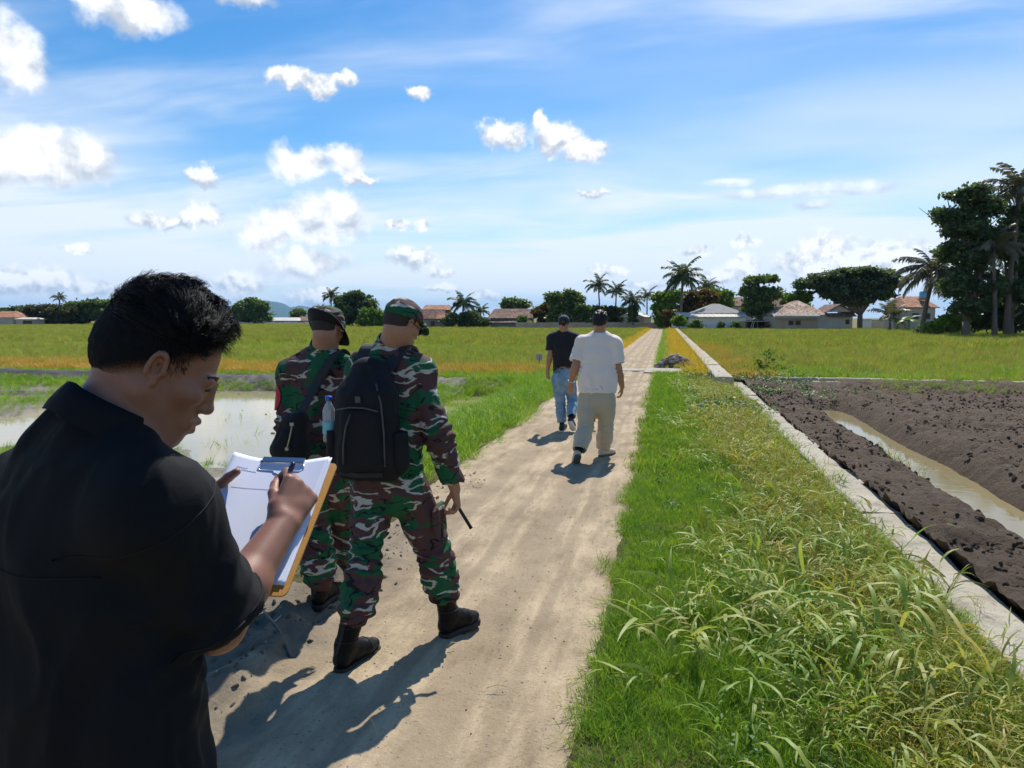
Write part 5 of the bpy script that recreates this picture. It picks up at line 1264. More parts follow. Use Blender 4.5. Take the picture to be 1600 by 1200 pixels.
def boot_pair_part(root, heel, toe, up, shaft_top, voxel, kind='boot', mats=None, sole_h=.028, s=1.0, laces=True):
    """one boot or shoe from heel to toe (points on the sole's underside)"""
    heel, toe, u = V3(heel), V3(toe), unit(up); f = unit(toe - heel); L = np.linalg.norm(toe - heel); u = unit(u - f * (u @ f)); sd = np.cross(u, f)
    P = lambda a, h, y=0: heel + f * a * L + u * h + sd * y
    pts = [heel, toe, V3(shaft_top)]; lo = np.min(pts, 0) - .09; hi = np.max(pts, 0) + .09
    F = Field(lo, hi, voxel)
    F.cone(P(.13, sole_h + .030), P(.42, sole_h + .030), .034 * s, .035 * s, .02); F.cone(P(.42, sole_h + .028), P(.68, sole_h + .022), .038 * s, .042 * s, .02, u, .78)
    F.cone(P(.68, sole_h + .020), P(.84, sole_h + .018), .042 * s, .036 * s, .02, u, .74)
    top = V3(shaft_top)
    if kind == 'boot':
        ank = P(.22, sole_h + .085); F.cone(ank, top, .045 * s, .054 * s, .02); F.cone(P(.16, sole_h + .03), ank, .038 * s, .045 * s, .02); F.cone(P(.30, sole_h + .075), P(.62, sole_h + .035), .040 * s, .036 * s, .03)
    else:
        ank = P(.2, sole_h + .055); F.cone(P(.16, sole_h + .03), ank, .035 * s, .036 * s, .02); F.cone(P(.30, sole_h + .045), P(.60, sole_h + .03), .036 * s, .034 * s, .03)
        F.cut(P(.2, sole_h + .078), unit(u * 1.0 - f * .15))
    F.cut(P(.5, sole_h - .004), -u)
    o = attach(add(kind, F.mesh(kind, 2, creases(.0012, 40, (1, 1, 1))), mats[0]), root)
    F = Field(lo, hi, voxel)
    F.cone(P(.15, sole_h * .5), P(.5, sole_h * .5), .040 * s, .036 * s, .01); F.cone(P(.5, sole_h * .5), P(.70, sole_h * .5), .036 * s, .046 * s, .01); F.cone(P(.70, sole_h * .5), P(.86, sole_h * .5), .046 * s, .038 * s, .01)
    F.cut(P(.5, sole_h), u).cut(P(.5, 0), -u)
    so = add('sole', F.mesh('sole', 1), mats[1]); attach(so, root); m = so.matrix_parent_inverse.copy(); so.parent = o; so.matrix_parent_inverse = m @ Matrix.Identity(4)
    so.matrix_parent_inverse = Matrix.Identity(4)
    if kind == 'boot':
        ax_ = unit(top - P(.22, sole_h + .085)); lat = sd
        ringp = lambda c_, r_: ([c_ + (f * math.cos(t) + lat * math.sin(t)) * r_ for t in np.linspace(0, 6.2, 26)], [-(f * math.cos(t) + lat * math.sin(t)) for t in np.linspace(0, 6.2, 26)])
        for h_ in (.18, .55):
            q_, d_ = ringp(P(.22, sole_h + .085) * (1 - h_) + top * h_, .14); seam_on(o, q_, d_, .0022, M_STRAP)
        b_ = P(.22, sole_h + .06); seam_on(o, [b_ * (1 - t) + top * t - f * .15 for t in np.linspace(0, .98, 12)], [f] * 12, .006, M_STRAP, 'back_stay')
        seam_on(o, [P(.66, sole_h + .02) + (u * math.cos(t) + lat * math.sin(t)) * .12 for t in np.linspace(-1.5, 1.5, 16)], [-(u * math.cos(t) + lat * math.sin(t)) for t in np.linspace(-1.5, 1.5, 16)], .0022, M_STRAP, 'toe_seam')
        cp = MB().tube([top + (f * math.cos(t) + lat * math.sin(t)) * .052 * s for t in np.linspace(0, 6.2832, 26)], .0095, 8, cap=False); part_of(cp.build('collar_pad', M_NYLON, None, True), o)
        # cleats under the sole
        cl_ = MB()
        for a_ in (.04, .14, .24, .50, .60, .70, .80, .90):
            w_ = .034 if a_ < .3 else (.042 if a_ < .85 else .030)
            cl_.ribbon([P(a_, .002, -w_), P(a_, .002, w_)], tuple(f), .016, .010)
        part_of(cl_.build('tread', M_RUBBER, None), o)
    if laces and kind == 'boot':
        b = MB(); fr = lambda h, y: P(.22, sole_h + .085) * (1 - h) + top * h + f * (.046 + .006 * h) * s + sd * y
        for i in range(5):
            h = .1 + .17 * i
            b.tube([fr(h, -.02), fr(h + .04, 0) + f * .004, fr(h + .09, .02)], .0026, 5); b.tube([fr(h, .02), fr(h + .04, 0) + f * .005, fr(h + .09, -.02)], .0026, 5)
        for i in range(3):
            a = .36 + .085 * i; q = lambda y, e=0: P(a, sole_h + .105 - .22 * (a - .30) + e, y); b.tube([q(-.022), q(0, .005), q(.022)], .0028, 5)
        lc = b.build('laces', M_STRAP, o, True); lc.matrix_parent_inverse = Matrix.Identity(4)
    return o
def grid_for(pts, pad, vox):
    P = np.array([V3(p) for p in pts]); return Field(P.min(0) - pad, P.max(0) + pad, vox)

def person(J, fwd, head_R, label, vox, build, shirt, trousers, shoes, skin, head_s=.9, hands=None, hand_vox=None, shirt_kw={}, trouser_kw={}, shoe_kw={}, group=None):
    """J: joints in metres. body = one skin (head, neck, trunk, arms, hands); clothing as children"""
    J = {k: V3(v) for k, v in J.items()}; f = unit(fwd); rt = np.cross(f, [0, 0, 1.0]); rt = unit(rt)
    base = (J['heelL'] + J['heelR']) / 2
    root = empty('person', (base[0], base[1], 0.0)); tag(root, label, 'person', group)
    sh_mid = (J['shL'] + J['shR']) / 2; pel = (J['hipL'] + J['hipR']) / 2
    chest = sh_mid * .72 + pel * .28; belly = sh_mid * .35 + pel * .65; nb = J['neck']
    # ---- skin
    F = grid_for([J[k] for k in ('head', 'neck', 'shL', 'shR', 'elL', 'elR', 'wrL', 'wrR', 'hipL', 'hipR')], .22, hand_vox or vox)
    head_sdf(F, J['head'], head_R, head_s)
    hc = J['head'] + head_R @ np.array([-.028, 0, -.05]) * head_s
    F.cone(hc, nb + (sh_mid - nb) * .3, .053 * build['neck'], .060 * build['neck'], .03)
    for a in ('L', 'R'):
        F.cone(nb, J['sh' + a], .045, .045, .04); F.cone(J['sh' + a], J['el' + a], .046 * build['arm'], .038 * build['arm'], .02); F.cone(J['el' + a], J['el' + a] * .65 + J['wr' + a] * .35, .037 * build['arm'], .039 * build['arm'], .02)
        F.cone(J['el' + a] * .65 + J['wr' + a] * .35, J['wr' + a], .039 * build['arm'], .0255 * build['arm'], .02)
        fw, pn, cu, th, sd = hands[a]
        hand_sdf(F, J['wr' + a], fw, pn, cu, .98, th, .06, sd)
    F.cone(chest, belly, build['chest'] * .75, build['belly'] * .75, .05, f, .62); F.cone(belly, pel, build['belly'] * .75, build['hip'] * .75, .05, f, .65)
    body = attach(add('body', F.mesh('body', 1), skin), root)
    # ---- shirt
    K = dict(sleeve='long', hem=pel[2] - .02, loose=1.0, collar=True, crease=(.010, 8.0), slv=(.062, .054, .044)); K.update(shirt_kw)
    pts = [J[k] for k in ('neck', 'shL', 'shR', 'elL', 'elR', 'wrL', 'wrR', 'hipL', 'hipR')]
    F = grid_for(pts, .2, vox); lo = K['loose']
    up0 = sh_mid * .93 + pel * .07
    for a in ('L', 'R'):
        r0, r1, r2 = K['slv']
        if K['sleeve'] == 'long':
            F.cone(J['sh' + a], J['el' + a], r0, r1, .03); F.cone(J['el' + a], J['wr' + a], r1, r2, .03)
            e = J['wr' + a] - unit(J['wr' + a] - J['el' + a]) * .012; dv = unit(J['wr' + a] - J['el' + a]); ri = r2 - .006
        else:
            e = J['sh' + a] * (1 - K['sleeve']) + J['el' + a] * K['sleeve']; dv = unit(J['el' + a] - J['sh' + a]); ri = r1 - .006
            F.cone(J['sh' + a], e + dv * .03, r0, r1, .03)
        F.cut(e, dv, 0, (e - .13 + dv * .05, e + .13 + dv * .05)); F.cone(e - dv * .05, e + dv * .08, ri * .8, ri, .004, op='sub')
    kk = .025
    F.cone(up0, chest, build['chest'] * .92 * lo, build['chest'] * lo, kk, f, .60); F.cone(chest, belly, build['chest'] * lo, build['belly'] * lo, .03, f, .66)
    hemp = pel + (pel - belly) * .25; F.cone(belly, hemp, build['belly'] * lo, build['hip'] * K.get('flare', 1.02) * lo, .03, f, .70)
    F.cone(J['shL'], J['shR'], .062 * lo, .062 * lo, .06); F.cone(nb + (sh_mid - nb) * .25, sh_mid, .066, .08, .06)
    for a in ('L', 'R'): F.cone(nb + (sh_mid - nb) * .15, J['sh' + a], .05, .062 * lo, .05)
    F.cut((0, 0, K['hem']), (0, 0, -1))
    F.cone((pel[0], pel[1], K['hem'] - .1), (pel[0], pel[1], K['hem'] + .02), build['hip'] * K.get('flare', 1.02) * lo * .93, build['hip'] * K.get('flare', 1.02) * lo * .90, .0, f, .66, 'sub')
    nk = unit(hc - nb)
    F.cone(nb + nk * .02, nb + nk * .2, .062 * build['neck'], .075 * build['neck'], .006, op='sub'); F.cut(nb + nk * .055 + rt * 0, nk, 0, (nb - .11, nb + .13))
    am, fq = K['crease']; sd = base[0] * 3
    fold = both(creases(am, fq, (1, 1, .5), sd), bands([(J['elL'], .10, J['elL'] - J['shL']), (J['elR'], .10, J['elR'] - J['shR'])], am * .7, .045, seed=sd))
    so = attach(add('shirt', F.mesh('shirt', 2, fold), shirt), root)
    if K['collar']:
        C = grid_for([nb], .16, vox * .7); C.cone(nb + nk * .012, nb + nk * .062, .070 * build['neck'], .066 * build['neck'], .0, f, 1.05); C.cone(nb - nk * .05, nb + nk * .14, .060 * build['neck'], .060 * build['neck'], .004, op='sub')
        C.cut(nb + nk * .060 - f * .0, nk); C.cut(nb + nk * .002, -nk)
        part_of(add('collar', C.mesh('collar', 1, creases(.003, 16)), shirt), so)
    # ---- trousers
    T = dict(r=(.088, .066, .060), hem=.0, blouse=0.0, crease=(.010, 8.0), waist=0.02, cuts=True); T.update(trouser_kw)
    kn = ['knL', 'knR', 'anL', 'anR', 'hipL', 'hipR']
    F = grid_for([J[k] for k in kn] + [pel + np.array([0, 0, .12])], .16, vox)
    top = pel + np.array([0, 0, T['waist']])
    F.cone(top + np.array([0, 0, .04]), pel, build['hip'] * .86, build['hip'] * .93, .05, f, .68)
    bt = -f * .028
    for a in ('L', 'R'):
        r0, r1, r2 = T['r']; hip, knee, an = J['hip' + a], J['kn' + a], J['an' + a]
        F.cone(hip + bt * .9 + np.array([0, 0, .01]), hip + bt + np.array([0, 0, -.05]), .075, .085, .05)
        F.cone(hip, hip * .5 + knee * .5, r0, r0 * .93, .03); F.cone(hip * .5 + knee * .5, knee, r0 * .93, r1, .03)
        end = knee * T['hem'] + an * (1 - T['hem'])
        F.cone(knee, knee * .55 + end * .45, r1, r1 * 1.06, .03); F.cone(knee * .55 + end * .45, end, r1 * 1.06, r2, .03)
        dv = unit(end - knee)
        if T['blouse']: F.cone(end - dv * .05, end - dv * .015, r2 + T['blouse'], r2 + T['blouse'] * .4, .03)
        else:
            F.cut(end - dv * .01, dv, 0, (end - .11 + dv * .06, end + .11 + dv * .06)); F.cone(end - dv * .05, end + dv * .1, r2 - .012, r2 - .007, .0, op='sub')
    am, fq = T['crease']
    fold = both(creases(am, fq, (1, 1, .55), sd + 5), bands([(J['kn' + a] - f * .03, .12, J['an' + a] - J['kn' + a]) for a in 'LR'] + [(J['kn' + a] * T['hem'] + J['an' + a] * (1 - T['hem']), .11, J['an' + a] - J['kn' + a]) for a in 'LR'], am * .8, .05, seed=sd + 2))
    attach(add('trousers', F.mesh('trousers', 2, fold), trousers), root)
    # ---- shoes
    S = dict(kind='boot', mats=(M_LEATHER, M_RUBBER), sole_h=.028, s=1.0, laces=True); S.update(shoe_kw)
    for a in ('L', 'R'):
        shaft = J['an' + a] + unit(J['kn' + a] - J['an' + a]) * .12
        b = boot_pair_part(root, J['heel' + a], J['toe' + a], J.get('upf' + a, V3(0, 0, 1)), shaft, vox * .8, S['kind'], S['mats'], S['sole_h'], S['s'], S['laces'])
        if S['kind'] == 'boot':
            sk = MB().tube([tuple(J['an' + a] * .8 + J['kn' + a] * .2), tuple(shaft), tuple(shaft + unit(J['kn' + a] - J['an' + a]) * .1)], .046, 14); attach(sk.build('sock', M_NYLON, None, True), root)
        else:
            sk = MB().tube([tuple(V3(J['heel' + a]) + .2 * (V3(J['toe' + a]) - V3(J['heel' + a])) + unit(J.get('upf' + a, V3(0, 0, 1))) * .06), tuple(J['an' + a]), tuple(J['an' + a] + unit(J['kn' + a] - J['an' + a]) * .1)], .036, 12); attach(sk.build('sock', M_NYLON, None, True), root)
    return root, body, so
def shell_cap(F_src_c, R, s, prims, vox, disp=None, name='hair', cuts=()):
    F = grid_for([F_src_c], .2 * s + .05, vox)
    c = V3(F_src_c)
    for (x, y, z, a, b, d) in prims: F.ell(c + R @ (np.array([x, y, z]) * s), np.array([a, b, d]) * s, R, .015)
    for (p, n) in cuts: F.cut(c + R @ (np.array(p) * s), R @ np.array(n, float))
    return F.mesh(name, 1, disp)
def gp(px, py, z=0.0):
    r = _fw + _rt * ((px - 800) / F_PX) + _up * ((600 - py) / F_PX); t = (z - EYE) / r.z; return Vector((0, 0, EYE)) + r * t
def camdir(right, upw, away):
    """a direction given as right / up / away from the eye's level heading"""
    h = Vector((-math.sin(YAW), math.cos(YAW), 0)); return np.array(_rt * right + Vector((0, 0, 1)) * upw + h * away)
# ------------------------------------------------------------------ the two soldiers
def A(px, py, d): return np.array(at(px, py, d))
S1_FWD = unit(camdir(.25, 0, .97))
J1 = dict(head=A(628, 506, 3.36), neck=A(606, 546, 3.40), shL=A(563, 578, 3.43), shR=A(655, 582, 3.37), elL=A(541, 664, 3.47), wrL=A(566, 700, 3.70),
          elR=A(684, 683, 3.33), wrR=A(711, 764, 3.40), hipL=A(581, 757, 3.41), hipR=A(636, 757, 3.37), knL=A(570, 872, 3.31), anL=A(548, 992, 3.15),
          knR=A(680, 868, 3.46), anR=A(700, 946, 3.57), heelL=np.array(gp(524, 1058, .004)), toeL=np.array(gp(592, 1014, .004)), heelR=np.array(gp(688, 1000, .004)), toeR=A(748, 972, 3.72))
HR1 = frame(camdir(.66, -.42, .62), camdir(.36, .9, .30))
J1['upfR'] = V3(camdir(-.25, .95, -.25))
s1, s1_body, s1_shirt = person(J1, S1_FWD, HR1, 'soldier in camouflage with peaked cap and black backpack, striding along the track', .0065,
    dict(neck=1.0, arm=1.05, chest=.178, belly=.160, hip=.170), M_CAMO, M_CAMO, None, M_SKIN2, .90,
    hands={'R': (camdir(.12, -1, .1), camdir(-.9, -.2, -.3), (.75, .8, .85, .9), (.4, .7), 1), 'L': (camdir(.3, .1, .9), camdir(.5, -.5, .1), (.6, .7, .7, .7), (.5, .4), 1)}, hand_vox=.0055,
    shirt_kw=dict(hem=at(600, 752, 3.39).z, crease=(.015, 7.5), slv=(.068, .062, .050), flare=1.10), trouser_kw=dict(r=(.094, .078, .070), hem=.33, blouse=.010, crease=(.015, 8.0)), shoe_kw=dict(kind='boot', sole_h=.032), group='soldiers')
# close-cropped hair, cap, sunglasses
c, R, s = J1['head'], HR1, .90
attach(add('hair', shell_cap(c, R, s, [(-.012, 0, .034, .0985, .0775, .090), (-.034, 0, .005, .077, .073, .072)], .005, None, 'hair', [((0, 0, -.05), (.25, 0, -1)), ((.03, 0, 0), (1, 0, -.35))]), M_CROP), s1)
cap = shell_cap(c, R, s, [(-.006, 0, .048, .108, .088, .084), (-.006, 0, .03, .106, .086, .06)], .005, creases(.004, 14, (1, 1, 1), 3), 'cap', [((0, 0, .030), (.12, 0, -1))])
cap = attach(add('cap', cap, M_CAMO), s1)
F = grid_for([c], .26, .004); W1 = lambda x, y, z: c + R @ (np.array([x, y, z]) * s)
F.ell(W1(.095, 0, .036), np.array([.078, .076, .020]) * s, R @ np.array([[math.cos(.42), 0, math.sin(.42)], [0, 1, 0], [-math.sin(.42), 0, math.cos(.42)]]), .0); F.ell(W1(.088, 0, .020), np.array([.082, .084, .020]) * s, R @ np.array([[math.cos(.42), 0, math.sin(.42)], [0, 1, 0], [-math.sin(.42), 0, math.cos(.42)]]), .0, 'sub')
F.cut(W1(.070, 0, 0), R @ np.array([-1, 0, 0.]))
part_of(add('visor', F.mesh('visor', 1), M_CAMO), cap)
b = MB()
for y in (-1, 1): b.ribbon([W1(-.072, y * .062, .040), W1(-.092, y * .040, .040), W1(-.106, y * .0, .040)], R[:, 2].tolist(), .024 * s, .004)
part_of(b.build('adjuster', plain('sage webbing', (.10, .125, .085), .85), None), cap)
gl = empty('sunglasses', J1['head']); tag(gl, 'dark sunglasses on the soldier in the peaked cap', 'sunglasses')
M_LENS = plain('dark lens', (.01, .01, .012), .12, .1)
for y in (-1, 1):
    F = grid_for([c], .2, .004); F.ell(W1(.098, y * .034, -.002), np.array([.008, .030, .021]) * s, R, .0); attach(add('lens', F.mesh('lens', 1), M_LENS), gl)
    attach(MB().tube([W1(.090, y * .062, .006), W1(.05, y * .074, .008), W1(-.010, y * .082, .012), W1(-.03, y * .082, -.004)], .0022, 6).build('temple', M_RUBBER, None, True), gl)
attach(MB().tube([W1(.104, -.01, .004), W1(.106, 0, .007), W1(.104, .01, .004)], .002, 6).build('bridge', M_RUBBER, None, True), gl)
# chevrons of wear: sleeve pocket flap and trouser cargo pocket
def pocket(root_part, c, nrm, upv, w, h, mat, t=.012, vox=.0055):
    n = unit(nrm); u = unit(V3(upv) - n * (V3(upv) @ n)); sd = np.cross(u, n); F = grid_for([c], max(w, h) * .5 + .06, vox); c = V3(c)
    Rm = np.stack([sd, u, n], 1)
    for a in (-1, 1): F.cone(c + sd * a * w * .36 - u * h * .36, c + sd * a * w * .36 + u * h * .36, .018, .018, .01, n, t / .018)
    for a in (-.18, 0, .18): F.cone(c + sd * a * w - u * h * .38, c + sd * a * w + u * h * .38, .020, .020, .02, n, t / .020)
    return part_of(add('pocket', F.mesh('pocket', 1, creases(.003, 14)), mat), root_part)
def child(root, name): return [o for o in root.children if o.name.split('.')[0] == name][0]
tr1 = child(s1, 'trousers')
mid = (J1['hipR'] + J1['knR']) / 2; rt1 = unit(np.cross(S1_FWD, [0, 0, 1]))
pocket(tr1, mid + rt1 * .088 + S1_FWD * .01, rt1, J1['hipR'] - J1['knR'], .15, .17, M_CAMO, .014)
# short black stick in the right hand
hp = J1['wrR'] + unit(camdir(.12, -1, .1)) * .085
st = empty('baton', hp); tag(st, 'short black stick held in the capped soldier\'s right hand', 'stick')
attach(MB().tube([hp + camdir(-.012, .03, -.0), hp + camdir(.0, .0, .0), hp + camdir(.062, -.105, .0)], [.008, .0085, .0085], 10).build('shaft', M_RUBBER, None, True), st)
attach(MB().tube([hp + camdir(.062, -.105, .0), hp + camdir(.066, -.112, 0)], [.0095, .0095], 10).build('tip', M_LEATHER, None, True), st)

# backpack
def backpack():
    root = empty('backpack', A(592, 640, 3.2)); tag(root, 'black backpack on the back of the soldier in the peaked cap', 'backpack')
    vox = .006; f = S1_FWD; rt = rt1; up = np.array([0, 0, 1.0]); up = unit(up - f * .0)
    c0 = A(574, 655, 3.235)                      # middle of the pack
    P = lambda x, y, z: c0 + rt * x + f * y + up * z
    F = grid_for([c0], .36, vox)
    for x in (-.085, 0, .085): F.cone(P(x, .0, -.20), P(x * .78, 0, .10), .085, .076, .03, f, .95)
    for x in (-.05, 0, .05): F.cone(P(x, .01, .10), P(x * .7, .035, .215), .080, .050, .05, f, .9)
    F.cone(P(-.09, .01, -.215), P(.09, .01, -.215), .07, .07, .03)
    F.cut(P(0, 0, -.275), -up)
    body = attach(add('pack_body', F.mesh('pack_body', 2, creases(.006, 7, (1, 1, .6), 4)), M_NYLON), root)
    F = grid_for([c0], .34, vox)
    for x in (-.065, 0, .065): F.cone(P(x, -.060, -.19), P(x * .85, -.055, .015), .058, .052, .03, f, .8)
    F.cut(P(0, 0, -.262), -up)
    fp = part_of(add('front_pocket', F.mesh('front_pocket', 2, creases(.004, 9, (1, 1, .6), 8)), M_NYLON), body)
    arc = [P(-.105 + .0 * t, -.10, -.2 + .2 * t) for t in np.linspace(0, 1, 5)] + [P(-.105 + .03 * t + .0, -.104, .0 + .055 * math.sin(t * 1.57)) for t in np.linspace(0.3, 1, 4)] + [P(-.05 + .1 * t, -.108, .058) for t in np.linspace(.2, 1, 4)]
    z = MB(); z.tube([P(-.066, -.112, -.19), P(-.064, -.113, -.10), P(-.05, -.112, -.02), P(-.03, -.106, .035)], .0042, 6); part_of(z.build('zipper', M_GREYZIP, None, True), body)
    z = MB(); z.tube([P(.118, -.078, -.20), P(.117, -.080, -.05), P(.105, -.078, .08), P(.075, -.062, .17)], .0042, 6); part_of(z.build('zipper', M_GREYZIP, None, True), body)
    z = MB(); z.tube([P(-.10, -.098, .052), P(-.03, -.112, .066), P(.04, -.112, .066), P(.10, -.098, .05)], .004, 6); part_of(z.build('zipper', M_GREYZIP, None, True), body)
    z = MB(); z.box((-.012, -.003, -.014), (.012, .003, .014), Matrix.Translation(Vector(P(.0, -.092, .10))) @ Matrix.Rotation(YAW, 4, 'Z')); part_of(z.build('badge', M_GREYZIP, None), body)
    F = grid_for([c0], .34, vox); F.cone(P(.165, .0, -.19), P(.16, .0, -.06), .05, .045, .02, rt, .75); F.cut(P(0, 0, -.05), up); attach(add('side_pocket', F.mesh('side_pocket', 1, creases(.004, 9)), M_NYLON), root)
    F = grid_for([c0], .34, vox); F.cone(P(-.165, .0, -.19), P(-.165, .0, -.06), .05, .05, .02, rt, .75); F.cut(P(0, 0, -.05), up); attach(add('side_pocket', F.mesh('side_pocket', 1, creases(.004, 9)), M_NYLON), root)
    # padded straps over the shoulders
    for a, sg in (('L', -1), ('R', 1)):
        sh = J1['sh' + a]; b = MB(); nk = J1['neck']
        top = sh * .58 + nk * .42 + np.array([0, 0, .065])
        pts = [P(sg * .055, .05, .205), P(sg * .075, .09, .235) * .6 + (top - f * .055) * .4, top - f * .045 + up * .004, top + up * .010 + f * .02, top + f * .10 - up * .035, sh * .7 + nk * .3 + f * .135 - up * .16, sh * .8 + nk * .2 + f * .13 - up * .24]
        pp = [Vector(p) for p in pts]; fine = []
        for i in range(len(pp) - 1):
            p0, p1, p2, p3 = pp[max(i - 1, 0)], pp[i], pp[i + 1], pp[min(i + 2, len(pp) - 1)]
            for t in np.linspace(0, 1, 5)[:-1]: fine.append(.5 * ((2 * p1) + (p2 - p0) * t + (2 * p0 - 5 * p1 + 4 * p2 - p3) * t * t + (3 * p1 - p0 - 3 * p2 + p3) * t ** 3))
        fine.append(pp[-1])
        b.ribbon(fine, [tuple(rt)] * len(fine), .062, .014); attach(b.build('strap', M_STRAP, None), root)
    hb = MB(); hb.tube([P(-.035, .055, .225), P(-.025, .045, .262), P(.025, .045, .262), P(.035, .055, .225)], .008, 8); attach(hb.build('carry_handle', M_STRAP, None, True), root)
    bt = MB(); bt.ribbon([P(-.10, -.085, -.235), P(0, -.10, -.24), P(.11, -.085, -.235)], tuple(up), .02, .005); attach(bt.build('base_strap', M_STRAP, None), root)
    # bottle in the left side pocket
    o = empty('water_bottle', P(-.185, .0, -.12)); tag(o, 'clear plastic water bottle with a blue cap in the backpack side pocket', 'bottle')
    def pet(g): return g.n('ShaderNodeBsdfPrincipled', {'Base Color': (.86, .9, .92, 1), 'Roughness': .12, 'Transmission Weight': .7, 'IOR': 1.33}).outputs[0]
    q = lambda z: P(-.188, -.008, z)
    attach(MB().tube([q(-.11), q(-.105), q(-.02), q(.035), q(.058), q(.07), q(.085)], [.026, .030, .030, .029, .020, .012, .012], 18).build('bottle_body', material('clear plastic', pet), None, True), o)
    attach(MB().tube([q(.082), q(.102)], [.0155, .0155], 16).build('bottle_cap', plain('blue plastic', (.02, .12, .55), .35, .05), None, True), o)
    attach(MB().tube([q(-.07), q(-.015)], [.0307, .0307], 18, cap=False).build('bottle_label', plain('teal paper label', (.18, .48, .58), .5, .3, 25), None, True), o)
backpack()

# second soldier
S2_FWD = unit(camdir(.22, 0, .975))
J2 = dict(head=A(512, 514, 3.93), neck=A(504, 548, 3.97), shL=A(456, 582, 4.00), shR=A(548, 580, 3.94), elL=A(449, 668, 3.97), wrL=A(455, 742, 4.04),
          elR=A(557, 668, 3.98), wrR=A(560, 718, 4.17), hipL=A(481, 745, 3.98), hipR=A(527, 745, 3.95), knL=A(494, 845, 3.92), anL=A(503, 924, 3.90),
          knR=A(541, 838, 4.16), anR=A(552, 886, 4.38), heelL=np.array(gp(492, 956, .004)), toeL=np.array(gp(530, 925, .004)), heelR=np.array(gp(548, 902, .004)), toeR=np.array(gp(585, 880, .004)))
HR2 = frame(camdir(.50, -.38, .78), camdir(.15, .93, .34))
s2_, s2_body, s2_shirt = person(J2, S2_FWD, HR2, 'soldier in camouflage with floppy hat and sling bag, half hidden behind the clipboard', .0075,
    dict(neck=1.0, arm=1.05, chest=.180, belly=.165, hip=.172), M_CAMO, M_CAMO, None, M_SKIN2, .90,
    hands={'R': (camdir(.2, -.2, .9), camdir(-.6, -.6, .1), (.5, .5, .5, .5), (.5, .4), 1), 'L': (camdir(.1, -1, .1), camdir(.9, 0, .2), (.4, .4, .5, .5), (.4, .4), -1)}, hand_vox=.007,
    shirt_kw=dict(hem=at(500, 742, 3.96).z, crease=(.015, 7.5), slv=(.068, .060, .050), flare=1.10), trouser_kw=dict(r=(.092, .078, .072), hem=.30, blouse=.010, crease=(.015, 8.0)), shoe_kw=dict(kind='boot', sole_h=.032), group='soldiers')
c, R, s = J2['head'], HR2, .90
attach(add('hair', shell_cap(c, R, s, [(-.012, 0, .034, .0985, .0775, .090), (-.034, 0, .005, .077, .073, .072)], .006, None, 'hair', [((0, 0, -.035), (.25, 0, -1)), ((.03, 0, 0), (1, 0, -.35))]), M_CROP), s2_)
hat = attach(add('hat', shell_cap(c, R, s, [(-.006, 0, .060, .106, .092, .082), (-.006, 0, .03, .110, .094, .05)], .006, creases(.007, 13, (1, 1, 1), 3), 'hat', [((0, 0, .022), (.05, 0, -1))]), M_CAMO), s2_)
def hat_brim(c, R, s):
    n, m = 44, 6; V = []; W = lambda x, y, z: c + R @ (np.array([x, y, z]) * s)
    for lay in (0, 1):
        for j in range(m):
            t = j / (m - 1)
            for i in range(n):
                a = 6.2832 * i / n; back = .5 - .5 * math.cos(a); rr = 1 + t * (.50 - .22 * back)
                lift = (.072 * back ** 1.5 - .070 * (1 - back)) * t ** 1.1 + .010 * t * math.sin(3 * a + 1)
                V.append(W(-.006 + .110 * rr * math.cos(a), .094 * rr * math.sin(a), .022 + lift - lay * .005 - .006))
    Fq, mi = [], []
    for lay in (0, 1):
        o = lay * n * m
        for j in range(m - 1):
            for i in range(n):
                q = (o + j * n + i, o + j * n + (i + 1) % n, o + (j + 1) * n + (i + 1) % n, o + (j + 1) * n + i); Fq.append(q if lay == 0 else q[::-1]); mi.append(lay)
    for i in range(n): Fq.append(((m - 1) * n + i, (m - 1) * n + (i + 1) % n, n * m + (m - 1) * n + (i + 1) % n, n * m + (m - 1) * n + i)); mi.append(0)
    me = mesh_np('brim', V, Fq, True); me.materials.append(M_CAMO); me.materials.append(M_NYLON)
    me.polygons.foreach_set('material_index', np.array(mi, np.int32)); return me
part_of(add('brim', hat_brim(c, R, s), M_CAMO), hat)
b = MB(); W2 = lambda x, y, z: c + R @ (np.array([x, y, z]) * s)
b.ribbon([W2(-.006 + .1095 * math.cos(a), .0945 * math.sin(a), .036) for a in np.linspace(0, 6.283, 30)], R[:, 2].tolist(), .022, .003); part_of(b.build('hat_band', M_STRAP, None), hat)
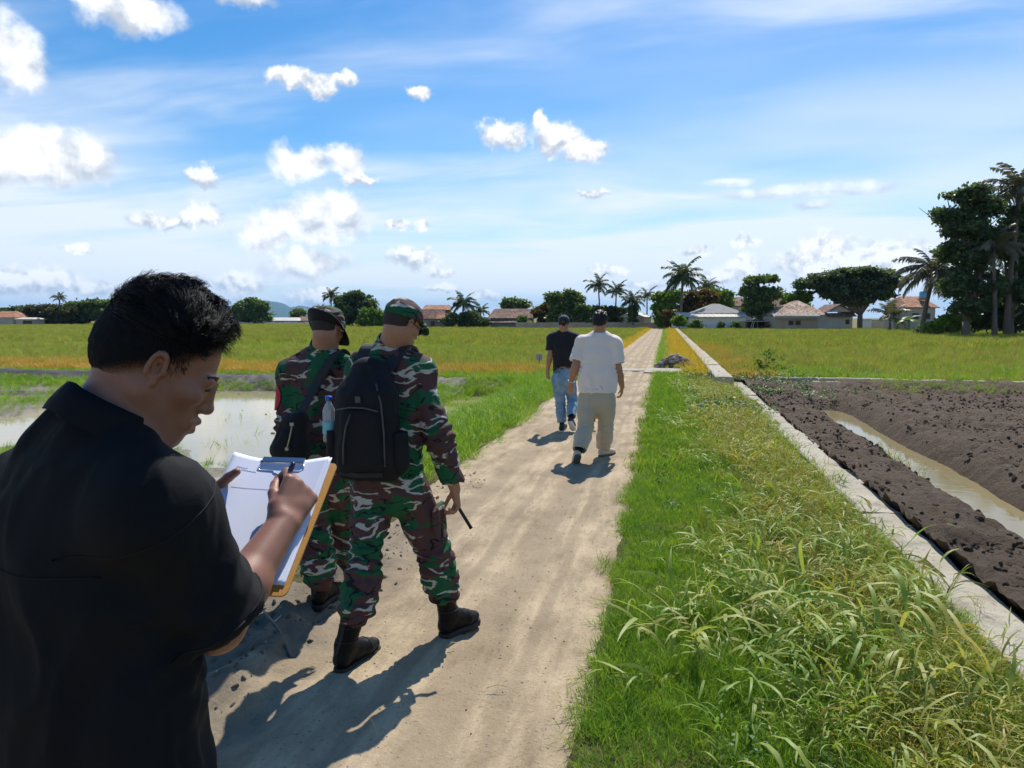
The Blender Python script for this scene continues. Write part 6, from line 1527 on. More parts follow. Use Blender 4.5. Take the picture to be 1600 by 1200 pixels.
# red armband on the left sleeve
u = unit(J2['elL'] - J2['shL']); pts = [J2['shL'] * .72 + J2['elL'] * .28, J2['shL'] * .30 + J2['elL'] * .70]
arm = MB(); o1 = unit(camdir(-1, 0, -.25) - u * (camdir(-1, 0, -.25) @ u)); o2 = np.cross(u, o1); q = []
for i in range(9):
    w = math.sin(math.pi * (.12 + .76 * i / 8)) ** .5
    for k in range(9):
        t = (-.95 + 1.9 * k / 8) * w; rr_ = .0775; q.append(tuple(pts[0] + (pts[1] - pts[0]) * i / 8 + (o1 * math.cos(t) + o2 * math.sin(t)) * rr_))
arm.poly(q, [(i * 9 + k, i * 9 + k + 1, i * 9 + k + 10, i * 9 + k + 9) for i in range(8) for k in range(8)])
part_of(arm.build('armband', cloth_mat('red felt', (.50, .02, .035), .8, .1), None, True), s2_shirt)
def sling_bag():
    c0 = A(455, 680, 3.70); f, rt = S2_FWD, unit(np.cross(S2_FWD, [0, 0, 1])); up = np.array([0, 0, 1.0])
    root = empty('sling_bag', c0); tag(root, 'black sling bag hanging on the back of the soldier in the floppy hat', 'bag')
    P = lambda x, y, z: c0 + rt * x + f * y + up * z
    F = grid_for([c0], .24, .006)
    F.cone(P(-.05, 0, -.085), P(.035, 0, -.085), .062, .058, .03, f, .8); F.cone(P(-.055, 0, -.08), P(-.005, .01, .06), .05, .05, .04, f, .8); F.cone(P(.04, 0, -.08), P(.05, .01, .085), .05, .040, .04, f, .8)
    body = attach(add('bag_body', F.mesh('bag_body', 2, creases(.008, 9, (1, 1, .5), 2)), M_NYLON), root)
    F = grid_for([c0], .24, .006); F.cone(P(-.045, -.035, -.085), P(.02, -.035, -.085), .045, .045, .02, f, .6); F.cone(P(-.04, -.035, -.07), P(-.01, -.03, .0), .04, .035, .02, f, .6)
    part_of(add('front_pocket', F.mesh('front_pocket', 1, creases(.004, 10)), M_NYLON), body)
    z = MB().tube([P(.042, -.062, .065), P(.032, -.066, .01), P(.014, -.068, -.055)], .0036, 6); part_of(z.build('zipper_pull', plain('straw-coloured cord', (.50, .43, .24), .7), None, True), body)
    z = MB().box((-.009, -.005, -.008), (.009, .005, .008), Matrix.Translation(Vector(P(.042, -.064, .068)))).box((-.008, -.005, -.008), (.008, .005, .008), Matrix.Translation(Vector(P(.013, -.068, -.06)))); part_of(z.build('cord_end', plain('straw-coloured cord end', (.45, .40, .25), .6), None), body)
    # strap from the bag up across the back and over the right shoulder
    sh = J2['shR'] * .62 + J2['neck'] * .38
    pts = [P(.05, .0, .10), P(.075, .055, .19), A(494, 600, 3.795), A(508, 575, 3.80), A(521, 556, 3.83), sh + up * .072, sh + f * .09 + up * .03, sh + f * .14 - up * .12 - rt * .05, sh + f * .13 - up * .30 - rt * .14, P(-.08, .30, .05), P(-.11, .16, .0), P(-.085, .04, -.02)]
    pp = [Vector(p) for p in pts]; fine = []
    for i in range(len(pp) - 1):
        p0, p1, p2, p3 = pp[max(i - 1, 0)], pp[i], pp[i + 1], pp[min(i + 2, len(pp) - 1)]
        for t in np.linspace(0, 1, 6)[:-1]: fine.append(.5 * ((2 * p1) + (p2 - p0) * t + (2 * p0 - 5 * p1 + 4 * p2 - p3) * t * t + (3 * p1 - p0 - 3 * p2 + p3) * t ** 3))
    fine.append(pp[-1])
    b = MB(); b.ribbon(fine, [tuple(rt * .8 + up * .25)] * len(fine), .048, .006); attach(b.build('strap', M_STRAP, None), root)
sling_bag()
# ------------------------------------------------------------------ the two men walking ahead
W_FWD = unit(camdir(.20, 0, .98))
JW = dict(head=A(938, 503, 8.08), neck=A(937, 523, 8.10), shL=A(911, 535, 8.14), shR=A(960, 537, 8.06), elL=A(899, 573, 8.10), wrL=A(892, 597, 8.18), elR=A(966, 577, 8.04), wrR=A(972, 604, 8.14),
          hipL=A(918, 623, 8.08), hipR=A(947, 623, 8.04), knL=A(915, 667, 8.00), anL=A(905, 705, 7.80), knR=A(947, 668, 8.13), anR=A(942, 702, 8.25),
          heelL=A(903.5, 712, 7.72), toeL=np.array(gp(899, 720.5, .004)) + camdir(.0, 0, .12), heelR=np.array(gp(936, 715, .004)), toeR=np.array(gp(961, 709, .004)))
JW['toeL'] = JW['heelL'] + camdir(-.02, -.19, .165); JW['upfL'] = V3(camdir(0, .62, -.62) * -1 + camdir(0, 1.2, 1.3))
HRW = frame(camdir(.42, -.06, .9), camdir(.03, 1, .06))
sw, sw_body, sw_shirt = person(JW, W_FWD, HRW, 'stout bare-headed man in pale T-shirt and beige trousers walking up the track', .010,
    dict(neck=1.1, arm=1.15, chest=.205, belly=.218, hip=.205), M_TEE, M_KHAKI, None, M_SKIN2, .92,
    hands={'L': (camdir(-.02, -1, .1), camdir(.7, 0, .7), (.45, .5, .5, .55), (.4, .5), -1), 'R': (camdir(.0, -1, .15), camdir(-.9, 0, .3), (.5, .5, .55, .6), (.4, .5), 1)}, hand_vox=.007,
    shirt_kw=dict(sleeve=.80, hem=at(930, 613, 8.07).z, collar=False, crease=(.013, 5.5), slv=(.082, .088, .05), loose=1.0), trouser_kw=dict(r=(.108, .084, .076), hem=0.0, blouse=0, crease=(.008, 6.5)),
    shoe_kw=dict(kind='shoe', mats=(plain('beige canvas', (.50, .43, .33), .8, .1), plain('grey rubber sole', (.10, .095, .09), .8, .1)), sole_h=.024, s=1.05, laces=False))
c, R, s = JW['head'], HRW, .92
def tousle(V): return .016 * fbm(V * 38, 3) + .010 * fbm(V * 90, 2)
attach(add('hair', shell_cap(c, R, s, [(-.012, 0, .042, .108, .094, .096), (-.036, 0, .008, .086, .086, .078), (.02, 0, .074, .088, .084, .066)], .006, tousle, 'hair', [((-.02, 0, -.040), (.55, 0, -.83)), ((.092, 0, 0), (1, 0, .0))]), M_HAIR), sw)
br = empty('bracelet', JW['wrL']); tag(br, 'thin white bracelet on the pale-shirted man\'s left wrist', 'bracelet')
ax = unit(JW['wrL'] - JW['elL']); o1 = unit(np.cross(ax, [0, 0, 1])); o2 = np.cross(ax, o1)
ring = [JW['wrL'] - ax * .012 + (o1 * math.cos(t) + o2 * math.sin(t)) * .0345 for t in np.linspace(0, 6.283, 22)]
attach(MB().tube(ring, .0065, 6, cap=False).build('band', M_WHITE, None, True), br)
attach(MB().tube([ring[16] - o2 * .002, ring[16] - o2 * .012], [.008, .006], 8).build('clasp', M_GREYZIP, None, True), br)

B_FWD = unit(camdir(.20, 0, .98))
JB = dict(head=A(881, 505, 10.05), neck=A(880, 519, 10.08), shL=A(863.5, 528, 10.12), shR=A(897, 528, 10.05), elL=A(859, 556, 10.10), wrL=A(856, 578, 10.20), elR=A(901, 556, 10.02), wrR=A(903, 576, 10.20),
          hipL=A(872, 592, 10.10), hipR=A(890, 592, 10.06), knL=A(876, 632, 10.12), anL=A(878, 662, 10.10), knR=A(894, 623, 10.16), anR=A(893, 652, 9.86),
          heelL=np.array(gp(876, 677, .004)), toeL=np.array(gp(884, 668, .004)), heelR=A(890.5, 660, 9.78), toeR=A(897, 673.5, 9.93))
JB['upfR'] = V3(camdir(0, .8, .75))
HRB = frame(camdir(.12, -.1, .99), camdir(.0, 1, .1))
sb, sb_body, sb_shirt = person(JB, B_FWD, HRB, 'slim man in black T-shirt, dark cap and blue jeans walking farthest up the track', .011,
    dict(neck=1.0, arm=1.0, chest=.172, belly=.150, hip=.160), M_BLACKTEE, M_DENIM, None, M_SKIN2, .88,
    hands={'L': (camdir(-.02, -1, .1), camdir(.8, 0, .6), (.4, .45, .5, .5), (.4, .5), -1), 'R': (camdir(.0, -.8, .6), camdir(-.9, 0, .3), (.8, .8, .8, .8), (.4, .5), 1)}, hand_vox=.008,
    shirt_kw=dict(sleeve=.72, hem=at(880, 583, 10.08).z, collar=False, crease=(.009, 7.0), slv=(.074, .074, .05)), trouser_kw=dict(r=(.084, .066, .060), hem=0.0, blouse=0, crease=(.008, 8.0)),
    shoe_kw=dict(kind='shoe', mats=(plain('black sneaker cloth', (.02, .02, .022), .7, .1), M_WHITE), sole_h=.026, s=1.0, laces=False))
c, R, s = JB['head'], HRB, .88
attach(add('hair', shell_cap(c, R, s, [(-.012, 0, .030, .100, .080, .088), (-.036, 0, .005, .079, .075, .07)], .006, tousle, 'hair', [((-.02, 0, -.022), (.55, 0, -.83)), ((.06, 0, 0), (1, 0, .0))]), M_HAIR), sb)
M_NAVY = cloth_mat('navy cap cotton', (.022, .026, .045), .8, .2)
cap = attach(add('cap', shell_cap(c, R, s, [(-.006, 0, .050, .108, .090, .086)], .006, None, 'cap', [((0, 0, .018), (.05, 0, -1)), ((-.13, 0, .012), (-.75, 0, -.66))]), M_NAVY), sb)
F = grid_for([c], .26, .006); WB = lambda x, y, z: c + R @ (np.array([x, y, z]) * s)
F.ell(WB(.105, 0, .026), np.array([.075, .074, .010]) * s, R, .0); F.cut(WB(.075, 0, 0), R @ np.array([-1, 0, 0.])); part_of(add('visor', F.mesh('visor', 1), M_NAVY), cap)
part_of(MB().tube([WB(-.006, 0, .134), WB(-.006, 0, .141)], [.010, .006], 10).build('button', M_NAVY, None, True), cap)
# wheeled tool just ahead of the men
wt = np.array(gp(926, 671, 0)); wroot = empty('measuring_wheel', (wt[0], wt[1], 0)); tag(wroot, 'small orange wheeled tool glimpsed between the pale-shirted man\'s legs', 'wheel')
M_ORANGEP = plain('orange plastic', (.75, .30, .02), .45, .08)
hub = wt + np.array([0, 0, .115]); axr = np.array(_rt)
fdir = np.cross([0, 0, 1.0], axr)
circ = lambda r, n=28: [hub + (fdir * math.cos(t) + np.array([0, 0, 1.0]) * math.sin(t)) * r for t in np.linspace(0, 2 * math.pi, n)]
attach(MB().tube(circ(.105), .011, 8, cap=False).build('tyre', M_RUBBER, None, True), wroot)
attach(MB().tube(circ(.086), .011, 8, cap=False).build('rim', M_ORANGEP, None, True), wroot)
sp = MB()
for k in range(5):
    t = k * 2 * math.pi / 5; e = hub + (fdir * math.cos(t) + np.array([0, 0, 1.0]) * math.sin(t)) * .085; sp.tube([hub, e], .008, 6)
attach(sp.build('spokes', M_ORANGEP, None, True), wroot)
hand_b = JB['wrR'] + camdir(.0, -.06, .05)
attach(MB().tube([hub + axr * .03, hub + axr * .03 + camdir(-.03, .25, .05), hand_b], .010, 8).build('handle', M_RUBBER, None, True), wroot)
attach(MB().box((-.03, -.03, -.02), (.03, .03, .04), Matrix.Translation(Vector(hub + axr * .04 + np.array([0, 0, .06])))).build('counter', M_ORANGEP, None), wroot)
# ------------------------------------------------------------------ the man with the clipboard, nearest to the eye
def cw(x, d, z): h = Vector((-math.sin(YAW), math.cos(YAW), 0)); v = _rt * x + h * d; return np.array([v.x, v.y, z])
# board: three corners fix it; 225 x 320 mm
TR, TL, BR = A(528, 724, 1.48), A(366, 718, 1.50), A(452, 928, 1.23)
bu = unit(TR - TL); bv = BR - TR; bv = unit(bv - bu * (bv @ bu)); bn = np.cross(bu, -bv)
BW, BH = .225, .325; b0 = TR - bu * BW                    # upper left corner
BP = lambda x, y, z=0.0: b0 + bu * x + bv * y + bn * z   # x to the right, y down the board, z off its face
A_FWD = unit(camdir(.50, 0, .86))
JA = dict(head=A(246, 570, 1.12), neck=A(172, 664, 1.10), shL=A(24, 800, 1.20), shR=A(238, 795, 1.03), elR=A(340, 978, 1.14), wrR=BP(.186, .198, .040), elL=cw(-.70, 1.43, 1.03), wrL=BP(-.030, .135, -.020),
          hipL=cw(-.72, 1.11, .90), hipR=cw(-.60, 1.04, .90), knL=cw(-.73, 1.17, .48), anL=cw(-.75, 1.13, .11), knR=cw(-.55, 1.06, .48), anR=cw(-.56, 1.02, .11))
for a in ('L', 'R'):
    q = JA['an' + a]; JA['heel' + a] = np.array([q[0], q[1], .004]) - A_FWD * .06; JA['toe' + a] = np.array([q[0], q[1], .004]) + A_FWD * .21
HRA = frame(camdir(.775, -.50, .385), camdir(.45, .86, .2))
sa, sa_body, sa_shirt = person(JA, A_FWD, HRA, 'curly-haired man in a black shirt writing on a clipboard in the foreground', .0055,
    dict(neck=.95, arm=1.06, chest=.186, belly=.185, hip=.198), M_BLACKSHIRT, cloth_mat('black trouser cloth', (.014, .014, .017)), None, M_SKIN, .90,
    hands={'R': (-bv * .92 + bn * .10 + bu * .12, -bu * .75 - bn * .62, (.95, 1.15, 1.25, 1.3), (.30, .55), 1), 'L': (bu * .93 - bv * .32 - bn * .02, bn * .95 + bu * .1, (.04, .05, .05, .06), (.42, .75), -1)}, hand_vox=.0036,
    shirt_kw=dict(sleeve=.90, hem=.70, collar=False, crease=(.013, 6.0), slv=(.074, .076, .05), loose=1.0), trouser_kw=dict(r=(.085, .075, .07), hem=0.0, blouse=0, crease=(.009, 7.0)),
    shoe_kw=dict(kind='shoe', mats=(M_LEATHER, M_RUBBER), laces=False))
c, R, s = JA['head'], HRA, .90
WA = lambda x, y, z: c + R @ (np.array([x, y, z]) * s)
# collar: a standing fold that drops open at the front
nb = JA['neck']; hc = c + R @ np.array([-.028, 0, -.05]) * s; nk = unit(hc - nb)
def collar_mesh():
    n, m = 48, 7; f = A_FWD; rt = unit(np.cross(f, nk)); ff = np.cross(nk, rt) * -1; ff = unit(f - nk * (f @ nk)); V = []
    for lay in (0, 1):
        for j in range(m):
            t = j / (m - 1)
            for i in range(n):
                a = -2.75 + 5.5 * i / (n - 1)            # 0 at the nape, open at the throat
                r = .064 + lay * .004
                up = .060 - .011 * abs(a) ** 1.2; dr = .050 + .030 * (abs(a) / 2.75) ** 2
                h = up * min(1, t / .45) if t < .45 else up - (t - .45) / .55 * dr
                ro = r + (0 if t < .45 else .012 * math.sin((t - .45) / .55 * 1.57) + .010 * (t - .45))
                V.append(nb - nk * .004 + (-ff * math.cos(a) + rt * math.sin(a) * 1.0) * ro * (1 + .10 * abs(math.cos(a))) + nk * h)
    Fq = []
    for lay in (0, 1):
        o = lay * n * m
        for j in range(m - 1):
            for i in range(n - 1):
                q = (o + j * n + i, o + j * n + i + 1, o + (j + 1) * n + i + 1, o + (j + 1) * n + i); Fq.append(q)
    V = np.array(V); V = V + .003 * np.stack([fbm(V * 22, 3), fbm(V * 22 + 9, 3), fbm(V * 22 + 20, 3)], -1)
    return mesh_np('collar', V, Fq, True)
part_of(add('collar', collar_mesh(), M_BLACKSHIRT), sa_shirt)
# hair thins out towards the nape and temples: the short hairs let the skin show
def fade_f(g):
    p = geo_pos(g); n0 = R @ np.array([.62, 0, -.78]); p0 = WA(-.02, 0, -.024)
    dist = g.math('MULTIPLY', g.vmath('DOT_PRODUCT', g.vmath('SUBTRACT', p, tuple(p0)), tuple(unit(n0))), -1.0)
    k = g.smooth(g.math('ADD', dist, g.math('MULTIPLY', g.math('SUBTRACT', g.noise(p, 700, 2, .6), .5), .035)), .0, .030)
    n = g.noise(p, 150, 5, .6)
    b = g.n('ShaderNodeBump', {'Height': g.noise(p, 800, 4, .6), 'Strength': .8, 'Distance': .003}).outputs[0]
    h = g.n('ShaderNodeBsdfPrincipled', {'Base Color': g.mix(n, (.005, .005, .006), (.011, .0105, .012)), 'Roughness': .8, 'Specular IOR Level': .15, 'Normal': b}).outputs[0]
    return g.n('ShaderNodeMixShader', {0: k, 1: g.n('ShaderNodeBsdfTransparent').outputs[0], 2: h}).outputs[0]
M_FADE = material('faded short black hair', fade_f)
# hair: cropped sides, thick curls on top
def crop(V): return .0025 * fbm(V * 120, 3)
hair = attach(add('hair', shell_cap(c, R, s, [(-.012, 0, .036, .101, .0795, .092), (-.034, 0, .006, .0785, .0755, .074), (.016, 0, .080, .078, .066, .050), (-.028, 0, .080, .074, .066, .052)], .004, both(crop, lambda V: .012 * fbm(V * 38, 3) * sstep((V - c) @ R[:, 2], .05, .09)), 'hair',
    [((-.02, 0, -.024), (.62, 0, -.78)), ((.090, 0, 0), (1, 0, .15))]), M_FADE), sa)
def curls(n_clump, n_each, n_side):
    """locks: bundles of strands that share one curling path, loose at the tips; plus short hairs on the sides"""
    rng = np.random.RandomState(9); m = 16; ns = 3; Vs, Fs = [], []
    ce = np.array([-.002, 0, .050]); rad = np.array([.104, .077, .096]); gd = R.T @ np.array([0, 0, -1.0]); made = [0]
    def strand(q, w0):
        tg = np.gradient(q, axis=0); tg /= np.linalg.norm(tg, axis=1)[:, None] + 1e-9
        a = np.cross(tg, [.3, .5, .8]); a /= np.linalg.norm(a, axis=1)[:, None] + 1e-9; b = np.cross(tg, a)
        w = w0 * np.linspace(1, .3, len(q))[:, None]; base = made[0]
        Vs.append(np.stack([q + (a * math.cos(z) + b * math.sin(z)) * w for z in (0, 2.094, 4.189)], 1).reshape(-1, 3))
        i = np.arange(len(q) - 1)[:, None] * ns; k = np.arange(ns)[None]; k2 = (k + 1) % ns
        Fs.append((base + np.stack([i + k, i + k2, i + ns + k2, i + ns + k], -1)).reshape(-1, 4)); made[0] += len(q) * ns
    t = np.linspace(0, 1, m); cnt = 0
    while cnt < n_clump:
        d = unit(rng.normal(0, 1, 3)); p = ce + d * rad
        if p[2] < .052 + .022 * (p[0] > .05) or p[0] > .074: continue
        top = float(sstep(p[2], .050, .110)); front = float(sstep(p[0], .020, .075)); cnt += 1
        L = (.034 + .018 * top) * (1 - .38 * front) * rng.uniform(.7, 1.2); amp = rng.uniform(.7, 1.5); tw = rng.uniform(1.0, 2.0) * 6.283; ph = rng.uniform(0, 6.28)
        yaw0 = .55 * math.sin(p[0] * 55 + p[1] * 30) + .5 * math.sin(p[1] * 60 - p[0] * 35) + rng.normal(0, .35) - 3.2 * p[1]
        lift = rng.uniform(.002, .013) * (.4 + .6 * top); tipl = rng.uniform(.004, .014)
        for e in range(n_each):
            x = p + rng.normal(0, .0038, 3); q = []; a0 = yaw0 + rng.normal(0, .10); ph_ = ph + rng.normal(0, .15); up = lift + rng.uniform(-.0015, .0015)
            for i in range(m):
                u = (x - ce) / rad; r_ = np.linalg.norm(u); nrm = unit(u / rad)
                h = (.001 + up * min(1, t[i] * 3) + tipl * t[i] ** 2 + .0022 * math.sin(ph_ + tw * t[i] * 1.3))
                free = max(0.0, (x[0] - .070) / .03)
                if free <= 0: x = ce + u / r_ * rad + nrm * h
                q.append(x.copy())
                a = a0 + amp * math.sin(ph_ + tw * t[i]); f = np.array([math.cos(a), math.sin(a), 0.0]); f = unit(f - nrm * (f @ nrm)) if free <= 0 else unit(np.array([.7, 1.1 * math.sin(a), .35 * math.cos(a * 1.7)]) + gd * min(1.0, free * .8))
                x = x + f * L / m
            strand(np.array(q), .00062 * rng.uniform(.7, 1.3))
    cnt = 0; t2 = np.linspace(0, 1, 4)[:, None]
    while cnt < n_side:
        d = unit(rng.normal(0, 1, 3)); p = ce + d * rad * np.array([1.02, 1.03, 1.0])
        if p[2] < .58 * (p[0] + .02) - .030 or p[0] > .040 or p[2] > .085: continue
        cnt += 1; nrm = unit(d / rad); g = unit(nrm * .35 + gd * .5 + rng.normal(0, .22, 3)); L = rng.uniform(.006, .013)
        strand((p - nrm * .002)[None] + g[None] * L * t2, .0006)
    V = np.concatenate(Vs) * s @ R.T + c
    return mesh_np('curls', V, np.concatenate(Fs), True)
part_of(add('curls', curls(560, 11, 3600), M_HAIR), hair)
# brows, lashes, eyes
for y in (-1, 1):
    b = MB(); b.ribbon([WA(.0965, y * .014, .0215), WA(.0955, y * .028, .0255), WA(.0890, y * .043, .0245), WA(.079, y * .052, .0195)], R[:, 2].tolist(), .0060, .0028); attach(b.build('eyebrow', M_HAIR, None), sa)
    b = MB(); b.tube([WA(.0925, y * .021, .0015), WA(.0945, y * .031, .0020), WA(.0915, y * .042, .0010), WA(.086, y * .048, -.001)], .0016, 5); attach(b.build('eyelashes', M_HAIR, None, True), sa)
# stitched seams laid on the shirt: back yoke, armhole and sleeve hem
M_THREAD = cloth_mat('black seam', (.010, .0105, .013), .8, .2, sheen=.0)
rtA = unit(np.cross(A_FWD, [0, 0, 1.0])); midA = (JA['shL'] + JA['shR']) / 2
seam_on(sa_shirt, [midA - A_FWD * .5 + rtA * x + np.array([0, 0, -.055]) for x in np.linspace(-.17, .17, 26)], [A_FWD] * 26, .0016, M_THREAD)
for sd in ('L', 'R'):
    ax = unit(JA['el' + sd] - JA['sh' + sd]); e1 = unit(np.cross(ax, A_FWD)); e2 = np.cross(ax, e1); cc = JA['sh' + sd] + ax * .005
    seam_on(sa_shirt, [cc + (e1 * math.cos(t) + e2 * math.sin(t)) * .16 for t in np.linspace(-2.2, 2.2, 30)], [-(e1 * math.cos(t) + e2 * math.sin(t)) for t in np.linspace(-2.2, 2.2, 30)], .0014, M_THREAD)
    cc = JA['sh' + sd] * .16 + JA['el' + sd] * .84
    seam_on(sa_shirt, [cc + (e1 * math.cos(t) + e2 * math.sin(t)) * .16 for t in np.linspace(0, 6.2, 36)], [-(e1 * math.cos(t) + e2 * math.sin(t)) for t in np.linspace(0, 6.2, 36)], .0016, M_THREAD)

# clipboard
cb = empty('clipboard', BP(BW / 2, BH / 2, -.01)); tag(cb, 'orange-brown clipboard held by the curly-haired man', 'clipboard')
M_BOARD = plain('varnished orange hardboard', (.50, .245, .055), .45, .12, 12, .1, 80)
def plate(x0, x1, y0, y1, z0, z1, r=.012, n=5):
    out = []
    for cx, cy, a0 in ((x1 - r, y0 + r, -90), (x1 - r, y1 - r, 0), (x0 + r, y1 - r, 90), (x0 + r, y0 + r, 180)):
        for i in range(n + 1):
            a = math.radians(a0 + 90 * i / n); out.append((cx + r * math.cos(a), cy + r * math.sin(a)))
    k = len(out); V = [BP(x, y, z0) for x, y in out] + [BP(x, y, z1) for x, y in out]
    return mesh_np('plate', V, [tuple(range(k)), tuple(reversed(range(k, 2 * k)))] + [(i, i + k, (i + 1) % k + k, (i + 1) % k) for i in range(k)], False)
me = plate(0, BW, 0, BH, -.0035, 0); me.name = 'board'; attach(add('board', me, M_BOARD), cb)
M_STEEL = plain('bright steel', (.42, .42, .45), .28, .06, 20, metal=1.0)
x0, x1 = .068, .158
b = MB()
b.ribbon([BP(x0, .006, .010), BP(x1, .006, .010)], tuple(bv), .012, .004)
attach(b.build('clip_bar', M_STEEL, None), cb)
b = MB()
wire = [BP(x0 + .001, .008, .009), BP(x0 - .003, .030, .006), BP(x0 + .004, .034, .005), BP(x0 + .030, .034, .005), BP(x0 + .034, .039, .005), BP(x0 + .045, .044, .005), BP(x0 + .056, .039, .005), BP(x0 + .060, .034, .005), BP(x1 - .004, .034, .005), BP(x1 + .003, .030, .006), BP(x1 - .001, .008, .009)]
b.tube(wire, .0016, 7); attach(b.build('clip_wire', M_STEEL, None, True), cb)
for x in (x0 - .004, x1 + .006):
    attach(MB().tube([BP(x, .007, .0), BP(x, .007, .006)], [.004, .003], 10).build('rivet', M_STEEL, None, True), cb)
# paper: a slightly lifted sheaf with a curled upper left corner
def paper_sheet(dx, dz, name):
    nx, ny = 22, 30; V = []
    for lay in (0, 1):
        for j in range(ny):
            for i in range(nx):
                u, v = i / (nx - 1), j / (ny - 1); x, y = .006 + dx + u * .207, .000 + v * .305
                z = .0022 + dz + .006 * math.sin(v * 2.6 + .4) * abs(u - .5) + .012 * max(0, u - .72) * max(0, 1 - v * 2.2) * 4 + .035 * max(0, .30 - u) ** 1.6 * max(0, .45 - v) * 6
                y -= .012 * max(0, .35 - u) * max(0, 1 - v * 2)
                V.append(BP(x, y, z - lay * .0006))
    n = nx * ny; Fq = []
    for lay in (0, 1):
        for j in range(ny - 1):
            for i in range(nx - 1):
                q = (lay * n + j * nx + i, lay * n + j * nx + i + 1, lay * n + (j + 1) * nx + i + 1, lay * n + (j + 1) * nx + i); Fq.append(q if lay else q[::-1])
    edge = [(i) for i in range(nx)] + [j * nx + nx - 1 for j in range(1, ny)] + [(ny - 1) * nx + i for i in reversed(range(nx - 1))] + [j * nx for j in reversed(range(1, ny - 1))]
    for k in range(len(edge)): a, b2 = edge[k], edge[(k + 1) % len(edge)]; Fq.append((a, b2, b2 + n, a + n))
    return mesh_np(name, V, Fq, True)
def paper_f(g):
    p = geo_pos(g); c = g.mix(g.noise(p, 9, 4, .6), (.70, .72, .82), (.76, .78, .87))
    return g.n('ShaderNodeBsdfPrincipled', {'Base Color': c, 'Roughness': .75, 'Specular IOR Level': .2}).outputs[0]
M_PAPER = material('white paper', paper_f)
M_INK = plain('faint pen ink', (.30, .32, .48), .7, .1)
for k, (dx, dz, lb) in enumerate(((.003, 0.0, 'lower white sheet under the top page on the clipboard'), (-.002, .0022, 'white top page being written on, clipped to the clipboard'))):
    o = add('paper_sheet', paper_sheet(dx, dz, 'paper_sheet'), M_PAPER); tag(o, lb, 'paper', 'papers on the clipboard'); top = o
ink = MB()
def z_at(x, y):
    u, v = (x - .004) / .2, y / .3
    return .0022 + .0022 + .006 * math.sin(v * 2.6 + .4) * abs(u - .5) + .012 * max(0, u - .72) * max(0, 1 - v * 2.2) * 4 + .035 * max(0, .30 - u) ** 1.6 * max(0, .45 - v) * 6 + .0006
def scrawl(x, y, L, amp, seed):
    r = random.Random(seed); pts = []
    for i in range(14):
        xx = x + L * i / 13; yy = y + amp * math.sin(i * 1.9 + seed) * r.uniform(.4, 1); pts.append(BP(xx, yy - .012 * max(0, .35 - (xx - .004) / .2) * max(0, 1 - yy / .3 * 2), z_at(xx, yy)))
    ink.ribbon(pts, [tuple(bv)] * len(pts), .0009, .0003)
scrawl(.022, .034, .022, .003, 1); scrawl(.034, .040, .03, .0015, 2)
for y, x0_, x1_ in ((.085, .03, .12),):
    pts = [BP(x, y, z_at(x, y)) for x in np.linspace(x0_, x1_, 9)]; ink.ribbon(pts, [tuple(bv)] * 9, .0006, .0003)
part_of(ink.build('handwriting', M_INK, None), top)
# pen in the right hand
tip = BP(.133, .098, .004); tail = BP(.176, .088, .080)
pn = empty('pen', tip); tag(pn, 'dark violet ballpoint pen in the curly-haired man\'s right hand', 'pen')
M_PEN = plain('violet plastic', (.035, .02, .11), .3, .1)
tip, tail = V3(tip), V3(tail)
attach(MB().tube([tip + (tail - tip) * .1, tip + (tail - tip) * .16, tail], [.003, .0048, .0048], 12).build('barrel', M_PEN, None, True), pn)
attach(MB().tube([tip, tip + (tail - tip) * .1], [.0006, .003], 10).build('nib', M_STEEL, None, True), pn)
attach(MB().tube([tail, tail + unit(tail - tip) * .006], [.0052, .004], 12).build('end_cap', M_PEN, None, True), pn)
attach(MB().tube([tail + bn * .006 + bu * .003, tail + (tip - tail) * .35 + bn * .006 + bu * .003], .0012, 6).build('pen_clip', M_STEEL, None, True), pn)
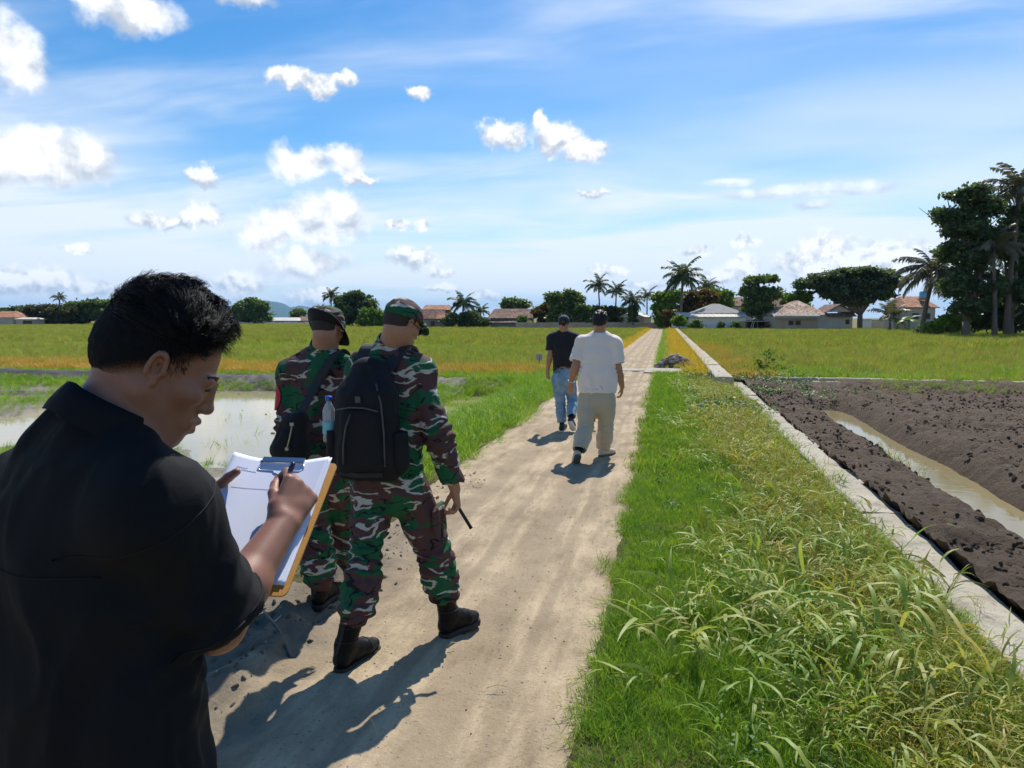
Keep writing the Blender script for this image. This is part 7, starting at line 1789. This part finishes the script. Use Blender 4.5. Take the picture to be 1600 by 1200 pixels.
# ------------------------------------------------------------------ small things
def dead_f(g):
    v = g.n('ShaderNodeTexCoord').outputs['Object']; n = g.noise(g.mapping(v, scale=(1, 2, 2.5)), 6.0, 7, .7)
    c = g.ramp(n, [(.30, (.05, .035, .025)), (.48, (.20, .155, .12)), (.58, (.45, .41, .36)), (.75, (.62, .59, .54))])
    b = g.n('ShaderNodeBump', {'Height': g.noise(g.mapping(v, scale=(1, 4, 4)), 14.0, 6, .7), 'Strength': .9, 'Distance': .03}).outputs[0]
    return g.n('ShaderNodeBsdfPrincipled', {'Base Color': c, 'Roughness': .9, 'Normal': b}).outputs[0]
M_DEADWOOD = material('bleached dead wood', dead_f)
def stump():
    b = Vector((.32, 22.75, 0.0)); root = empty('dead_stump', b); tag(root, 'bleached gnarled tree stump lying at the end of the concrete slab', 'stump')
    o = np.array(b); F = grid_for([o + [-.5, -.2, 0], o + [.6, .2, .5]], .16, .014)
    P = lambda x, y, z: o + np.array([x, y, z])
    F.cone(P(-.34, .0, .24), P(-.05, .0, .33), .09, .11, .05); F.cone(P(-.05, 0, .33), P(.25, -.02, .26), .11, .12, .06); F.cone(P(.25, -.02, .26), P(.46, -.08, .10), .12, .11, .05); F.cone(P(.46, -.08, .10), P(.60, -.12, .02), .10, .05, .04)
    F.cone(P(-.30, 0, .22), P(-.52, -.03, .12), .07, .06, .04); F.cone(P(.20, 0, .25), P(.16, -.16, .04), .08, .05, .04); F.cone(P(-.1, 0, .32), P(-.16, .16, .05), .07, .05, .04); F.cone(P(.0, 0, .34), P(.06, .05, .47), .05, .02, .03)
    d = lambda V: .045 * fbm(V * np.array([8, 9, 11]), 4) + .03 * (1 - np.abs(fbm(V * np.array([5, 18, 18]), 3)) * 2)
    attach(add('trunk', F.mesh('trunk', 1, d), M_DEADWOOD), root)
    F = grid_for([o + [-.62, -.25, 0], o + [-.3, .1, .3]], .12, .012); F.cone(P(-.60, -.08, .09), P(-.44, -.10, .15), .06, .075, .04); F.cone(P(-.44, -.10, .14), P(-.36, -.14, .06), .06, .05, .03)
    attach(add('root_knot', F.mesh('root_knot', 1, d), M_DEADWOOD), root)
stump()
tw = empty('twig', gp(455, 1026, 0)); tag(tw, 'thin bent twig on the mud below the clipboard', 'twig')
pts = [gp(456, 1027, .010), gp(447, 1008, .035), gp(437, 988, .065), gp(428, 972, .085), gp(412, 955, .095), gp(402, 950, .090)]
attach(MB().tube(pts, [.009, .008, .0065, .0055, .0045, .002], 8).build('stem', plain('dry twig bark', (.22, .18, .14), .9, .4, 30), None, True), tw)
attach(MB().tube([pts[3], pts[3] + Vector((.03, .02, .03))], [.004, .0015], 6).build('side_shoot', plain('pale dry twig', (.5, .45, .38), .9, .2, 30), None, True), tw)
mk = empty('marker_post', foot(843, 24.5)); tag(mk, 'small grey plate on a post in the left bank grass', 'marker')
mk.location.z = -.1
add('post', MB().tube([(0, 0, -.2), (0, 0, .42)], .018, 8).mesh('post', True), M_WOOD, mk)
add('plate', MB().box((-.11, -.012, .26), (.11, -.004 - .014 + .01, .46)).mesh('plate'), plain('grey weathered plate', (.34, .34, .33), .8, .2), mk)
for i, (px, py, a, L) in enumerate(((470, 1048, .5, .06), (505, 1062, 1.2, .05), (760, 1075, .3, .09), (590, 1150, 2.2, .13), (700, 1010, 1.0, .05))):
    p = gp(px, py, .03); q = p + Vector((math.cos(a), math.sin(a), .04)) * L
    o = MB().tube([p, p.lerp(q, .5) + Vector((0, 0, .012)), q], [.0015, .0022, .001], 5).build('straw_bit', plain('straw', (.55, .42, .22), .8, .2, 30) if i == 0 else bpy.data.materials['straw'], None, True)
    tag(o, ('short dry straw below the clipboard, leftmost of the straws on the track', 'short dry straw beside the capped soldier\'s left boot', 'dry straw on the track right of the capped soldier\'s shadow', 'long bent straw in the shadow at the bottom of the track', 'short dry straw just right of the capped soldier\'s right boot')[i], 'straw', 'bits of straw on the track')
# ------------------------------------------------------------------ haze
def haze():
    x0, x1, y0, y1, z0, z1 = -13900, 13900, -2900, 15500, -3.0, 330.0
    m = bpy.data.materials.new('thin haze'); m.use_nodes = True; g = NT(m.node_tree)
    v = g.n('ShaderNodeVolumePrincipled', {'Color': (.30, .62, 1.0, 1), 'Density': HAZE, 'Anisotropy': .15})
    o = g.n('ShaderNodeOutputMaterial'); g.t.links.new(v.outputs[0], o.inputs['Volume'])
    hz = add('haze', MB().box((x0, y0, z0), (x1, y1, z1)).mesh('haze'), m); tag(hz, 'thin daylight haze over the fields', 'haze', kind='stuff')
HAZE = 0.62e-4
haze()
